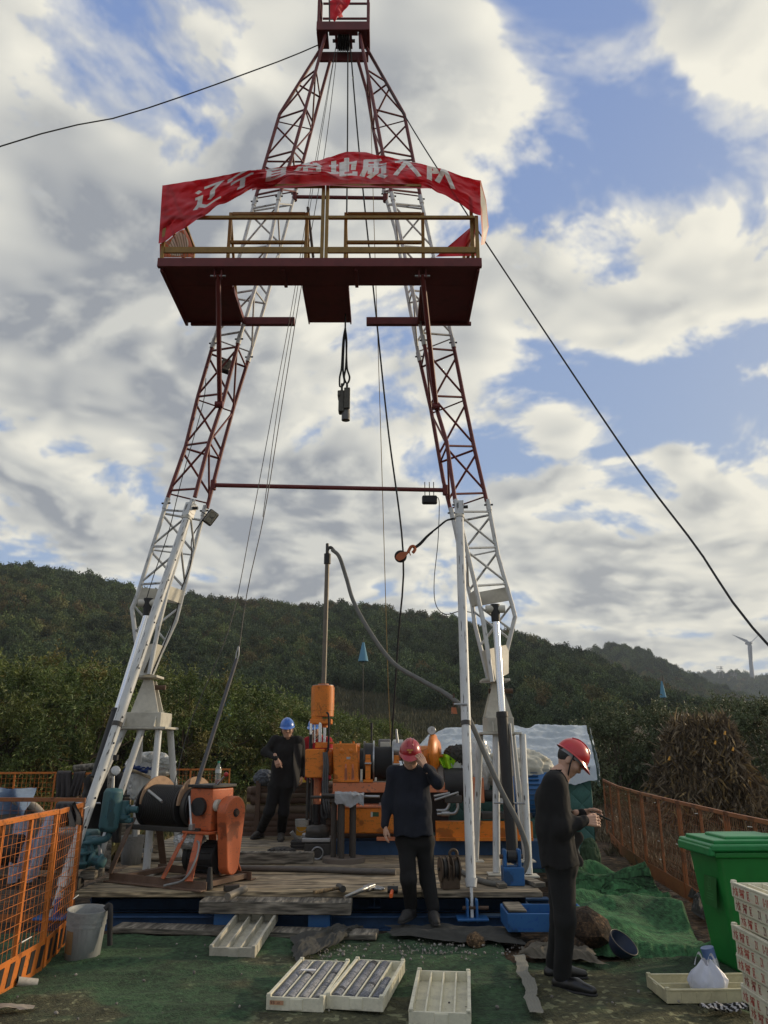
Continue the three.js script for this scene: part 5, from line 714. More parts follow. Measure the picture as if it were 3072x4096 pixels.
  // long skid beam and power end
  const sk = wp(rig, 'skid_beam', slab(G3(690, 1178), G3(1474, 1308), d0 - 0.02, 0.14, 0.008), O); wp(sk, 'lower_flange', slab(G3(690, 1308), G3(1476, 1336), d0 - 0.08, 0.24, 0.004), O); wp(rig, 'skid_plinth', slab(G3(-200, 1335), G3(1640, 1560), d0 + 0.15, 0.3, 0.01), MAT.blueDark);
  const mt = wp(rig, 'hydraulic_motor', cylX(G3(755, 880), G3(918, 880), d0 + 0.15, 0.21, 28), MAT.black); wp(mt, 'end_bell', cylX(G3(915, 905), G3(985, 905), d0 + 0.15, 0.16, 24), MAT.black);
  wp(rig, 'coupling_guard', slab(G3(986, 826), G3(1084, 1030), d0 - 0.05, 0.34, 0.012), MAT.orangePale); wp(rig, 'guard_leg', slab(G3(1010, 1030), G3(1040, 1178), d0 + 0.02, 0.05, 0.004), O); wp(rig, 'shaft', cylX(G3(1082, 970), G3(1240, 970), d0 + 0.12, 0.075, 20), MAT.black);
  const vb = wp(rig, 'valve_block', slab(G3(760, 970), G3(905, 1032), d0 - 0.12, 0.16, 0.012), MAT.darkSteel); for (const x of [790, 862]) { wp(vb, 'fitting', cylY(G3(x, 940), G3(x, 972), d0 - 0.08, 0.022, 12), MAT.steel); }
  for (const [x, y] of [[795, 1085], [865, 1110]]) wp(vb, 'steel_pipe', pipe([D(G3(x, 1030), d0 - 0.1), D(G3(x, y - 35), d0 - 0.1), D(G3(x - 25, y), d0 - 0.1), D(G3(x - 90, y + 5), d0 - 0.1), D(G3(700, y + 8), d0 - 0.1)], 0.02, 10), MAT.steel);
  for (const [x, y, x2, y2] of [[675, 975, 800, 950], [680, 1005, 870, 945]]) wp(vb, 'steel_pipe', tube(D(G3(x, y), d0 - 0.16), D(G3(x2, y2), d0 - 0.1), 0.016, 0.016, 10), MAT.steel);
  wp(vb, 'pipe_coupling', cylX(G3(735, 1115), G3(800, 1112), d0 - 0.1, 0.034, 10), MAT.steel);
  const em = wp(rig, 'electric_motor', cylX(G3(1250, 955), G3(1620, 955), d0 + 0.25, 0.29, 36), MAT.blue); const f0 = D(G3(1360, 955), d0 + 0.25), f1 = D(G3(1410, 955), d0 + 0.25); for (let i = 0; i < 13; i++) { const a = (i / 12 - 0.5) * 2.6; wp(em, 'cooling_fin', bx(0.3, 0.012, 0.05, f1.x, f0.y + Math.sin(a) * 0.3, f0.z + Math.cos(a) * 0.3 - 0.01, 0.002), MAT.blueDark); }
  wp(em, 'terminal_box', slab(G3(1190, 900), G3(1236, 1040), d0 + 0.05, 0.2, 0.01), MAT.whitePaint); wp(em, 'motor_foot', slab(G3(1060, 1110), G3(1470, 1160), d0 + 0.02, 0.3, 0.01), MAT.darkSteel);
}
// drill rod with water swivel and hose
{
  const m = mat([0.17, 0.15, 0.125], 0.5, { metal: 0.55, scale: 3 }), b = D(D1(462, 140), 11.0), t = D(A0(707, 1215), 11.0), o = thing('kelly_rod', 'upright steel drill rod rising from the feed head with a water swivel on top', 'drill rod', b);
  wp(o, 'rod', tube(b, t, 0.033, 0.033, 16), m); wp(o, 'swivel_body', tube(t.clone().add(V(0, -0.02, 0)), t.clone().add(V(0, 0.13, 0)), 0.05, 0.05, 16), MAT.black); const tt = D(A0(707, 1174), 11.0); wp(o, 'swivel_neck', tube(t.clone().add(V(0, 0.1, 0)), tt, 0.028, 0.022, 12), MAT.darkSteel); wp(o, 'gooseneck', pipe([tt.clone().add(V(0, -0.09, 0)), tt.clone().add(V(0.05, -0.06, 0)), D(A0(722, 1190), 10.98)], 0.024, 8), MAT.darkSteel);
  const h = (x, y, d) => D(A0(x, y), d);
  const hose = thing('water_hose', 'long grey rubber water hose hanging from the swivel down to the deck', 'hose', G(A0(1010, 1885), DECK)); wp(hose, 'hose', pipe([h(718, 1188, 10.98), h(733, 1203, 10.9), h(748, 1248, 10.8), h(764, 1300, 10.6), h(800, 1366, 10.3), h(850, 1432, 10), h(915, 1472, 9.6), h(962, 1498, 9.35), h(1000, 1530, 9.1), h(1026, 1580, 8.95), h(1052, 1640, 8.85), h(1085, 1712, 8.75), h(1118, 1775, 8.7), h(1138, 1832, 8.68), h(1134, 1876, 8.66), G(A0(1103, 1905), DECK + 0.03), G(A0(1060, 1908), DECK + 0.025), G(A0(1015, 1892), DECK + 0.025), G(A0(975, 1870), DECK + 0.025)], 0.028, 12, 190), mat([0.15, 0.15, 0.14], 0.8, { scale: 3 })); wp(hose, 'hose_clamp', tube(h(980, 1498, 9.22), h(980, 1535, 9.22), 0.012, 0.012, 6), MAT.rustPipe); wp(hose, 'tag', plate([h(975, 1528, 9.2), h(985, 1528, 9.2), h(988, 1542, 9.2), h(975, 1542, 9.2)], 0.01), MAT.orangePale);
}
// ------------------------------------------------------------------ core winch
{
  const fl = G(G1(722, 1372), DECK), frr = G(G1(1330, 1438), DECK), ang = Math.atan2(frr.z - fl.z, frr.x - fl.x), Lx = fl.distanceTo(frr), o = thing('core_winch', 'orange core winch with a black rope drum and belt guard on the deck', 'winch', fl.clone().add(frr).multiplyScalar(0.5).add(V(Math.sin(ang) * 0.4, 0, -Math.cos(ang) * 0.4)), -ang), O = MAT.winchOrange, W = 0.8;
  const P = (n, g, m = O, par = o) => lp(par, n, g, m); const rusty = mat([0.15, 0.09, 0.06], 0.7, { scale: 3, bump: 0.003 });
  for (const z of [-W / 2, W / 2]) P('skid', [bx(Lx + 0.08, 0.015, 0.09, 0, 0.001, z), bx(Lx + 0.08, 0.07, 0.012, 0, 0.014, z - Math.sign(z) * 0.04)], rusty); for (const x of [-Lx / 2 + 0.1, Lx / 2 - 0.05]) P('cross_member', bx(0.08, 0.05, W - 0.1, x, 0.018, 0), rusty); P('cross_member', bx(0.08, 0.05, W - 0.1, 0.1, 0.018, 0), rusty);
  // drum between two flanges
  const hy = 0.74, tX = (g) => g.rotateZ(Math.PI / 2); const dr = P('drum', tX(new THREE.CylinderGeometry(0.2, 0.2, 0.52, 36)).translate(-0.22, hy, 0), MAT.black); for (const x of [-0.49, 0.05]) { P('flange', tX(new THREE.CylinderGeometry(0.245, 0.245, 0.014, 40)).translate(x, hy, 0), MAT.black, dr); } for (let i = 0; i < 20; i++) P('rope_turn', new THREE.TorusGeometry(0.206, 0.012, 6, 32).rotateY(Math.PI / 2).translate(-0.46 + i * 0.0258, hy, 0), mat([0.03, 0.028, 0.027], 0.5, { metal: 0.3 }), dr);
  const guardM = mat([0.42, 0.27, 0.17], 0.7, { scale: 3 }); for (const x of [-0.46, 0.07]) P('rope_guard', [0, 1].map((k) => { const sh = new THREE.Shape(); sh.moveTo(-0.27, 0); sh.absarc(0, 0, 0.285, Math.PI, 0, true); sh.lineTo(0.27, 0); sh.lineTo(-0.27, 0); return uvm(new THREE.ExtrudeGeometry(sh, { depth: 0.008, bevelEnabled: false }).rotateY(Math.PI / 2).translate(x + k * 0.012, hy + 0.02, -0.06)); }), guardM);
  P('axle', tX(new THREE.CylinderGeometry(0.032, 0.032, 1.15, 14)).translate(-0.15, hy, 0), MAT.darkSteel); P('brake_drum', tX(new THREE.CylinderGeometry(0.19, 0.19, 0.1, 32)).translate(0.13, hy, 0), MAT.black); P('brake_band', tX(new THREE.CylinderGeometry(0.2, 0.2, 0.05, 32, 1, true)).translate(0.13, hy, 0), MAT.darkSteel);
  // legs of the stand
  const leg = (a, b, w, m = O) => P('leg', beam(V(...a), V(...b), w, 0.012, 0.003), m); for (const z of [-1, 1]) { const fz = z * W / 2; leg([-0.62, 0.08, fz], [-0.56, 0.62, z * 0.18], 0.085, rusty); leg([0.12, 0.08, fz], [0.22, 0.52, z * 0.2], 0.085); leg([0.46, 0.08, fz], [0.40, 0.52, z * 0.2], 0.085); leg([-0.2, 0.08, -0.3], [-0.2, 0.5, -0.22], 0.06, MAT.wood); }
  P('top_rail', bx(1.02, 0.05, 0.05, -0.12, 0.50, 0.2), MAT.darkSteel); P('top_rail', bx(1.02, 0.05, 0.05, -0.12, 0.50, -0.2), MAT.darkSteel); P('bearing', bx(0.1, 0.14, 0.1, -0.58, 0.62, 0, 0.02), MAT.darkSteel);
  // gear case
  const gc = P('gear_case', bx(0.30, 0.42, 0.36, 0.36, 0.52, 0, 0.02)); P('case_lid', bx(0.34, 0.03, 0.40, 0.36, 0.945, 0), MAT.black, gc); P('case_foot', bx(0.36, 0.025, 0.46, 0.36, 0.495, 0), O, gc); P('side_cover', new THREE.CylinderGeometry(0.09, 0.09, 0.04, 24).rotateX(Math.PI / 2).translate(0.36, 0.76, 0.2), MAT.black, gc); P('oil_cap', tX(new THREE.CylinderGeometry(0.06, 0.06, 0.05, 20)).translate(0.53, 0.77, 0.1), MAT.creamPaint, gc);
  // belt guard, a rounded slab
  const sh = new THREE.Shape(); const r1 = 0.15, r2 = 0.085, H = 0.50; sh.absarc(0, H, r1, Math.PI, 0, true); sh.lineTo(r2, 0); sh.absarc(0, 0, r2, 0, -Math.PI, true); sh.lineTo(-r1, H);
  const bg = P('belt_guard', uvm(new THREE.ExtrudeGeometry(sh, { depth: 0.1, bevelEnabled: true, bevelSize: 0.012, bevelThickness: 0.012, bevelSegments: 2, curveSegments: 18 }).rotateY(Math.PI / 2).translate(0.58, 0.20, 0.0))); P('guard_hole', tX(new THREE.CylinderGeometry(0.042, 0.042, 0.012, 20)).translate(0.694, 0.70, 0), MAT.black, bg); P('shaft_end', tX(new THREE.CylinderGeometry(0.026, 0.026, 0.03, 14)).translate(0.705, 0.70, 0), MAT.rustPipe, bg); P('guard_stay', bx(0.02, 0.62, 0.16, 0.565, 0.1, -0.03), rusty, bg);
  // motor below with its cover bag and levers
  const mo = P('motor', tX(new THREE.CylinderGeometry(0.155, 0.155, 0.34, 30)).translate(0.36, 0.25, 0), MAT.black); for (let i = 0; i < 16; i++) { const a = i / 16 * 6.283; P('cooling_fin', bx(0.28, 0.02, 0.006, 0, 0.15, 0, 0.001).rotateX(a).translate(0.36, 0.25, 0), MAT.black, mo); } P('fan_cover', tX(new THREE.CylinderGeometry(0.16, 0.16, 0.06, 30)).translate(0.17, 0.25, 0), MAT.black, mo); P('motor_foot', bx(0.3, 0.03, 0.3, 0.36, 0.075, 0), rusty, mo);
  P('brake_lever', tube(V(-0.36, hy + 0.16, 0.20), V(-0.06, hy + 0.06, 0.30), 0.015, 0.015, 8), MAT.steel); P('crank', tube(V(-0.62, hy, 0), V(-0.86, hy - 0.06, 0.12), 0.018, 0.015, 8), MAT.steel); P('clutch_lever', tube(V(0.24, hy + 0.12, 0.22), V(0.36, hy - 0.16, 0.30), 0.013, 0.013, 8), MAT.steel); P('lever_fork', bx(0.05, 0.06, 0.05, 0.37, hy - 0.2, 0.3), MAT.steel); P('shift_lever', tube(V(0.5, 0.97, 0.1), V(0.62, 1.07, 0.12), 0.011, 0.011, 8), MAT.steel); P('shift_knob', new THREE.SphereGeometry(0.025, 12, 8).translate(0.63, 1.08, 0.12), mat([0.4, 0.02, 0.02], 0.4));
  P('power_lead', pipe([V(0.3, 0.42, 0.18), V(0.46, 0.42, 0.28), V(0.5, 0.28, 0.36), V(0.42, 0.1, 0.42), V(0.2, 0.03, 0.46)], 0.011, 6), mat([0.25, 0.26, 0.26], 0.6)); P('rubber_boot', new THREE.CylinderGeometry(0.02, 0.042, 0.2, 12).translate(0.64, 0.11, 0.3), MAT.rubber);
  o.updateWorldMatrix(true, true);
  const bagP = o.localToWorld(V(0.2, 0.42, 0.12)), poly = new THREE.MeshPhysicalMaterial({ color: new THREE.Color().setRGB(0.72, 0.74, 0.74), roughness: 0.25, transmission: 0.45, thickness: 0, side: THREE.DoubleSide }); MAT.poly = poly;
  var blob = (w, h, d, seed, f = 3, amp = 0.35) => { const g = mergeVertices(new THREE.IcosahedronGeometry(1, 14).deleteAttribute('normal').deleteAttribute('uv')), p = g.attributes.position; for (let i = 0; i < p.count; i++) { const n = V(p.getX(i), p.getY(i), p.getZ(i)), k = 1 - amp + 2 * amp * (1 - Math.abs(2 * fbm(n.x * f + seed, n.y * f, n.z * f, 4) - 1)); p.setXYZ(i, n.x * k * w / 2, n.y * k * h / 2, n.z * k * d / 2); } g.computeVertexNormals(); return uvm(g); };
  solo('plastic_bag', blob(0.26, 0.14, 0.2, 4, 4).translate(bagP.x, bagP.y, bagP.z), poly, 'crumpled clear plastic bag over the core winch motor', 'plastic bag');
  // bottle standing on the winch
  const bt = o.localToWorld(V(0.36, 0.975, -0.08)), bo = thing('water_bottle', 'clear plastic water bottle with a green cap on the core winch', 'bottle', bt);
  lp(bo, 'bottle', lathe([[0.001, 0], [0.03, 0], [0.033, 0.01], [0.031, 0.05], [0.033, 0.09], [0.031, 0.12], [0.033, 0.15], [0.026, 0.175], [0.013, 0.2], [0.012, 0.215]], 20), new THREE.MeshPhysicalMaterial({ color: new THREE.Color().setRGB(0.8, 0.86, 0.86), roughness: 0.08, transmission: 0.85, thickness: 0, side: THREE.DoubleSide })); lp(bo, 'cap', new THREE.CylinderGeometry(0.015, 0.015, 0.022, 16).translate(0, 0.224, 0), mat([0.02, 0.24, 0.16], 0.5, { grime: null })); lp(bo, 'label', new THREE.CylinderGeometry(0.0335, 0.0335, 0.04, 20, 1, true).translate(0, 0.13, 0), mat([0.5, 0.52, 0.5], 0.5, { grime: null, side: THREE.DoubleSide })); lp(bo, 'contents', new THREE.CylinderGeometry(0.029, 0.029, 0.04, 16).translate(0, 0.022, 0), mat([0.3, 0.05, 0.04], 0.4, { grime: null }));
}
// ------------------------------------------------------------------ mud pump with its air vessel
{
  const zp = 8.75, o = thing('mud_pump', 'teal mud pump with an upright air vessel and pressure gauge by the leaning pole', 'pump', D(G1(700, 1330), zp).setY(DECK)), T2 = MAT.teal, P = (n, g, m = T2, par = o) => wp(par, n, g, m), at = (x, y, d = zp) => D(G1(x, y), d);
  const c = at(728, 900), r = 63 / 1.659 / ppm(c), y0 = at(728, 1045).y, y1 = at(728, 748).y, H = y1 - y0, ve = P('air_vessel', lathe([[0.01, 0], [r * 0.8, 0.01], [r, 0.06], [r, H - 0.05], [r * 0.82, H - 0.01], [0.01, H]], 32).rotateZ(-0.06).translate(c.x, y0, c.z));
  P('gauge_pipe', tube(at(748, 752), at(752, 670), 0.018, 0.016, 10), MAT.steel, ve); const gc = at(765, 636); const ga = P('gauge', lathe([[0, 0.03], [0.045, 0.03], [0.05, 0.02], [0.05, -0.03], [0, -0.03]], 24).rotateX(Math.PI / 2 - 0.2).rotateY(0.5).translate(gc.x, gc.y, gc.z), MAT.steel, ve); P('gauge_stem', tube(at(766, 565), at(770, 530), 0.03, 0.03, 12), MAT.black, ve);
  P('vessel_elbow', pipe([at(728, 1045), at(705, 1085), at(650, 1100), at(600, 1110)], 0.035, 12)); for (const [x, y, k] of [[590, 1150, 0], [650, 1228, 1], [560, 1215, 2]]) { const q = at(x, y), pot = P('valve_body', lathe([[0.001, -0.09], [0.05, -0.09], [0.055, -0.05], [0.075, -0.05], [0.075, -0.025], [0.05, -0.02], [0.048, 0.04], [0.07, 0.045], [0.07, 0.07], [0.035, 0.075], [0.03, 0.1], [0.001, 0.1]], 22).rotateZ([0.1, 1.3, 0][k]).translate(q.x, q.y, q.z + 0.04 * k)); } P('manifold', slab(G1(560, 1070), G1(632, 1270), zp + 0.03, 0.16, 0.03)); P('fluid_end', slab(G1(420, 1040), G1(580, 1290), zp + 0.1, 0.34, 0.04), mat([0.04, 0.11, 0.12], 0.6)); P('stud', [0, 1, 2].map((i) => tube(at(655 + i * 6, 1130 + i * 10), at(660 + i * 6, 1230 + i * 10), 0.012, 0.012, 8)), MAT.steel); P('base_block', slab(G1(530, 1300), G1(630, 1362), zp - 0.02, 0.3, 0.02), MAT.woodGrey); 
  const rv = P('relief_valve', [cylY(G1(815, 835), G1(812, 960), zp + 0.1, 0.062, 22), cylY(G1(812, 930), G1(812, 950), zp + 0.1, 0.085, 22), cylX(G1(845, 895), G1(915, 890), zp + 0.1, 0.034, 14), cylX(G1(842, 892), G1(862, 892), zp + 0.1, 0.05, 14)]); P('valve_wheel', cylX(G1(792, 802), G1(862, 800), zp + 0.1, 0.01, 8), MAT.black, rv); P('clamp', slab(G1(770, 950), G1(870, 985), zp + 0.05, 0.1, 0.02), T2, rv);
  // motor and cover seen through the mesh
  P('crank_case', slab(G1(60, 1040), G1(400, 1300), zp + 0.2, 0.6, 0.05), mat([0.10, 0.12, 0.13], 0.6)); const fw = at(110, 1010, zp + 0.1); P('fly_wheel', new THREE.CylinderGeometry(0.36, 0.36, 0.08, 36).rotateX(Math.PI / 2).translate(fw.x, fw.y - 0.1, fw.z), mat([0.2, 0.19, 0.17], 0.6)); P('belt_cover', new THREE.TorusGeometry(0.36, 0.045, 8, 30, Math.PI).translate(fw.x, fw.y - 0.1, fw.z + 0.06), mat([0.42, 0.36, 0.28], 0.7)); const mo = at(40, 1160, zp - 0.1); P('motor', new THREE.CylinderGeometry(0.15, 0.15, 0.3, 24).rotateZ(Math.PI / 2).translate(mo.x, mo.y, mo.z), MAT.black); P('base_beam', beam(at(-60, 1380, 8.7), at(540, 1380, 8.7), 0.16, 0.1), MAT.darkSteel);
  const cloth = mat([0.42, 0.46, 0.60], 0.85, { grime: 'cloth', scale: 5, side: THREE.DoubleSide }); const q = at(190, 1130, zp - 0.08); solo('cover_cloth', sheet(30, 30, (u, v) => V(q.x + (u - 0.5) * 0.5 * (0.5 + 0.5 * v), q.y - 0.34 + 0.62 * v, q.z + 0.1 * Math.sin(u * 10) + 0.1 * fbm(u * 4, v * 3, 1, 3) - 0.25 * v * v)), cloth, 'pale blue sheet draped over the pump behind the orange mesh', 'cloth');
  solo('cover_cloth', sheet(20, 20, (u, v) => V(at(110, 870).x + (u - 0.5) * 0.36, at(110, 870).y - 0.1 + 0.25 * v + 0.05 * fbm(u * 5, v * 5, 2, 3), at(110, 870).z + 0.1 + 0.12 * Math.sin(u * 8 + v * 3))), mat([0.18, 0.26, 0.40], 0.85, { grime: 'cloth', scale: 5, side: THREE.DoubleSide }), 'crumpled blue cloth on top of the fly wheel cover', 'cloth');
}

// ------------------------------------------------------------------ mesh fences
const tieM = mat([0.75, 0.75, 0.72], 0.5, { grime: null });
function fencePanel(p, q, h, label, group, o = {}) {
  const { m = MAT.fence, ups = 3, wx = 16, wy = 12, toe = 0.24, stripes = false, ties = [], low = 0.03, wr = 0.0022 } = o, d = q.clone().sub(p), L = d.length(), t = thing('mesh_fence_panel', label, 'fence', p.clone(), Math.atan2(-d.z, d.x), group);
  const P = (n, g, mm = m) => lp(t, n, g, mm); P('top_rail', bx(L - 0.004, 0.04, 0.03, L / 2, h - 0.04, 0, 0.004)); for (let i = 0; i <= ups; i++) P('upright', bx(0.035, h - low - 0.042, 0.028, mix(0.02, L - 0.02, i / ups), low, 0, 0.004));
  const wires = []; for (let i = 1; i < wx; i++) wires.push(tube(V(L * i / wx, toe, 0.016), V(L * i / wx, h - 0.04, 0.016), wr, wr, 4)); for (let j = 1; j < wy; j++) { const y = mix(toe, h - 0.04, j / wy); wires.push(tube(V(0.02, y, 0.02), V(L - 0.02, y, 0.02), wr * 1.15, wr * 1.15, 4)); } const w = P('wire_mesh', join(wires)); w.userData.kind = 'stuff';
  if (toe > 0.05) P('toe_plate', bx(L - 0.01, toe - low, 0.004, L / 2, low, 0.02, 0.001)); if (stripes) for (let x = 0.08; x < L - 0.1; x += 0.17) P('stripe', plate([V(x, low + 0.04, 0.0255), V(x + 0.07, low + 0.04, 0.0255), V(x + 0.12, toe - 0.035, 0.0255), V(x + 0.05, toe - 0.035, 0.0255)], 0.004), MAT.black);
  for (const [u, v] of ties) P('cable_tie', tube(V(u * L - 0.06, v * h, 0.035), V(u * L + 0.07, v * h + 0.01, 0.05), 0.005, 0.004, 5), tieM); return t;
}
fencePanel(V(-2.72, 0, -4.95), V(-2.72, 0, -6.86), 1.22, 'orange mesh fence panel with striped toe plate reaching past the bucket', 'mesh fence by the bucket', { ups: 4, wx: 26, wy: 13, stripes: true, toe: 0.25, ties: [[0.78, 0.27]] });
fencePanel(V(-2.73, 0, -6.90), V(-2.86, 0, -7.78), 1.21, 'short orange mesh fence panel ending beside the bucket', 'mesh fence by the bucket', { ups: 1, wx: 12, wy: 13, stripes: true, toe: 0.25, ties: [[0.98, 0.96], [0.94, 0.33], [0.9, 0.19]] });
fencePanel(V(-4.9, 0.05, -8.45), V(-3.02, 0.05, -8.3), 1.17, 'orange mesh fence panel standing across the end of the mud pump', null, { ups: 2, wx: 22, wy: 12, toe: 0.1, m: MAT.fenceShaded });
fencePanel(V(-9.9, 0, -16.0), V(-8.3, 0, -16.3), 1.22, 'orange mesh fence panel below the fruit trees', 'mesh fence under the fruit trees', { ups: 2, wx: 20, wy: 11 }); fencePanel(V(-8.26, 0, -16.32), V(-6.7, 0, -16.6), 1.22, 'orange mesh fence panel below the fruit trees', 'mesh fence under the fruit trees', { ups: 2, wx: 20, wy: 11 }); fencePanel(V(-6.66, 0, -16.6), V(-5.7, 0, -16.9), 1.2, 'orange mesh fence panel carrying the hung jackets', null, { ups: 1, wx: 12, wy: 11 });
fencePanel(V(-5.64, 0, -19.6), V(-3.74, 0, -19.75), 1.2, 'orange mesh fence panel standing behind the core winch', null, { ups: 2, wx: 22, wy: 10, toe: 0.06 });
{ const p = [[4.36, 16.2], [3.86, 13.5], [3.64, 11.6], [3.51, 9.8], [3.40, 8.2], [3.36, 6.9], [3.34, 5.2]].map(([x, d]) => V(x, 0, -d)); for (let i = 0; i < p.length - 1; i++) { const a = p[i + 1].clone(), b = p[i].clone(), n = b.clone().sub(a).normalize(); fencePanel(b.addScaledVector(n, -0.02), a.addScaledVector(n, 0.02), 1.1, ['rusty mesh fence panel beside the shelter, end of the row', 'rusty mesh fence panel between the shelter and the green folds', 'rusty mesh fence panel in front of the maize stack foot', 'rusty mesh fence panel behind the wheelie bin', 'rusty mesh fence panel between the bin and the row', 'rusty mesh fence panel beyond the core tray stack'][i], 'mesh fence along the field', { m: MAT.fenceShaded, ups: 2, wx: 26, wy: 10, wr: 0.0013, toe: 0.2, ties: [[0.5, 0.92], [0.5, 0.5], [0.5, 0.3], [0.97, 0.55]] }); } }
// jackets over the fence
{ const m = mat([0.055, 0.048, 0.05], 0.95, { grime: 'cloth', scale: 6, side: THREE.DoubleSide }), drape = (x0, x1, y0, y1, z, seed) => sheet(40, 40, (u, v) => { const f = v > 0.5 ? 1 : -1, k = Math.abs(v - 0.5) * 2; return V(mix(x0, x1, u) + 0.03 * Math.sin(v * 7 + seed), mix(y1, y0 + 0.06 * fbm(u * 5, seed, 1, 2), Math.pow(k, 0.9)), z + f * (0.03 + 0.05 * k) + 0.05 * Math.sin(u * 17 + seed) * k + 0.03 * fbm(u * 6, v * 6, seed, 3)); });
  const a = D(L1(575, 218), 16.55), b = D(L1(680, 480), 16.55), c = D(L1(785, 470), 16.55); solo('jacket', drape(a.x, b.x, b.y, a.y + 0.03, -16.6, 1), m, 'dark worn jacket hung over the fence rail, beside a second one', 'jacket', 'jackets on the fence'); solo('jacket', drape(b.x - 0.02, c.x, c.y, a.y + 0.02, -16.65, 4), m, 'dark worn jacket hung over the fence end', 'jacket', 'jackets on the fence');
  const gl = D(L1(640, 540), 7.3); solo('work_glove', drape(gl.x - 0.07, gl.x + 0.07, gl.y - 0.2, gl.y + 0.03, gl.z + 0.02, 7).translate(-2.79 - gl.x, 0, 0), mat([0.05, 0.05, 0.055], 0.95, { grime: 'cloth', scale: 8, side: THREE.DoubleSide }), 'dark rag hanging over the short orange fence panel', 'rag'); }
// ------------------------------------------------------------------ buckets
function bucket(label, p, r, h, m, o = {}) { const t = thing('bucket', label, 'bucket', p), rT = r, rB = r * (o.taper ?? 0.86); lp(t, 'pail', lathe([[0.001, 0.004], [rB, 0.004], [mix(rB, rT, 0.7), h * 0.7], [mix(rB, rT, 0.72) + 0.006, h * 0.71], [mix(rB, rT, 0.8), h * 0.79], [mix(rB, rT, 0.8) + 0.006, h * 0.8], [mix(rB, rT, 0.9), h * 0.88], [mix(rB, rT, 0.9) + 0.006, h * 0.89], [rT, h * 0.98], [rT + 0.007, h], [rT - 0.004, h], [rT - 0.008, h * 0.9], [rB - 0.006, 0.02], [0.001, 0.02]], 40), m); if (o.tilt) t.rotation.set(...o.tilt); if (o.handle) lp(t, 'handle', pipe([V(-rT, h * 0.85, 0), V(-rT * 0.7, h * 0.55, rT * 0.8), V(0, h * 0.4, rT + 0.02), V(rT * 0.7, h * 0.55, rT * 0.8), V(rT, h * 0.85, 0)], 0.004, 6), o.handle); if (o.label) lp(t, 'sticker', new THREE.CylinderGeometry(mix(rB, rT, 0.66) + 0.003, mix(rB, rT, 0.2) + 0.003, h * 0.44, 20, 1, true, o.label[1], o.label[2]).translate(0, h * 0.42, 0), o.label[0]); return t; }
const pailM = mat([0.31, 0.33, 0.335], 0.55, { scale: 2.4 }); bucket('dirty grey plastic bucket standing before the orange fence', G(L1(800, 2075)), 0.162, 0.40, pailM, { tilt: [0.05, 0, -0.05], label: [mat([0.30, 0.19, 0.09], 0.6, { scale: 5 }), -0.9, 0.6] });
bucket('grey mortar caked bucket under the core winch drum', G(G1(868, 1255), DECK), 0.135, 0.32, mat([0.26, 0.26, 0.25], 0.8, { scale: 4 })); bucket('white bucket with a yellow panel beside the drill rods', G(G2(680, 1450), DECK + 0.06), 0.105, 0.27, mat([0.55, 0.56, 0.54], 0.55, { scale: 3 }), { handle: MAT.steel, label: [mat([0.55, 0.28, 0.02], 0.6, { scale: 3 }), -1.0, 2.2] });
{ const p = G(G1(985, 1208), DECK); solo('pipe_end', [tube(p.clone().add(V(-0.1, 0.055, 0.02)), p.clone().add(V(0.08, 0.055, 0)), 0.052, 0.052, 18), tube(p.clone().add(V(0.05, 0.055, 0)), p.clone().add(V(0.09, 0.055, 0)), 0.06, 0.06, 18)], mat([0.16, 0.19, 0.22], 0.5), 'short blue grey pipe socket lying beside the caked bucket', 'pipe');
  const c = G(L1(1010, 1560)); c.y = 0.42; solo('cable_loop', pipe([V(-2.36, 0.40, -7.2), V(-2.33, 0.43, -7.22), V(-2.31, 0.36, -7.2), V(-2.30, 0.22, -7.2), V(-2.29, 0.13, -7.2)], 0.022, 8), MAT.rubber, 'black cable hooked over the rim of the grey bucket', 'cable');
  const pv = G(G5(100, 780)); solo('pipe_end', new THREE.CylinderGeometry(0.032, 0.032, 0.14, 18, 1, true).rotateZ(1.35).rotateY(0.5).translate(pv.x + 0.06, 0.055, pv.z), mat([0.50, 0.48, 0.42], 0.6, { side: THREE.DoubleSide }), 'short pale plastic pipe by the striped toe plate', 'pipe');
  const pp = G(G5(60, 935)); solo('torn_paper', sheet(12, 8, (u, v) => V(pp.x + (u - 0.5) * 0.28, 0.055 + 0.04 * fbm(u * 5, v * 4, 2, 3), pp.z + (v - 0.5) * 0.1)), mat([0.36, 0.31, 0.25], 0.9, { side: THREE.DoubleSide }), 'torn brown paper lying on the matting', 'paper'); }
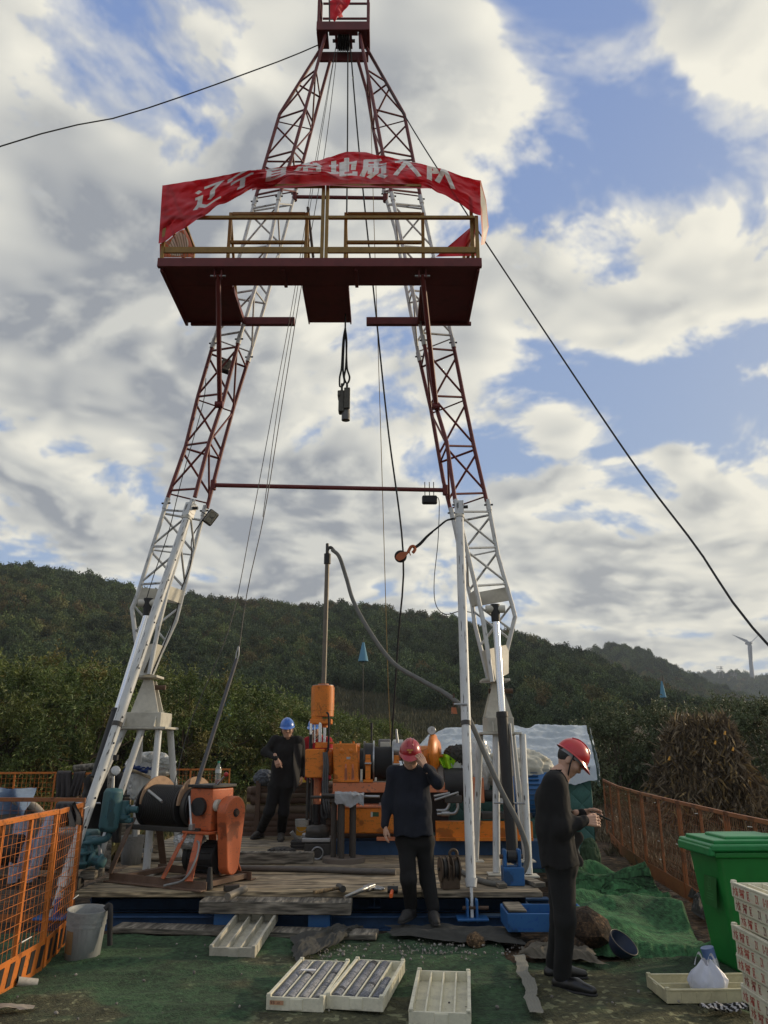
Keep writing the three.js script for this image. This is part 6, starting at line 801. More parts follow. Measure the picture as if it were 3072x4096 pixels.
// ------------------------------------------------------------------ wheelie bin
{
  const gm = mat([0.012, 0.20, 0.035], 0.42, { scale: 0.8 }), gl = mat([0.018, 0.25, 0.07], 0.42, { scale: 0.8 }), o = thing('wheelie_bin', 'green plastic wheelie bin with a closed lid by the tray stack', 'bin', [2.99, 0, -6.95], 0.05), W = 0.74, Dp = 0.58, H = 0.90;
  const body = new RoundedBoxGeometry(W, H, Dp, 4, 0.05), p = body.attributes.position; for (let i = 0; i < p.count; i++) { const k = mix(0.76, 0.97, (p.getY(i) + H / 2) / H); p.setX(i, p.getX(i) * k + (1 - k) * 0.1); p.setZ(i, p.getZ(i) * k); } body.computeVertexNormals(); body.translate(0, H / 2 + 0.03, 0); lp(o, 'body', uvm(body), gm);
  lp(o, 'rim', bx(W + 0.02, 0.05, Dp + 0.02, 0, H - 0.035, 0, 0.02), gm); const lid = lp(o, 'lid', bx(W + 0.06, 0.055, Dp + 0.06, -0.01, H + 0.017, 0, 0.022), gl); lp(lid, 'raised_panel', bx(W * 0.62, 0.05, Dp * 0.66, 0, H + 0.07, 0, 0.02), gl); lp(lid, 'lid_lip', bx(0.05, 0.07, Dp + 0.04, -W / 2 - 0.03, H - 0.02, 0, 0.02), gl); lp(lid, 'lid_shoulder', bx(W * 0.98, 0.03, Dp * 0.94, 0, H + 0.068, 0, 0.014), gl);
  lp(o, 'handle', tube(V(W / 2 + 0.06, H + 0.0, -0.22), V(W / 2 + 0.06, H + 0.0, 0.22), 0.016, 0.016, 10), gm); for (const s of [-1, 1]) lp(o, 'wheel', new THREE.CylinderGeometry(0.1, 0.1, 0.05, 24).rotateX(Math.PI / 2).translate(W / 2 - 0.12, 0.1, s * 0.25), MAT.rubber);
  // moulded print on the side
  const cv = document.createElement('canvas'); cv.width = 256; cv.height = 256; const c = cv.getContext('2d'); c.fillStyle = '#0a5e1e'; c.fillRect(0, 0, 256, 256); c.strokeStyle = '#2c7a3c'; c.lineWidth = 9; c.strokeRect(90, 14, 44, 80); c.beginPath(); c.moveTo(60, 60); c.lineTo(90, 120); c.lineTo(150, 110); c.stroke(); for (let i = 0; i < 3; i++) { c.beginPath(); c.moveTo(60, 150 + i * 22); c.lineTo(190, 150 + i * 22); c.stroke(); } const t = new THREE.CanvasTexture(cv); t.colorSpace = THREE.SRGBColorSpace; lp(o, 'moulded_mark', new THREE.PlaneGeometry(0.22, 0.22).rotateY(-Math.PI / 2).rotateZ(-0.1).translate(-0.352, 0.6, 0.08), new THREE.MeshStandardMaterial({ map: t, roughness: 0.5 }));
}
// ------------------------------------------------------------------ core trays
const TRAY = { L: 0.94, W: 0.385, H: 0.085 };
function buildTray(o, m, chan = 4) {
  const { L, W, H } = TRAY, P = (n, g) => lp(o, n, g, m); P('floor', bx(W - 0.03, 0.008, L - 0.03, 0, 0.004, 0, 0.002)); for (const s of [-1, 1]) { const side = P('side_wall', [bx(0.016, H, L, s * (W / 2 - 0.008), 0, 0, 0.003), bx(0.024, 0.012, L + 0.004, s * (W / 2 - 0.008), H - 0.010, 0, 0.003)]); for (let i = 1; i < 9; i++) lp(side, 'rib', bx(0.005, H - 0.02, 0.008, s * (W / 2 + 0.001), 0.004, (i / 9 - 0.5) * L, 0.001), m); const end = P('end_wall', bx(W - 0.034, H - 0.006, 0.016, 0, 0, s * (L / 2 - 0.008), 0.003)); lp(end, 'clip', bx(0.085, 0.065, 0.012, 0.01, 0.008, s * (L / 2 + 0.002), 0.003), m); for (const e of [-1, 1]) P('corner_lug', bx(0.03, H + 0.012, 0.03, e * (W / 2 - 0.013), 0, s * (L / 2 - 0.013), 0.005)); }
  for (let i = 1; i < chan; i++) P('divider', bx(0.012, H - 0.018, L - 0.034, (i / chan - 0.5) * (W - 0.02), 0.008, 0, 0.003)); return o;
}
const proto = buildTray(new THREE.Group(), MAT.boxPlastic), dirtyProto = buildTray(new THREE.Group(), MAT.boxDirty, 3), yellowProto = buildTray(new THREE.Group(), mat([0.56, 0.52, 0.34], 0.55, { scale: 2.5 }), 2);
function tray(label, group, src = proto) { const t = src.clone(); t.name = numbered('core_tray'); scene.add(t); tag(t, label, 'core tray', group); return t; }
const speck = tex(256, (u, v) => 0.72 + (wrapN(u, v, 60, 3, 2) - 0.5) * 0.9 + (wrapN(u, v, 6, 5, 3) - 0.5) * 0.4); T.speck = speck;
const coreM = [mat([0.34, 0.36, 0.42], 0.75, { grime: 'speck', scale: 5 }), mat([0.24, 0.26, 0.32], 0.75, { grime: 'speck', scale: 5 }), mat([0.42, 0.43, 0.46], 0.8, { grime: 'speck', scale: 5 }), mat([0.06, 0.065, 0.08], 0.6, { grime: 'speck', scale: 5 })];
function place(t, nearL, nearR, farL, h0 = 0.05, tilt = 0) { const ax = farL.clone().sub(nearL).setY(0), turn = Math.atan2(-ax.x, -ax.z), c = nearL.clone().add(nearR).multiplyScalar(0.5).addScaledVector(ax.normalize(), TRAY.L / 2); t.rotation.set(tilt, turn, 0, 'YXZ'); t.position.set(c.x, h0 + Math.abs(Math.sin(tilt)) * TRAY.L / 2, c.z); t.updateWorldMatrix(true, true); return t; }
function cores(t, fills, group, seed) {
  const r = rngOf(seed); fills.forEach(([from, to], ch) => { const x = (-0.5 + (ch + 0.5) / 4) * (TRAY.W - 0.02); let z = TRAY.L * (0.5 - from) - 0.03; const end = TRAY.L * (0.5 - to) + 0.03; while (z > end + 0.02) { let l = Math.min(z - end, 0.07 + 0.26 * r()); if (r() < 0.22) l = Math.min(l, 0.035); const R = 0.036, g = new THREE.CylinderGeometry(R, R, l - 0.004, 22, 2), p = g.attributes.position; for (let i = 0; i < p.count; i++) p.setY(i, p.getY(i) + Math.sign(p.getY(i)) * (Math.abs(p.getY(i)) > l * 0.3 ? 1 : 0) * p.getX(i) * (r() * 0.02)); const uv = g.attributes.uv; for (let i = 0; i < uv.count; i++) uv.setXY(i, uv.getX(i) * 0.23 + l * 7, uv.getY(i) * l); g.computeVertexNormals(); g.rotateX(Math.PI / 2); g.rotateZ(r() * 6); const o = mesh(numbered('core_piece'), g, coreM[l < 0.04 ? 3 : Math.floor(r() * 3)]); o.rotation.copy(t.rotation); o.position.copy(t.localToWorld(V(x, 0.012 + R, z - l / 2))); scene.add(o); tag(o, group, 'rock core', group); z -= l + 0.003; } });
}
{
  const A = place(tray('cream core tray full of grey rock cores, marked 93 on its end', null), G(G6(425, 795)), G(G6(708, 818)), G(G6(600, 590))); cores(A, [[0, 1], [0, 1], [0, 1], [0.02, 1]], 'grey rock core in the tray marked 93', 5);
  const B = place(tray('cream core tray with rock cores and one half empty channel', null), G(G6(716, 800)), G(G6(985, 806)), G(G6(872, 590))); cores(B, [[0.02, 1], [0.02, 1], [0.02, 1], [0.0, 0.55]], 'grey rock core in the tray with a half empty channel', 9);
  place(tray('empty cream core tray lying flat beside the filled trays', null), V(0.155, 0, -5.52), V(0.54, 0, -5.5), V(0.25, 0, -6.45));
  const Dt = place(tray('dirty grey empty core tray propped on the old board', null, dirtyProto), G(G6(165, 528)), G(G6(372, 535)), G(G6(345, 360)), 0.03, 0.10);
  // marker slip and the number on the end wall
  const cv = document.createElement('canvas'); cv.width = 256; cv.height = 80; const c = cv.getContext('2d'); c.fillStyle = '#cfcaae'; c.fillRect(0, 0, 256, 80); c.fillStyle = '#b98a6a'; c.fillRect(6, 8, 240, 64); c.fillStyle = '#2a1512'; c.font = 'bold 66px monospace'; c.fillText('93', 14, 62); c.font = 'bold 44px monospace'; c.fillText('.01', 112, 62); const tt = new THREE.CanvasTexture(cv); tt.colorSpace = THREE.SRGBColorSpace; lp(A, 'number_mark', new THREE.PlaneGeometry(0.1, 0.032).translate(-0.12, 0.048, TRAY.L / 2 + 0.0095), new THREE.MeshStandardMaterial({ map: tt, roughness: 0.6 }));
  const sl = A.localToWorld(V(-0.05, 0.095, -0.12)); solo('marker_slip', bx(0.11, 0.004, 0.035, 0, 0, 0, 0.001).rotateY(-0.1).translate(sl.x, sl.y, sl.z), mat([0.7, 0.7, 0.72], 0.5, { grime: null }), 'white marker slip lying across the cores in the numbered tray', 'marker');
  // stack of trays with their painted lettering
  const G5x = { da: [[[8, 36], [92, 36]], [[50, 6], [48, 40], [10, 94]], [[52, 44], [92, 94]]], dong: [[[12, 22], [88, 22]], [[40, 4], [20, 50], [86, 50]], [[54, 34], [54, 94], [42, 86]], [[32, 62], [16, 86]], [[70, 62], [90, 84]]], gou: [[[12, 12], [24, 24]], [[6, 38], [18, 48]], [[22, 64], [8, 94]], [[48, 6], [32, 40]], [[40, 22], [92, 22], [88, 90], [74, 84]], [[58, 34], [44, 66], [70, 62]], [[66, 50], [76, 72]]], kuang: [[[6, 16], [42, 16]], [[22, 18], [6, 60]], [[16, 48], [16, 88], [38, 88], [38, 48], [16, 48]], [[68, 4], [72, 14]], [[52, 22], [52, 60], [42, 94]], [[52, 22], [96, 22]]], qu: [[[92, 12], [14, 12], [14, 90], [94, 90]], [[74, 28], [30, 76]], [[32, 30], [76, 76]]] };
  const lab = [0, 1, 2, 3].map((k) => { const q = document.createElement('canvas'); q.width = 1024; q.height = 96; const x = q.getContext('2d'), r = rngOf(60 + k); x.fillStyle = '#cfccb6'; x.fillRect(0, 0, 1024, 96); for (let i = 0; i < 160; i++) { x.fillStyle = `rgba(${150 + r() * 80},${140 + r() * 70},${120 + r() * 60},0.10)`; x.fillRect(r() * 1024, r() * 96, 20 + r() * 80, 4 + r() * 22); } const col = ['#9c2a22', '#8f2620', '#94322a', '#7e2a26'][k]; x.strokeStyle = col; x.fillStyle = col; x.lineWidth = 7.5; x.lineCap = 'round'; const gl = (g, x0, w, h = 82) => { for (const st of G5x[g]) { x.beginPath(); st.forEach(([a, b], i) => x[i ? 'lineTo' : 'moveTo'](x0 + a / 100 * w + (r() - 0.5) * 2, 7 + b / 100 * h + (r() - 0.5) * 3)); x.stroke(); } }; const j = () => (r() - 0.5) * 10; gl('da', 20 + j(), 40); gl('dong', 58 + j(), 40); gl('gou', 122 + j(), 38); gl('kuang', 158 + j(), 38); gl('qu', 226 + j(), 38); x.save(); x.scale(0.42, 1); x.font = 'bold 92px sans-serif'; x.fillStyle = k > 1 ? '#5a2a26' : col; x.fillText('ZK', (345 + j()) / 0.42, 82); x.fillText('0-18', (452 + j()) / 0.42, 82); x.restore(); const t = new THREE.CanvasTexture(q); t.colorSpace = THREE.SRGBColorSpace; return new THREE.MeshStandardMaterial({ map: t, roughness: 0.6 }); });
  const r = rngOf(91), n = 11, jit = [[0.012, -0.01], [0.0, 0.0], [0.03, 0.02], [0.05, 0.0], [0.03, -0.01], [-0.015, 0.015], [0.0, 0.02], [-0.01, 0.0], [-0.03, -0.015], [0.035, 0.015], [0.01, 0.012], [0.0, 0.02]];
  for (let i = 0; i < n; i++) {
    const top = n - 1 - i, dx = [0.0, 0.004, 0.016, -0.022, -0.012, -0.012, 0.0, -0.014, 0.014, 0.018, 0.022, 0.02][top], dz = [0, 0.0, 0.02, -0.03, -0.01, -0.02, 0.0, -0.01, 0.02, 0.02, 0.03, 0.02][top];
    const t = tray(['topmost', 'second', 'third', 'fourth', 'fifth', 'sixth', 'seventh', 'eighth', 'ninth', 'tenth', 'lowest'][top] + ' cream core tray counted from the top of the lettered stack', 'stacked core trays'); t.position.set(2.17 + TRAY.W / 2 + dx, 0.012 + i * 0.0815, -5.27 + TRAY.L / 2 + dz); t.rotation.y = (r() - 0.5) * 0.02;
    lp(t, 'lettering', new THREE.PlaneGeometry(TRAY.L * 0.985, 0.066).rotateY(-Math.PI / 2).translate(-TRAY.W / 2 - 0.0046, 0.04, 0), lab[(top * 3 + (top > 4 ? 1 : 0)) % 4]);
  }
  // tray with a bag beside the stack
  const y = tray('yellowed open core tray holding a white plastic bag beside the stack', null, yellowProto); y.position.set(1.92 + TRAY.L / 2, 0.045, -6.18); y.rotation.y = Math.PI / 2 + 0.03;
  const bg = G(G7(1325, 970), 0.06), bagM = new THREE.MeshPhysicalMaterial({ color: new THREE.Color().setRGB(0.66, 0.70, 0.82), roughness: 0.45, transmission: 0.3, thickness: 0, side: THREE.DoubleSide }); const bag = thing('plastic_bag', 'white plastic carrier bag standing in the yellowed tray', 'plastic bag', bg); lp(bag, 'bag', sheet(64, 40, (u, v) => { const a = u * 6.2832, prof = Math.sin(Math.PI * Math.min(1, 0.18 + 0.72 * v)) * 0.135 * (1 - 0.25 * v), pl = 1 + 0.20 * v * Math.sin(a * 7 + 3 * v) + 0.28 * (fbm(Math.cos(a) * 2.2 + 5, Math.sin(a) * 2.2, v * 3, 3) - 0.5); return V(Math.cos(a) * prof * pl * 1.1, 0.004 + 0.21 * v + 0.02 * Math.sin(a * 3) * v, Math.sin(a) * prof * pl * 0.75); }), bagM); for (const s of [-1, 1]) lp(bag, 'handle_loop', sheet(6, 24, (u, v) => V(s * 0.035 + (v - 0.5) * 0.07, 0.19 + 0.085 * Math.sin(Math.PI * v) * (0.75 + 0.25 * u), (u - 0.5) * 0.02 + s * 0.02)), bagM);
  const cn = G(G7(1450, 965), 0.0); const can = thing('paint_tin', 'dented blue and white tin behind the plastic bag', 'tin', [cn.x + 0.06, 0.02, cn.z - 0.42]); lp(can, 'tin', uvm(new THREE.CylinderGeometry(0.05, 0.05, 0.2, 22).translate(0, 0.1, 0)), mat([0.12, 0.2, 0.42], 0.4)); lp(can, 'band', new THREE.CylinderGeometry(0.0508, 0.0508, 0.07, 22, 1, true).translate(0, 0.09, 0), mat([0.6, 0.62, 0.64], 0.4)); can.rotation.z = 0.2;
  const ft = tex(128, (u, v) => (Math.sin(u * 50 + wrapN(u, v, 4, 3) * 9) > 0.1 ? 0.75 : 0.06)), fc = G(G7(1420, 1110)); const fm = mat([0.7, 0.7, 0.74], 0.9, { grime: null, side: THREE.DoubleSide }); fm.map = rep(ft, 1); solo('patterned_cloth', sheet(30, 16, (u, v) => V(fc.x + (u - 0.5) * 0.3, 0.05 + 0.07 * fbm(u * 5, v * 4, 3, 3), fc.z + (v - 0.5) * 0.14)), fm, 'crumpled black and white patterned cloth beside the tray stack', 'cloth');
}
// hard hat shell used as a bowl
{ const p = G(G7(805, 792)), o = thing('basin', 'tipped dark blue metal basin with a worn rim on the ground by the rock', 'basin', p.clone().setY(0.0)); const b = lp(o, 'bowl', lathe([[0.001, 0], [0.05, 0.005], [0.095, 0.04], [0.122, 0.1], [0.126, 0.12], [0.12, 0.12], [0.09, 0.045], [0.045, 0.012], [0.001, 0.008]], 40), mat([0.012, 0.025, 0.06], 0.5, { scale: 3, side: THREE.DoubleSide })); const rm = lp(o, 'rim', new THREE.TorusGeometry(0.124, 0.004, 6, 40).rotateX(Math.PI / 2).translate(0, 0.12, 0), MAT.darkSteel); for (const q of [b, rm]) { q.rotation.set(0.5, 0, -0.5); q.position.y = 0.085; } }

// ------------------------------------------------------------------ plastic covered shelter
{
  const o = thing('shelter', 'low shelter of green quilted walls under crumpled clear plastic sheeting', 'shelter', [1.9, 0, -12.6]), r = rngOf(4), quilt = mat([0.06, 0.165, 0.145], 0.8, { grime: 'cloth', scale: 1 });
  const qb = tex(256, (u, v) => Math.pow(Math.abs(Math.sin(Math.PI * (u * 3 + v * 3))) * Math.abs(Math.sin(Math.PI * (u * 3 - v * 3))), 0.4), false); quilt.bumpMap = rep(qb, 1.1); quilt.bumpScale = 0.025;
  const fr = V(3.02, 0, -11.9), br = V(3.42, 0, -13.6), fl = V(0.45, 0, -12.0), H = 1.43; const wall = (a, b, h0, h1, seed) => sheet(40, 24, (u, v) => { const q = a.clone().lerp(b, u); q.y = v * mix(h0, h1, u); const n = b.clone().sub(a).normalize(); q.x += n.z * 0.05 * (fbm(u * 6, v * 3, seed, 3) - 0.5); q.z -= n.x * 0.05 * (fbm(u * 6, v * 3, seed, 3) - 0.5); return q; });
  const W = (a, b, h0, h1, s) => { const g = wall(a, b, h0, h1, s), p = g.attributes.position, uv = g.attributes.uv, L = a.distanceTo(b); for (let i = 0; i < uv.count; i++) uv.setXY(i, uv.getX(i) * L, uv.getY(i) * h0); wp(o, 'quilted_wall', g, quilt); }; W(fl, fr, H, H, 2); W(fr, br, H, 1.98, 5); W(V(0.6, 0, -13.6), fl, 1.6, H, 7); W(br, V(0.6, 0, -13.6), 1.98, 1.7, 8);
  const pl = new THREE.MeshPhysicalMaterial({ color: new THREE.Color().setRGB(0.50, 0.57, 0.64), roughness: 0.2, transmission: 0.25, thickness: 0, side: THREE.DoubleSide });
  const ridge = (x, z, s) => { const n = fbm(x * 1.6 + z * 1.1, z * 2.6 - x * 0.5, s, 5); return 1 - Math.abs(2 * n - 1); };
  wp(o, 'plastic_roof', sheet(150, 70, (u, v) => { const a = V(mix(0.2, 3.1, u), H - 0.10, -11.82), b = V(mix(0.25, 3.42, u), 2.03, -13.5), q = a.lerp(b, v); q.y = mix(H - 0.10, 2.03, Math.pow(v, 0.8)) - (1 - smooth(0, 0.28, u)) * 0.42 * (0.35 + v * 0.65); q.y += 0.16 * (ridge(q.x, q.z, 3) - 0.75) + 0.03 * fbm(q.x * 9, q.z * 9, 2, 3); if (v < 0.06) q.y -= (0.06 - v) * 2.2; return q; }), pl);
  wp(o, 'plastic_gable', sheet(30, 30, (u, v) => { const q = V(mix(3.12, 3.46, u), 0, mix(-11.83, -13.5, u)), top = mix(H - 0.02, 2.04, Math.pow(u, 0.8)); q.y = mix(H - 0.22 - 0.1 * fbm(u * 5, 1, 1, 3), top, v); q.x += 0.05 * ridge(u * 3, v * 3, 4) - 0.02; return q; }), pl);
  wp(o, 'tie_rope', pipe([V(2.58, H, -11.8), V(2.62, 0.9, -11.79), V(2.72, 0.4, -11.78), V(2.82, 0.06, -11.76)], 0.01, 6), mat([0.4, 0.42, 0.4], 0.9, { grime: null }));
  solo('rolled_net', blob(0.24, 0.5, 0.2, 12, 3, 0.25).translate(2.86, 0.2, -11.6), mat([0.05, 0.09, 0.045], 0.95, { grime: 'cloth', scale: 5 }), 'bunched green net at the foot of the shelter corner', 'net');
  const cl = D(G3(1030, 730), 11.05); solo('plastic_bag', blob(0.34, 0.62, 0.3, 21, 3, 0.28).translate(cl.x, cl.y, cl.z), MAT.poly, 'large clear plastic bag between the white pole and trestle', 'plastic bag'); const ms = D(G3(1350, 765), 11.1); solo('motor_cover', blob(0.86, 0.5, 0.5, 31, 2.6, 0.2).translate(ms.x, ms.y, ms.z), mat([0.50, 0.49, 0.42], 0.6, { scale: 2 }), 'cream plastic sheet bundled over the blue motor', 'cover');
  const gv = D(G3(785, 700), 10.9); solo('safety_vest', sheet(24, 24, (u, v) => V(gv.x - 0.02 + (u - 0.5) * 0.24 * (0.7 + 0.3 * v), gv.y + (v - 0.5) * (0.10 + 0.10 * Math.sin(u * 3.1)) - 0.07 * (u - 0.5), gv.z + 0.05 * Math.sin(u * 11 + v * 3) + 0.05 * fbm(u * 5, v * 5, 2, 3))), mat([0.42, 0.78, 0.02], 0.8, { grime: 'cloth', scale: 6, side: THREE.DoubleSide }), 'bright yellow green safety vest hung by the clutch wheel', 'vest'); solo('dark_rag', blob(0.30, 0.22, 0.2, 41, 3).translate(gv.x + 0.15, gv.y + 0.09, gv.z - 0.12), MAT.shadeNet, 'dark rag behind the bright safety vest', 'rag');
  const jug = D(G3(790, 790), 11.05); solo('plastic_jug', bx(0.36, 0.38, 0.24, jug.x, jug.y - 0.2, jug.z, 0.05), mat([0.55, 0.58, 0.56], 0.5), 'white plastic jug hanging below the safety vest', 'jug');
}
// ------------------------------------------------------------------ rods stacked behind the machine
{
  const lab = 'rusty steel drill rod in the stack behind the machine', z0 = -12.75, mk = (x0, x1, y, z, r, m) => { const c = tube(V(x0, y, z), V(x1, y, z), r, r, 16), o = solo('drill_rod', [c, tube(V(x0 - 0.02, y, z), V(x0 + 0.12, y, z), r * 1.06, r * 1.06, 16)], m, lab, 'drill rod', 'drill rods stacked behind the machine'); };
  const pale = mat([0.20, 0.15, 0.105], 0.7, { metal: 0.2, scale: 1.2, bump: 0.003 }), Y = (y) => D(G2(400, y), 12.75).y, xa = D(G2(140, 1300), 12.75).x, xb = D(G2(250, 1000), 12.75).x, xe = 0.6;
  [1410, 1362, 1312, 1258].forEach((y, i) => mk(xa + 0.03 * i, xe, Y(y), z0, 0.082, MAT.rustPipe)); mk(xa + 0.1, xe, Y(1190), z0, 0.075, pale); [1105, 1062, 1020, 975].forEach((y, i) => mk(xb + 0.1 * (i % 2), xe, Y(y), z0 + 0.02, 0.06, i % 2 ? pale : MAT.rustPipe)); [1385, 1335, 1285, 1080, 1040].forEach((y, i) => mk(xa + 0.08, xe, Y(y), z0 - 0.15, 0.075, MAT.rustPipe));
  const st = D(G2(283, 1225), 12.6), o = thing('rod_rack', 'upright steel post holding the stack of drill rods', 'rod rack', V(st.x, 0, -12.62)); lp(o, 'post', bx(0.075, Y(945) + 0.02, 0.04, 0, 0, 0), MAT.rustPipe); lp(o, 'foot', bx(0.2, 0.03, 0.16, 0, 0, 0.0), MAT.rustPipe);
  const bg = D(G2(345, 910), 12.7); solo('bundle', blob(0.26, 0.2, 0.2, 51, 3).translate(bg.x, bg.y, bg.z), mat([0.10, 0.11, 0.13], 0.8), 'dark cloth bundle lying on the stacked drill rods', 'bundle'); const bg2 = D(G1(1590, 1000), 13); solo('bundle', blob(0.5, 0.4, 0.3, 53, 3).translate(bg2.x - 0.05, 0.25, bg2.z), MAT.black, 'black plastic bundle beside the end of the drill rods', 'bundle');
}
// ------------------------------------------------------------------ bench with bags behind the winch
{
  const z = 10.35, a = D(G1(840, 650), z), b = D(G1(1072, 700), z), o = thing('work_bench', 'rough wooden bench behind the core winch', 'bench', V((a.x + b.x) / 2, DECK + 0.06, -z)); wp(o, 'top', bx(b.x - a.x, 0.05, 0.55, (a.x + b.x) / 2, b.y + 0.05, -z - 0.1), MAT.woodGrey); for (const x of [a.x + 0.08, b.x - 0.08]) for (const zz of [-z + 0.1, -z - 0.3]) wp(o, 'leg', bx(0.07, b.y + 0.05 - DECK - 0.07, 0.07, x, DECK + 0.065, zz), MAT.woodB); wp(o, 'rail', beam(D(G1(850, 620), z - 0.3), D(G1(1020, 690), z - 0.35), 0.05, 0.03), MAT.woodC);
  const c = D(G1(990, 600), z); solo('plastic_bag', blob(0.5, 0.26, 0.34, 61, 3).translate(c.x + 0.02, c.y, c.z), MAT.poly, 'heap of pale blue plastic bags on the wooden bench', 'plastic bag'); const e = D(G1(940, 630), z - 0.12); solo('blue_cloth', blob(0.34, 0.12, 0.26, 63, 3).translate(e.x, e.y, e.z), mat([0.015, 0.04, 0.16], 0.8), 'dark blue cloth in front of the plastic bags on the bench', 'cloth'); const h = D(G1(935, 710), z - 0.2); solo('plastic_bag', blob(0.28, 0.38, 0.1, 67, 3).translate(h.x, h.y, h.z), MAT.poly, 'thin plastic bag hanging below the wooden bench', 'plastic bag');
  const k = D(G1(600, 700), 10.8); solo('black_tarp', sheet(24, 24, (u, v) => V(k.x - 0.12 + u * 0.62 + 0.08 * fbm(v * 4, 2, 1, 3), k.y - 0.75 + v * (0.72 + 0.42 * fbm(u * 3 + 2, 5, 1, 3)), k.z + 0.1 * Math.sin(u * 9) + 0.1 * fbm(u * 4, v * 4, 3, 3))), MAT.black, 'black tarpaulin hanging behind the leaning white pole', 'tarpaulin'); solo('wood_pole', tube(D(G1(490, 620), 10.7), D(G1(660, 605), 10.7), 0.045, 0.05, 10), MAT.woodGrey, 'grey log laid over the black tarpaulin', 'log'); solo('wood_pole', tube(D(G1(730, 1080), 9.6).setY(DECK + 0.01), D(G1(735, 640), 10.2), 0.04, 0.035, 10), MAT.woodGrey, 'grey log leaning behind the air vessel', 'log');
}
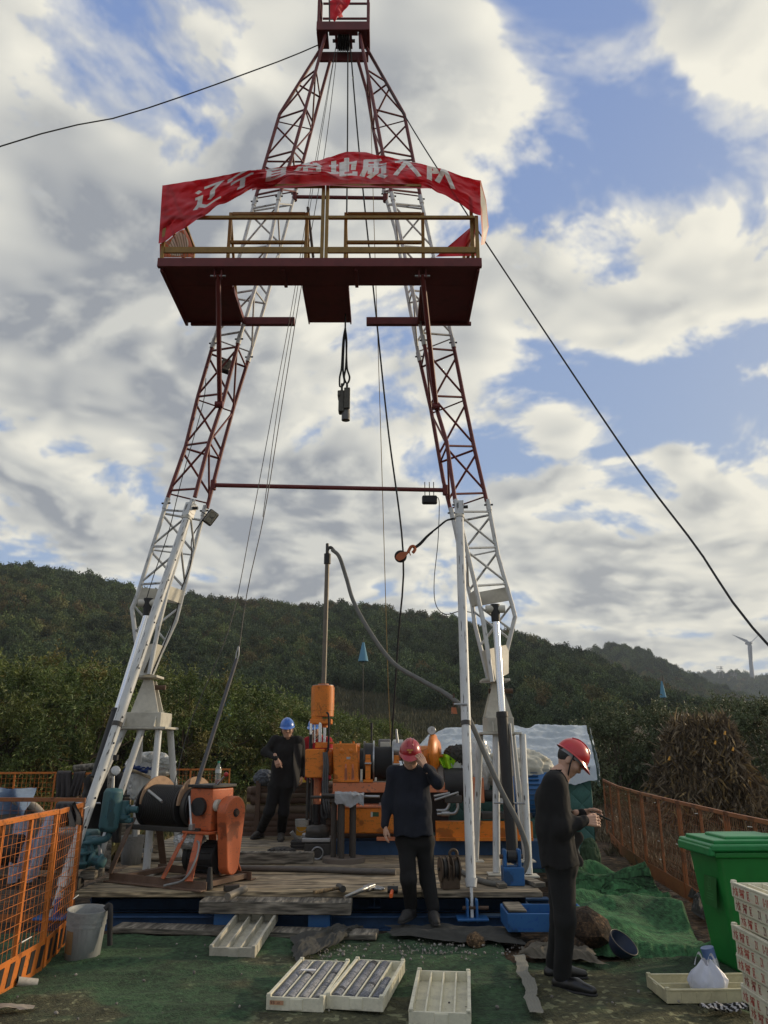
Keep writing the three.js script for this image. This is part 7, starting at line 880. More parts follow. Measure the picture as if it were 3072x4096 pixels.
// ------------------------------------------------------------------ reel stand, block and hand tools
{
  const c = G(G2(1045, 1672), DECK), o = thing('reel_stand', 'round steel reel stand with a rag on top in the middle of the deck', 'stand', c.clone().setZ(c.z - 0.15)), dk = mat([0.07, 0.06, 0.052], 0.65, { metal: 0.3, scale: 3 }), P = (n, g, m = dk) => lp(o, n, g, m); P('base_disc', new THREE.CylinderGeometry(0.265, 0.265, 0.06, 36).translate(0, 0.03, 0), mat([0.17, 0.14, 0.115], 0.85, { scale: 3 })); for (let i = 0; i < 5; i++) { const a = i / 5 * 6.283 + 0.5; P('upright', tube(V(Math.cos(a) * 0.13, 0.06, Math.sin(a) * 0.13), V(Math.cos(a) * 0.13, 0.70, Math.sin(a) * 0.13), 0.035, 0.035, 12)); } P('top_disc', new THREE.CylinderGeometry(0.19, 0.19, 0.035, 30).translate(0, 0.717, 0));
  const tp = c.clone().setZ(c.z - 0.15), ty = DECK + 0.735; [[-0.42, 0.05, 0.34, 0.02, 0.02, 'long steel bar lying on the reel stand'], [-0.2, -0.06, 0.44, 0.1, 0.017, 'thin steel bar lying on the reel stand'], [-0.28, 0.13, 0.2, 0.16, 0.022, 'short steel bar lying on the reel stand']].forEach(([x0, z0, x1, z1, r, l], i) => solo('steel_bar', tube(V(tp.x + x0, ty + r + i * 0.012, tp.z + z0), V(tp.x + x1, ty + r + i * 0.012, tp.z + z1), r, r, 10), i % 2 ? MAT.steel : MAT.darkSteel, l, 'steel bar'));
  const rag = mat([0.40, 0.42, 0.44], 0.95, { grime: 'cloth', scale: 10, side: THREE.DoubleSide }), rm = solo('rag', sheet(36, 36, (u, v) => { const x = (u - 0.4) * 0.36, k = Math.max(0, v - 0.4); return V(tp.x + 0.03 + x, ty + 0.055 + 0.05 * fbm(u * 6, v * 6, 1, 4) - k * 0.34 * (0.25 + fbm(u * 3.5 + 4, 1, 2, 2)) - Math.max(0, x - 0.12) * 0.2, tp.z + 0.0 + Math.min(v, 0.5) * 0.34 + 0.05 * fbm(u * 9, v * 4, 6, 3)); }), rag, 'grey and white rag hanging over the reel stand', 'rag');
  // steady clamp and small machine beside the casing
  const cp = G(G2(815, 1640), DECK), cl = thing('casing_clamp', 'dark steel casing clamp round the drill string', 'clamp', cp), Q = (n, g, m = MAT.darkSteel) => lp(cl, n, g, m); Q('body', bx(0.34, 0.2, 0.24, 0, 0, -0.15, 0.02)); Q('jaw', bx(0.36, 0.05, 0.3, -0.02, 0.205, -0.16, 0.01), MAT.steel); Q('shackle', new THREE.TorusGeometry(0.07, 0.012, 8, 24).translate(0, 0.08, -0.02), MAT.steel); Q('slip_bowl', lathe([[0.06, 0], [0.16, 0], [0.14, 0.12], [0.06, 0.14]], 26).translate(-0.02, 0.26, -0.2));
  const sm = G(G2(640, 1600), DECK), s = thing('hand_vice', 'small dark steel hand vice beside the casing clamp', 'vice', sm.clone().setZ(sm.z - 0.12)); lp(s, 'body', bx(0.2, 0.18, 0.14, 0, 0, 0, 0.02), MAT.black); for (let i = 0; i < 4; i++) lp(s, 'fin', bx(0.21, 0.014, 0.15, 0, 0.03 + i * 0.04, 0, 0.003), MAT.darkSteel); lp(s, 'jaw', bx(0.12, 0.16, 0.1, 0.1, 0.1, -0.06, 0.02), MAT.steel); lp(s, 'spout', tube(V(-0.02, 0.18, 0), V(-0.1, 0.28, 0.02), 0.02, 0.028, 10), MAT.steel);
  const ch = G(G2(500, 1590), DECK + 0.06); solo('chain_heap', blob(0.3, 0.1, 0.14, 71, 4).translate(ch.x, ch.y + 0.03, ch.z), MAT.darkSteel, 'dark heap of chain on the raised planks', 'chain');
  // travelling block
  const bp = G(G3(815, 1738), DECK), b = thing('pulley_block', 'rusty steel pulley block standing on the deck by the white pole', 'pulley block', bp.clone().setZ(bp.z - 0.14), 0.15), rust = mat([0.12, 0.085, 0.06], 0.65, { metal: 0.35, scale: 4 }); for (const [x, m] of [[-0.16, rust], [-0.05, rust], [0.03, rust], [0.14, rust]]) lp(b, 'cheek_plate', uvm(new THREE.CylinderGeometry(0.20, 0.20, 0.02, 30).rotateZ(Math.PI / 2).translate(x, 0.30, 0)), m); for (const x of [-0.1, 0.085]) lp(b, 'sheave', lathe([[0.03, -0.03], [0.18, -0.03], [0.15, 0], [0.18, 0.03], [0.03, 0.03]], 28).rotateZ(Math.PI / 2).translate(x, 0.30, 0), MAT.darkSteel); lp(b, 'lower_casing', bx(0.3, 0.36, 0.22, 0, 0, 0, 0.02), rust); lp(b, 'eye', new THREE.TorusGeometry(0.062, 0.026, 10, 26).translate(0.06, 0.54, 0.04), rust); lp(b, 'eye_shank', bx(0.09, 0.14, 0.06, 0.06, 0.35, 0.06, 0.02), rust); b.scale.setScalar(0.6); lp(b, 'axle', tube(V(-0.2, 0.3, 0), V(0.2, 0.3, 0), 0.03, 0.03, 12), MAT.darkSteel);
  // hand tools
  const gd = (x, y, h = 0) => G(G2(x, y), DECK + h); const hm = thing('sledge_hammer', 'sledge hammer with a pale wooden handle lying near the deck edge', 'hammer', gd(920, 1905)); wp(hm, 'handle', tube(gd(785, 1925, 0.03), gd(1000, 1885, 0.04), 0.019, 0.017, 10), mat([0.36, 0.27, 0.16], 0.7, { grime: 'wood', scale: 2 })); wp(hm, 'head', tube(gd(1005, 1870, 0.04), gd(1045, 1895, 0.04), 0.032, 0.032, 8), MAT.darkSteel);
  const wr = thing('chain_wrench', 'grey chain wrench lying at the deck edge', 'wrench', gd(1200, 1900)); wp(wr, 'handle', tube(gd(1060, 1965, 0.02), gd(1250, 1885, 0.035), 0.014, 0.024, 10), MAT.steel); wp(wr, 'jaw', beam(gd(1245, 1888, 0.03), gd(1310, 1865, 0.035), 0.07, 0.05, 0.01), MAT.steel); for (const [x, y, q] of [[1325, 1880, 0.05], [1355, 1885, 0.045], [1378, 1890, 0.03]]) { const c2 = gd(x, y, 0.02); wp(wr, 'chain_link', new THREE.TorusGeometry(q, 0.012, 6, 18).rotateX(Math.PI / 2).translate(c2.x, c2.y, c2.z), MAT.steel); }
  const ml = thing('mallet', 'small hammer with a bright orange handle by the standing man', 'hammer', gd(1475, 1930)); wp(ml, 'handle', tube(gd(1468, 1955, 0.018), gd(1480, 1905, 0.03), 0.018, 0.015, 10), mat([0.8, 0.13, 0.02], 0.5, { grime: null })); wp(ml, 'head', tube(gd(1440, 1898, 0.035), gd(1528, 1900, 0.035), 0.034, 0.034, 10), MAT.black);
  const pw = thing('pipe_wrench', 'short pipe and wrench lying at the deck edge by the core winch', 'wrench', G(G5(1300, 230), DECK)); const gw = (x, y, h) => G(G5(x, y), DECK + h); wp(pw, 'pipe', tube(gw(1258, 258, 0.04), gw(1355, 215, 0.04), 0.033, 0.033, 14), mat([0.2, 0.18, 0.15], 0.6, { metal: 0.3 })); wp(pw, 'jaw', beam(gw(1240, 212, 0.03), gw(1320, 205, 0.03), 0.06, 0.05), MAT.darkSteel);
}

// ------------------------------------------------------------------ people
function netMesh(f, lo, hi, h) {   // surface nets over a box; f is negative inside
  const nx = Math.ceil((hi.x - lo.x) / h) + 1, ny = Math.ceil((hi.y - lo.y) / h) + 1, nz = Math.ceil((hi.z - lo.z) / h) + 1, F = new Float32Array(nx * ny * nz), id = (i, j, k) => (k * ny + j) * nx + i;
  for (let k = 0; k < nz; k++) for (let j = 0; j < ny; j++) for (let i = 0; i < nx; i++) F[id(i, j, k)] = f(lo.x + i * h, lo.y + j * h, lo.z + k * h);
  const cell = new Int32Array(nx * ny * nz).fill(-1), pos = [], idx = [], C = [[0, 0, 0], [1, 0, 0], [0, 1, 0], [1, 1, 0], [0, 0, 1], [1, 0, 1], [0, 1, 1], [1, 1, 1]], E = [[0, 1], [2, 3], [4, 5], [6, 7], [0, 2], [1, 3], [4, 6], [5, 7], [0, 4], [1, 5], [2, 6], [3, 7]];
  for (let k = 0; k < nz - 1; k++) for (let j = 0; j < ny - 1; j++) for (let i = 0; i < nx - 1; i++) {
    let m = 0; const v = C.map(([a, b, c], q) => { const s = F[id(i + a, j + b, k + c)]; if (s < 0) m |= 1 << q; return s; }); if (m === 0 || m === 255) continue;
    let x = 0, y = 0, z = 0, n = 0; for (const [a, b] of E) if ((v[a] < 0) !== (v[b] < 0)) { const t = v[a] / (v[a] - v[b]); x += C[a][0] + (C[b][0] - C[a][0]) * t; y += C[a][1] + (C[b][1] - C[a][1]) * t; z += C[a][2] + (C[b][2] - C[a][2]) * t; n++; }
    cell[id(i, j, k)] = pos.length / 3; pos.push(lo.x + (i + x / n) * h, lo.y + (j + y / n) * h, lo.z + (k + z / n) * h);
  }
  const quad = (a, b, c, d, flip) => { if (a < 0 || b < 0 || c < 0 || d < 0) return; flip ? idx.push(a, c, b, a, d, c) : idx.push(a, b, c, a, c, d); };
  for (let k = 1; k < nz - 1; k++) for (let j = 1; j < ny - 1; j++) for (let i = 1; i < nx - 1; i++) { const s = F[id(i, j, k)] < 0; if (s !== F[id(i + 1, j, k)] < 0) quad(cell[id(i, j - 1, k - 1)], cell[id(i, j, k - 1)], cell[id(i, j, k)], cell[id(i, j - 1, k)], !s); if (s !== F[id(i, j + 1, k)] < 0) quad(cell[id(i - 1, j, k - 1)], cell[id(i - 1, j, k)], cell[id(i, j, k)], cell[id(i, j, k - 1)], !s); if (s !== F[id(i, j, k + 1)] < 0) quad(cell[id(i - 1, j - 1, k)], cell[id(i, j - 1, k)], cell[id(i, j, k)], cell[id(i - 1, j, k)], !s); }
  const g = new THREE.BufferGeometry(); g.setAttribute('position', new THREE.Float32BufferAttribute(pos, 3)); g.setIndex(idx); g.computeVertexNormals(); g.setAttribute('uv', new THREE.Float32BufferAttribute(new Float32Array(pos.length / 3 * 2).map((_, i) => (i % 2 ? pos[(i >> 1) * 3 + 1] : pos[(i >> 1) * 3] + pos[(i >> 1) * 3 + 2])), 2)); return g;
}
const bone = (a, b, ra, rb = ra) => { const d = b.clone().sub(a); return { a, d, l: d.lengthSq() + 1e-9, ra, rb, len: Math.sqrt(d.lengthSq()) }; };
const boneD = (B, x, y, z) => { const px = x - B.a.x, py = y - B.a.y, pz = z - B.a.z, t = clamp((px * B.d.x + py * B.d.y + pz * B.d.z) / B.l); return Math.hypot(px - B.d.x * t, py - B.d.y * t, pz - B.d.z * t) - mix(B.ra, B.rb, t); };
const smin = (a, b, k) => { const h = Math.max(k - Math.abs(a - b), 0) / k; return Math.min(a, b) - h * h * k * 0.25; };
function fleshOut(bones, k, h, extra) { const lo = V(9e9, 9e9, 9e9), hi = V(-9e9, -9e9, -9e9); for (const b of bones) for (const [p, r] of [[b.a, b.ra], [b.a.clone().add(b.d), b.rb]]) { lo.min(p.clone().addScalar(-r - 0.03)); hi.max(p.clone().addScalar(r + 0.03)); } return netMesh((x, y, z) => { let d = 9; for (const b of bones) { const q = boneD(b, x, y, z); d = d === 9 ? q : smin(d, q, k); } return extra ? extra(d, x, y, z) : d; }, lo, hi, h); }
const ell = (x, y, z, cx, cy, cz, rx, ry, rz) => { const a = (x - cx) / rx, b = (y - cy) / ry, c = (z - cz) / rz, k = Math.hypot(a, b, c); return (k - 1) * Math.min(rx, ry, rz); };
const headBase = netMesh((x, y, z) => {
  let d = ell(x, y, z, 0, 0.035, -0.012, 0.077, 0.100, 0.096); d = smin(d, ell(x, y, z, 0, -0.045, 0.022, 0.060, 0.072, 0.068), 0.05); d = smin(d, ell(x, y, z, 0, -0.098, 0.052, 0.026, 0.020, 0.024), 0.03);
  for (const s of [-1, 1]) { d = smin(d, ell(x, y, z, s * 0.04, -0.022, 0.062, 0.028, 0.022, 0.022), 0.03); d = smin(d, ell(x, y, z, s * 0.079, -0.012, -0.012, 0.010, 0.032, 0.020), 0.012); d = -smin(-d, ell(x, y, z, s * 0.032, 0.012, 0.098, 0.019, 0.012, 0.016), 0.012); }
  d = smin(d, boneD(bone(V(0, 0.012, 0.084), V(0, -0.026, 0.102), 0.009, 0.013), x, y, z), 0.014); for (const s of [-1, 1]) d = smin(d, ell(x, y, z, s * 0.012, -0.032, 0.092, 0.008, 0.007, 0.009), 0.008);
  d = smin(d, boneD(bone(V(-0.02, -0.062, 0.083), V(0.02, -0.062, 0.083), 0.006), x, y, z), 0.008); return smin(d, boneD(bone(V(-0.018, -0.072, 0.082), V(0.018, -0.072, 0.082), 0.007), x, y, z), 0.008);
}, V(-0.11, -0.14, -0.13), V(0.11, 0.16, 0.14), 0.0042);
const hairBase = netMesh((x, y, z) => Math.max(ell(x, y, z, 0, 0.035, -0.014, 0.083, 0.105, 0.102), 0.0 - (y + 0.045), z - 0.03 - 0.6 * Math.max(0, y - 0.04), -(ell(x, y, z, 0, -0.06, 0.05, 0.09, 0.09, 0.075))), V(-0.1, -0.07, -0.13), V(0.1, 0.16, 0.12), 0.005);
function handGeo(w, dir, palmN, side, curls, spread = 0.12, thumbOpen = 0.5) {   // side: unit vector toward the thumb
  const f = dir.clone().normalize(), s = side.clone().addScaledVector(f, -side.dot(f)).normalize(), n = new THREE.Vector3().crossVectors(f, s); if (n.dot(palmN) < 0) n.negate(); const B = [], P = (a, b, c) => w.clone().addScaledVector(f, a).addScaledVector(s, b).addScaledVector(n, c);
  B.push(bone(P(-0.05, 0, 0), P(0.01, 0, 0), 0.026, 0.025)); [-0.03, -0.01, 0.01, 0.03].forEach((q) => B.push(bone(P(0.0, q * 0.6, 0), P(0.085, q, 0), 0.016, 0.0125)));
  [[0.031, 0.072], [0.0105, 0.080], [-0.0105, 0.074], [-0.030, 0.060]].forEach(([q, L], i) => { let p = P(0.085, q, 0), a = curls[i] * 0.5, out = (1.5 - i) * spread * 0.5; for (const k of [0.46, 0.3, 0.24]) { const d2 = f.clone().multiplyScalar(Math.cos(a)).addScaledVector(n, Math.sin(a)).addScaledVector(s, out).normalize(), e = p.clone().addScaledVector(d2, L * k); B.push(bone(p, e, 0.0095, 0.0082)); p = e; a += curls[i] * 0.8; } });
  let p = P(0.02, 0.022, 0.004), a = thumbOpen; for (const L of [0.042, 0.032, 0.026]) { const d2 = f.clone().multiplyScalar(Math.cos(a)).addScaledVector(s, Math.sin(a)).addScaledVector(n, 0.35).normalize(), e = p.clone().addScaledVector(d2, L); B.push(bone(p, e, 0.0125, 0.0095)); p = e; a -= 0.22; }
  return fleshOut(B, 0.006, 0.0042);
}
function helmet(parent, hc, Q, rgb, mark) {   // hc: head centre in the world, Q: how the head is turned
  const m = new THREE.MeshPhysicalMaterial({ color: new THREE.Color().setRGB(...rgb), roughness: 0.32, clearcoat: 0.5, clearcoatRoughness: 0.2 }), X = (g) => g.applyQuaternion(Q).translate(hc.x, hc.y, hc.z), g = new THREE.SphereGeometry(1, 40, 20, 0, 6.2832, 0, Math.PI * 0.52), p = g.attributes.position;
  for (let i = 0; i < p.count; i++) { const x = p.getX(i), y = p.getY(i), z = p.getZ(i), rib = y > 0.25 && Math.abs(x) < 0.22 ? 0.035 * (1 - Math.abs(x) / 0.22) : 0; p.setXYZ(i, x * 0.108, Math.max(y, -0.08) * (0.128 + rib * 0.16) + 0.036, z * 0.132 - 0.006); } g.computeVertexNormals(); const sh = wp(parent, 'helmet', X(g), m, mark ? 'hard hat with gold lettering' : undefined);
  const ring = sheet(48, 4, (u, v) => { const a = u * 6.2832, fr = Math.pow(Math.max(0, Math.sin(a)), 2.2), out = 0.012 + 0.045 * fr; return V(Math.cos(a) * (0.106 + out * 0.6 * v), 0.040 - 0.012 * v - 0.030 * fr * v, Math.sin(a) * (0.130 + out * v) - 0.006); }); wp(sh, 'brim', X(ring), Object.assign(m.clone(), { side: THREE.DoubleSide }));
  for (const s of [-0.3, 0, 0.3]) wp(sh, 'ridge', X(pipe([-0.6, -0.2, 0.2, 0.5, 0.8].map((a) => V(s * 0.1, 0.035 + 0.131 * Math.cos(a) * Math.cos(s * 0.9), 0.134 * Math.sin(a) - 0.006)), 0.005, 6, 20)), m);
  for (const s of [-1, 1]) wp(sh, 'chin_strap', X(pipe([V(s * 0.092, 0.03, 0.0), V(s * 0.088, -0.04, 0.015), V(s * 0.05, -0.115, 0.05), V(0, -0.128, 0.06)], 0.006, 5, 16)), MAT.black); wp(sh, 'headband', X(new THREE.CylinderGeometry(0.094, 0.094, 0.03, 30, 1, true).scale(0.95, 1, 1.12).translate(0, 0.024, -0.008)), mat([0.30, 0.31, 0.33], 0.6, { grime: null, side: THREE.DoubleSide }));
  if (mark) { const cv = document.createElement('canvas'); cv.width = 128; cv.height = 64; const c = cv.getContext('2d'); c.fillStyle = '#93101c'; c.fillRect(0, 0, 128, 64); c.strokeStyle = '#d9b25a'; c.lineWidth = 4; const sq = (x, y, k) => { c.strokeRect(x, y, 15, 18); c.beginPath(); c.moveTo(x - 3, y + 9); c.lineTo(x + 18, y + 9); if (k) { c.moveTo(x + 7, y - 3); c.lineTo(x + 7, y + 22); } c.stroke(); }; for (let i = 0; i < 5; i++) sq(8 + i * 24, 6, i % 2); sq(46, 38, 1); sq(68, 38, 0); const t = new THREE.CanvasTexture(cv); t.colorSpace = THREE.SRGBColorSpace; wp(sh, 'lettering', X(sheet(10, 4, (u, v) => { const a = (u - 0.5) * 0.62; return V(Math.sin(a) * 0.112, 0.062 + 0.04 * v, Math.cos(a) * (0.1335 - 0.011 * v) - 0.003); })), new THREE.MeshStandardMaterial({ map: t, roughness: 0.4 })); }
}
const clothM = (rgb) => mat(rgb, 0.92, { grime: 'cloth', scale: 5, side: THREE.DoubleSide });
function person(label, J, o) {
  // J: joints in the world; o: colours and extras
  const base = J.aL.clone().add(J.aR).multiplyScalar(0.5).setY(o.ground), P = thing('person', label, 'person', base), side = J.sR.clone().sub(J.sL).normalize(), sp = (p, s, k) => p.clone().addScaledVector(side, s * k), body = [];
  const Q = new THREE.Quaternion().setFromRotationMatrix(new THREE.Matrix4().makeBasis(new THREE.Vector3().crossVectors(J.headUp, J.face).normalize(), J.headUp.clone().sub(J.face.clone().multiplyScalar(J.headUp.dot(J.face))).normalize(), J.face.clone().normalize()));
  const flesh = fleshOut([bone(J.neck, J.head.clone().addScaledVector(J.headUp, -0.03), 0.056, 0.05), bone(J.neck, J.chest, 0.08, 0.08), bone(J.chest, J.pelvis, 0.08, 0.09), bone(J.sL, J.sR, 0.045), ...['L', 'R'].flatMap((s) => [bone(J['s' + s], J['e' + s], 0.04, 0.035), bone(J['e' + s], J['w' + s], 0.036, 0.026), bone(J.pelvis, J['h' + s], 0.08, 0.07), bone(J['h' + s], J['k' + s], 0.065, 0.045), bone(J['k' + s], J['a' + s], 0.045, 0.032)])], 0.04, 0.014);
  const parts = [flesh, headBase.clone().applyQuaternion(Q).translate(J.head.x, J.head.y, J.head.z), ...o.hands.map((h) => handGeo(...h))]; wp(P, 'body', parts.map((g) => { g.deleteAttribute('uv'); return g; }), MAT.skin);
  wp(P, 'hair', hairBase.clone().applyQuaternion(Q).translate(J.head.x, J.head.y, J.head.z), MAT.hair);
  const X = (g) => g.applyQuaternion(Q).translate(J.head.x, J.head.y, J.head.z); for (const s of [-1, 1]) { wp(P, 'eye', X(new THREE.SphereGeometry(0.0125, 12, 8).scale(1, 0.6, 0.7).translate(s * 0.032, 0.010, 0.078)), MAT.hair); wp(P, 'eyebrow', X(pipe([V(s * 0.016, 0.027, 0.085), V(s * 0.034, 0.031, 0.082), V(s * 0.050, 0.026, 0.070)], 0.0042, 5, 10)), MAT.hair); } wp(P, 'mouth', X(pipe([V(-0.02, -0.0665, 0.0875), V(0, -0.066, 0.0905), V(0.02, -0.0665, 0.0875)], 0.0022, 5, 10)), mat([0.22, 0.08, 0.07], 0.6, { grime: null }));
  const w = o.wide ?? 1, fold = (amp, f) => (d, x, y, z) => d + amp * (1 - Math.abs(2 * fbm(x * f, y * f * 0.55, z * f, 3) - 1)) - amp * 0.6;
  const top = [bone(J.sL, J.sR, 0.068 * w), bone(J.neck, J.chest, 0.075, 0.11 * w), ...[-1, 1].flatMap((s) => [bone(sp(J.chest, s, 0.085 * w), sp(J.belly, s, 0.075 * w), 0.112 * w, 0.115 * w), bone(sp(J.belly, s, 0.075 * w), sp(J.hem, s, 0.085 * w), 0.115 * w, 0.125 * w)]), ...['L', 'R'].flatMap((s) => [bone(J['s' + s], J['e' + s], 0.068 * w, 0.056), bone(J['e' + s], J['w' + s], 0.056, 0.043)])];
  const fo = fold(0.016, 11), hemY = J.hem.y; const tg = fleshOut(top, 0.06, 0.0105, (d, x, y, z) => { const dd = fo(d, x, y, z), nearArm = ['L', 'R'].some((s) => boneD(bone(J['e' + s], J['w' + s], 0.06, 0.05), x, y, z) < 0.01); return nearArm ? dd : Math.max(dd, hemY - y + 0.012 * Math.sin(x * 30 + z * 20)); }); const jk = wp(P, o.topName ?? 'jacket', tg, clothM(o.top));
  // collar
  wp(jk, 'collar', sheet(26, 4, (u, v) => { const a = u * 5.2 + 0.54 + Math.PI / 2 - Math.PI, fwd = J.bodyFace, q = J.neck.clone().addScaledVector(side, Math.sin(u * 5.4 - 2.7) * (0.072 + 0.012 * (1 - v))).addScaledVector(fwd, -Math.cos(u * 5.4 - 2.7) * -1 * -(0.070 + 0.012 * (1 - v))); q.y += -0.005 + v * 0.055; return q; }), clothM(o.collar ?? o.top));
  const legs = [bone(J.hL, J.hR, 0.115 * w), ...['L', 'R'].flatMap((s) => [bone(J['h' + s], J['k' + s], 0.098 * w, 0.078), bone(J['k' + s], J['a' + s], 0.078, 0.066)])], ft = fold(0.014, 9); wp(P, 'trousers', fleshOut(legs, 0.035, 0.0115, (d, x, y, z) => Math.max(ft(d, x, y, z), (o.cuff ?? o.ground + 0.05) - y)), clothM(o.legs));
  for (const s of ['L', 'R']) { const a = J['a' + s], t = J['t' + s], heel = a.clone().addScaledVector(t.clone().sub(a).setY(0).normalize(), -0.045), gy = o.feet?.[s] ?? o.ground; heel.y = gy + 0.038; const toe = t.clone().setY(gy + 0.03), midf = heel.clone().lerp(toe, 0.55).setY(gy + 0.045); const shoe = wp(P, 'shoe', fleshOut([bone(heel, midf, 0.042, 0.046), bone(midf, toe, 0.044, 0.032), bone(a.clone().setY(gy + 0.1), heel.clone().lerp(midf, 0.3), 0.044, 0.045)], 0.03, 0.007, (d, x, y) => Math.max(d, gy + 0.004 - y)), mat(o.shoe ?? [0.014, 0.014, 0.015], o.shine ?? 0.35, { grime: 'cloth', scale: 4 })); wp(shoe, 'sole', fleshOut([bone(heel.clone().setY(gy + 0.01), midf.clone().setY(gy + 0.01), 0.047, 0.05), bone(midf.clone().setY(gy + 0.01), toe.clone().setY(gy + 0.01), 0.05, 0.037)], 0.03, 0.007, (d, x, y) => Math.max(d, y - gy - 0.02, gy + 0.0015 - y)), MAT.rubber); }
  helmet(P, J.head.clone().addScaledVector(J.headUp, 0.008), Q, o.hat, o.mark); return P;
}
{
  // man looking at his telephone, seen from his side
  const M1 = zm(2050, 2900, 2.01), j = (x, y, d = 6.3) => D(M1(x, y), d), gy = 0.035, shL = j(345, 470, 6.47), shR = j(335, 465, 6.14);
  const wR = j(578, 770, 6.16), wL = j(560, 712, 6.40), aR = G(M1(410, 2130), gy), aL = G(M1(345, 2035), gy);
  const P = person('man in black jacket and red hard hat looking down at a phone', { sL: shL, sR: shR, neck: j(375, 415), chest: j(322, 590), belly: j(335, 820), hem: j(385, 1125), pelvis: j(385, 1060), head: j(462, 285), face: V(0.76, -0.62, 0.16).normalize(), headUp: V(0.62, 0.78, 0).normalize(), bodyFace: V(1, 0, 0.05), eL: j(430, 800, 6.5), eR: j(400, 830, 6.10), wL, wR, hL: j(385, 1090, 6.39), hR: j(390, 1090, 6.21), kL: j(385, 1560, 6.42), kR: j(425, 1570, 6.2), aL: aL.clone().setY(gy + 0.1), aR: aR.clone().setY(gy + 0.1), tL: G(M1(572, 2040), gy), tR: G(M1(645, 2180), gy) }, {
    ground: gy, wide: 1.14, top: [0.011, 0.0105, 0.011], legs: [0.012, 0.0125, 0.014], hat: [0.50, 0.014, 0.02], hands: [[wR, V(1, -0.02, -0.12), V(-0.15, 0.75, -0.6), V(0.1, 0.75, -0.2), [0.9, 0.85, 0.8, 0.75], 0.1, 0.5], [wL, V(1, -0.06, 0.12), V(-0.1, 0.5, 0.8), V(0.1, 0.8, 0.2), [0.6, 0.6, 0.6, 0.6], 0.1, 0.45]] });
  const ph = j(688, 742, 6.28), t = solo('phone', bx(0.15, 0.009, 0.072, 0, 0, 0, 0.003).rotateZ(-0.42).rotateY(0.15).translate(ph.x + 0.02, ph.y + 0.005, ph.z), MAT.black, 'black phone held in the hands of the standing man', 'phone'); const sc = lp(t, 'screen', new THREE.PlaneGeometry(0.135, 0.062).rotateX(-Math.PI / 2).translate(0, 0.0048, 0).rotateZ(-0.42).rotateY(0.15).translate(-0.002, 0.035, 0), mat([0.3, 0.31, 0.32], 0.12, { grime: null }));
  // open jacket front and hem ties
  const vent = sheet(8, 26, (u, v) => { const a = j(mix(470, 500, u), mix(860, 1140, v), 6.2 + 0.05 * u); a.x += 0.05 * Math.sin(u * 3) + 0.02 * Math.sin(v * 9) + 0.01; return a; }); wp(P, 'jacket_front', vent, clothM([0.03, 0.028, 0.026]));
}
{
  // man walking forward, one hand at the peak of his hard hat
  const C1 = zm(1500, 2850, 4.023), j = (x, y, d = 8.2) => D(C1(x, y), d), g = (x, y, d = 8.2) => D(G3(x, y), d), gy = 0.132, wL = j(812, 880, 8.02), wR = j(158, 1810, 8.12), aR = G(G3(492, 1950), gy), aL = G(G3(668, 1965), gy);
  person('man in dark navy top touching the peak of his red hard hat', { sR: j(300, 965, 8.2), sL: j(860, 965, 8.2), neck: j(578, 905, 8.2), chest: j(585, 1110, 8.2), belly: j(600, 1500, 8.17), hem: j(620, 1985, 8.15), pelvis: j(615, 1900, 8.2), head: j(568, 700, 8.13), face: V(-0.06, -0.33, 1).normalize(), headUp: V(0, 1, 0.30).normalize(), bodyFace: V(0, 0, 1), eR: j(205, 1430, 8.22), eL: j(1010, 1130, 8.08), wR, wL, hR: g(452, 1330, 8.2), hL: g(595, 1330, 8.2), kR: g(470, 1640, 8.13), kL: g(622, 1640, 8.24), aR: aR.clone().setY(gy + 0.11), aL: aL.clone().setY(gy + 0.11), tR: G(G3(430, 1990), gy).add(V(-0.02, 0, 0.06)), tL: G(G3(690, 2000), gy).add(V(0, 0, 0.1)) }, {
    ground: gy, wide: 0.96, topName: 'shirt', top: [0.010, 0.013, 0.024], legs: [0.010, 0.010, 0.011], hat: [0.36, 0.012, 0.022], mark: true, shoe: [0.03, 0.03, 0.032], shine: 0.7, hands: [[wL, V(-0.42, 0.86, 0.1), V(-0.5, -0.1, -0.8), V(-0.5, -0.4, 0.4), [0.55, 0.5, 0.5, 0.55], 0.12, 0.3], [wR, V(0.04, -1, 0.1), V(0.9, 0, -0.3), V(0.2, 0, 1), [0.3, 0.35, 0.4, 0.45], 0.1, 0.3]] });
}
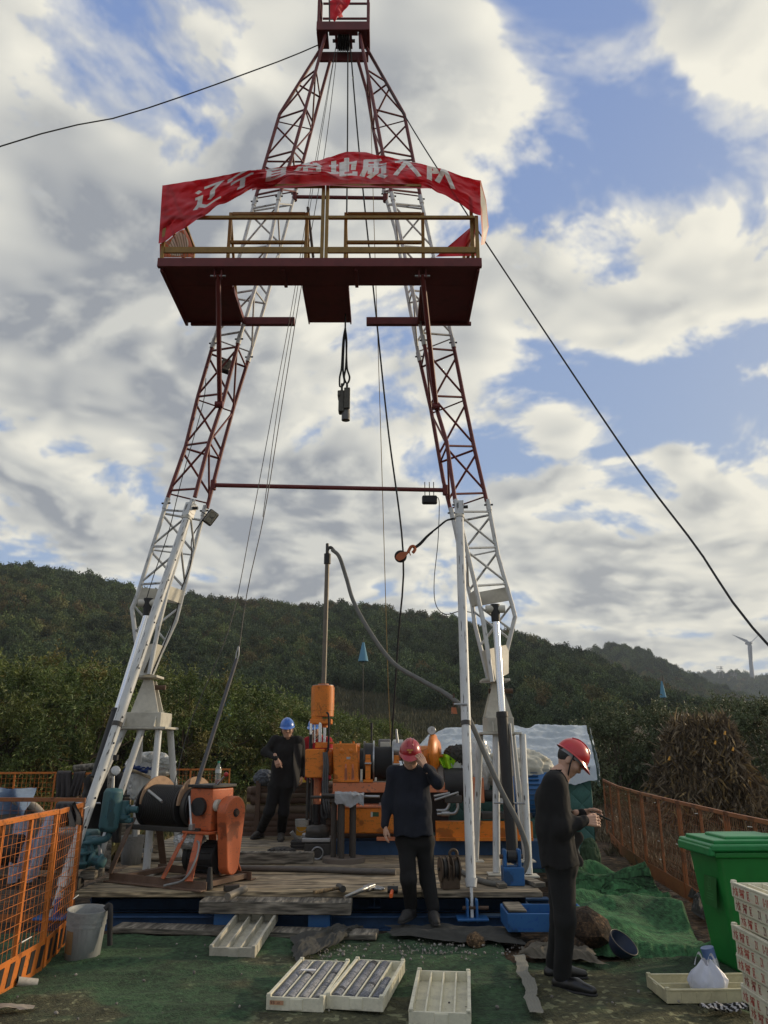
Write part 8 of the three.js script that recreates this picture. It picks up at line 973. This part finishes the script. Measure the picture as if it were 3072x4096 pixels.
{
  // man on the deck, pointing down
  const A1 = zm(1000, 2850, 4.023), j = (x, y, d = 11.95) => D(A1(x, y), d), gy = DECK + 0.062, aR = G(A1(165, 2010), gy), aL = G(A1(500, 2020), gy), wR = j(418, 735, 11.72), wL = j(842, 1010, 12.02);
  const P = person('man in black coat and blue hard hat pointing down from the deck', { sR: j(405, 455), sL: j(785, 465), neck: j(618, 425), chest: j(598, 620), belly: j(575, 880), hem: j(540, 1200), pelvis: j(500, 1150), head: j(600, 275, 11.9), face: V(0.12, -0.05, 1).normalize(), headUp: V(-0.03, 1, 0.05).normalize(), bodyFace: V(0.1, 0, 1), eR: j(245, 640, 11.9), eL: j(865, 760, 12.05), wR, wL, hR: j(415, 1190), hL: j(580, 1190), kR: j(310, 1600, 11.9), kL: j(540, 1610), aR: aR.clone().setY(gy + 0.1), aL: aL.clone().setY(gy + 0.1), tR: G(A1(40, 2040), gy), tL: G(A1(505, 2075), gy).add(V(0, 0, 0.09)) }, {
    ground: gy, wide: 1.06, topName: 'coat', top: [0.012, 0.012, 0.013], legs: [0.009, 0.009, 0.010], hat: [0.015, 0.13, 0.52], shoe: [0.06, 0.055, 0.05], shine: 0.7, hands: [[wR, V(0.35, -0.9, 0.2), V(-0.2, 0, -0.9), V(0.9, 0.2, 0.2), [0.15, 0.9, 0.9, 0.8], 0.15, 0.4], [wL, V(-0.1, -1, 0.05), V(-0.9, 0, 0.2), V(0, 0, 1), [0.5, 0.5, 0.5, 0.5]]] });
  wp(P, 'coat_panel', sheet(10, 30, (u, v) => { const q = j(mix(700, mix(790, 850, v), u), mix(1310 - 160 * u, 500, v), 11.80 + 0.10 * u + 0.02 * Math.sin(v * 8 + u * 6)); return q; }), clothM([0.030, 0.031, 0.034]));
  const gl = mat([0.05, 0.05, 0.055], 0.3, { grime: null }); const h = j(600, 262, 11.795); for (const s of [-1, 1]) wp(P, 'spectacles', new THREE.TorusGeometry(0.021, 0.0018, 6, 20).translate(h.x + s * 0.033 + 0.008, h.y + 0.008, h.z + 0.008), gl);
}
{
  // helper hidden behind the drilling machine
  const j = (x, y, d = 12.25) => D(G2(x, y), d), gy = DECK + 0.012, wR = j(738, 860, 12.15), wL = j(905, 850, 12.2), aR = G(G2(790, 1460), gy), aL = G(G2(850, 1460), gy); for (const a of [aR, aL]) a.z = -12.25, a.x = j(aR === a ? 790 : 850, 1460).x;
  person('man in red top and blue hard hat hidden behind the feed rods', { sR: j(735, 590), sL: j(905, 590), neck: j(820, 560), chest: j(820, 680), belly: j(820, 800), hem: j(820, 930), pelvis: j(820, 920), head: j(795, 480, 12.2), face: V(-0.2, -0.1, 1).normalize(), headUp: V(0, 1, 0.1).normalize(), bodyFace: V(0, 0, 1), eR: j(712, 720, 12.2), eL: j(935, 710), wR, wL, hR: j(785, 940), hL: j(850, 940), kR: j(787, 1180, 12.2), kL: j(850, 1180), aR: aR.clone().setY(gy + 0.1), aL: aL.clone().setY(gy + 0.1), tR: aR.clone().add(V(0, 0, 0.2)).setY(gy), tL: aL.clone().add(V(0, 0, 0.2)).setY(gy) }, { ground: gy, topName: 'shirt', top: [0.42, 0.015, 0.025], legs: [0.02, 0.02, 0.025], hat: [0.05, 0.2, 0.6], hands: [[wR, V(0, -1, 0.2), V(0.9, 0, 0), V(0, 0, 1), [0.5, 0.5, 0.5, 0.5]], [wL, V(0, -1, 0.2), V(-0.9, 0, 0), V(0, 0, 1), [0.5, 0.5, 0.5, 0.5]]] });
  const y = D(G2(700, 915), 12.55); solo('yellow_hat', lathe([[0.001, 0.12], [0.06, 0.11], [0.105, 0.06], [0.118, 0.01], [0.14, 0], [0.135, -0.004], [0.11, 0.0]], 28).translate(y.x, y.y - 0.05, y.z), mat([0.72, 0.5, 0.03], 0.4, { grime: null }), 'yellow hard hat lying on the stacked drill rods', 'hard hat');
}

renderer.render(scene, camera);
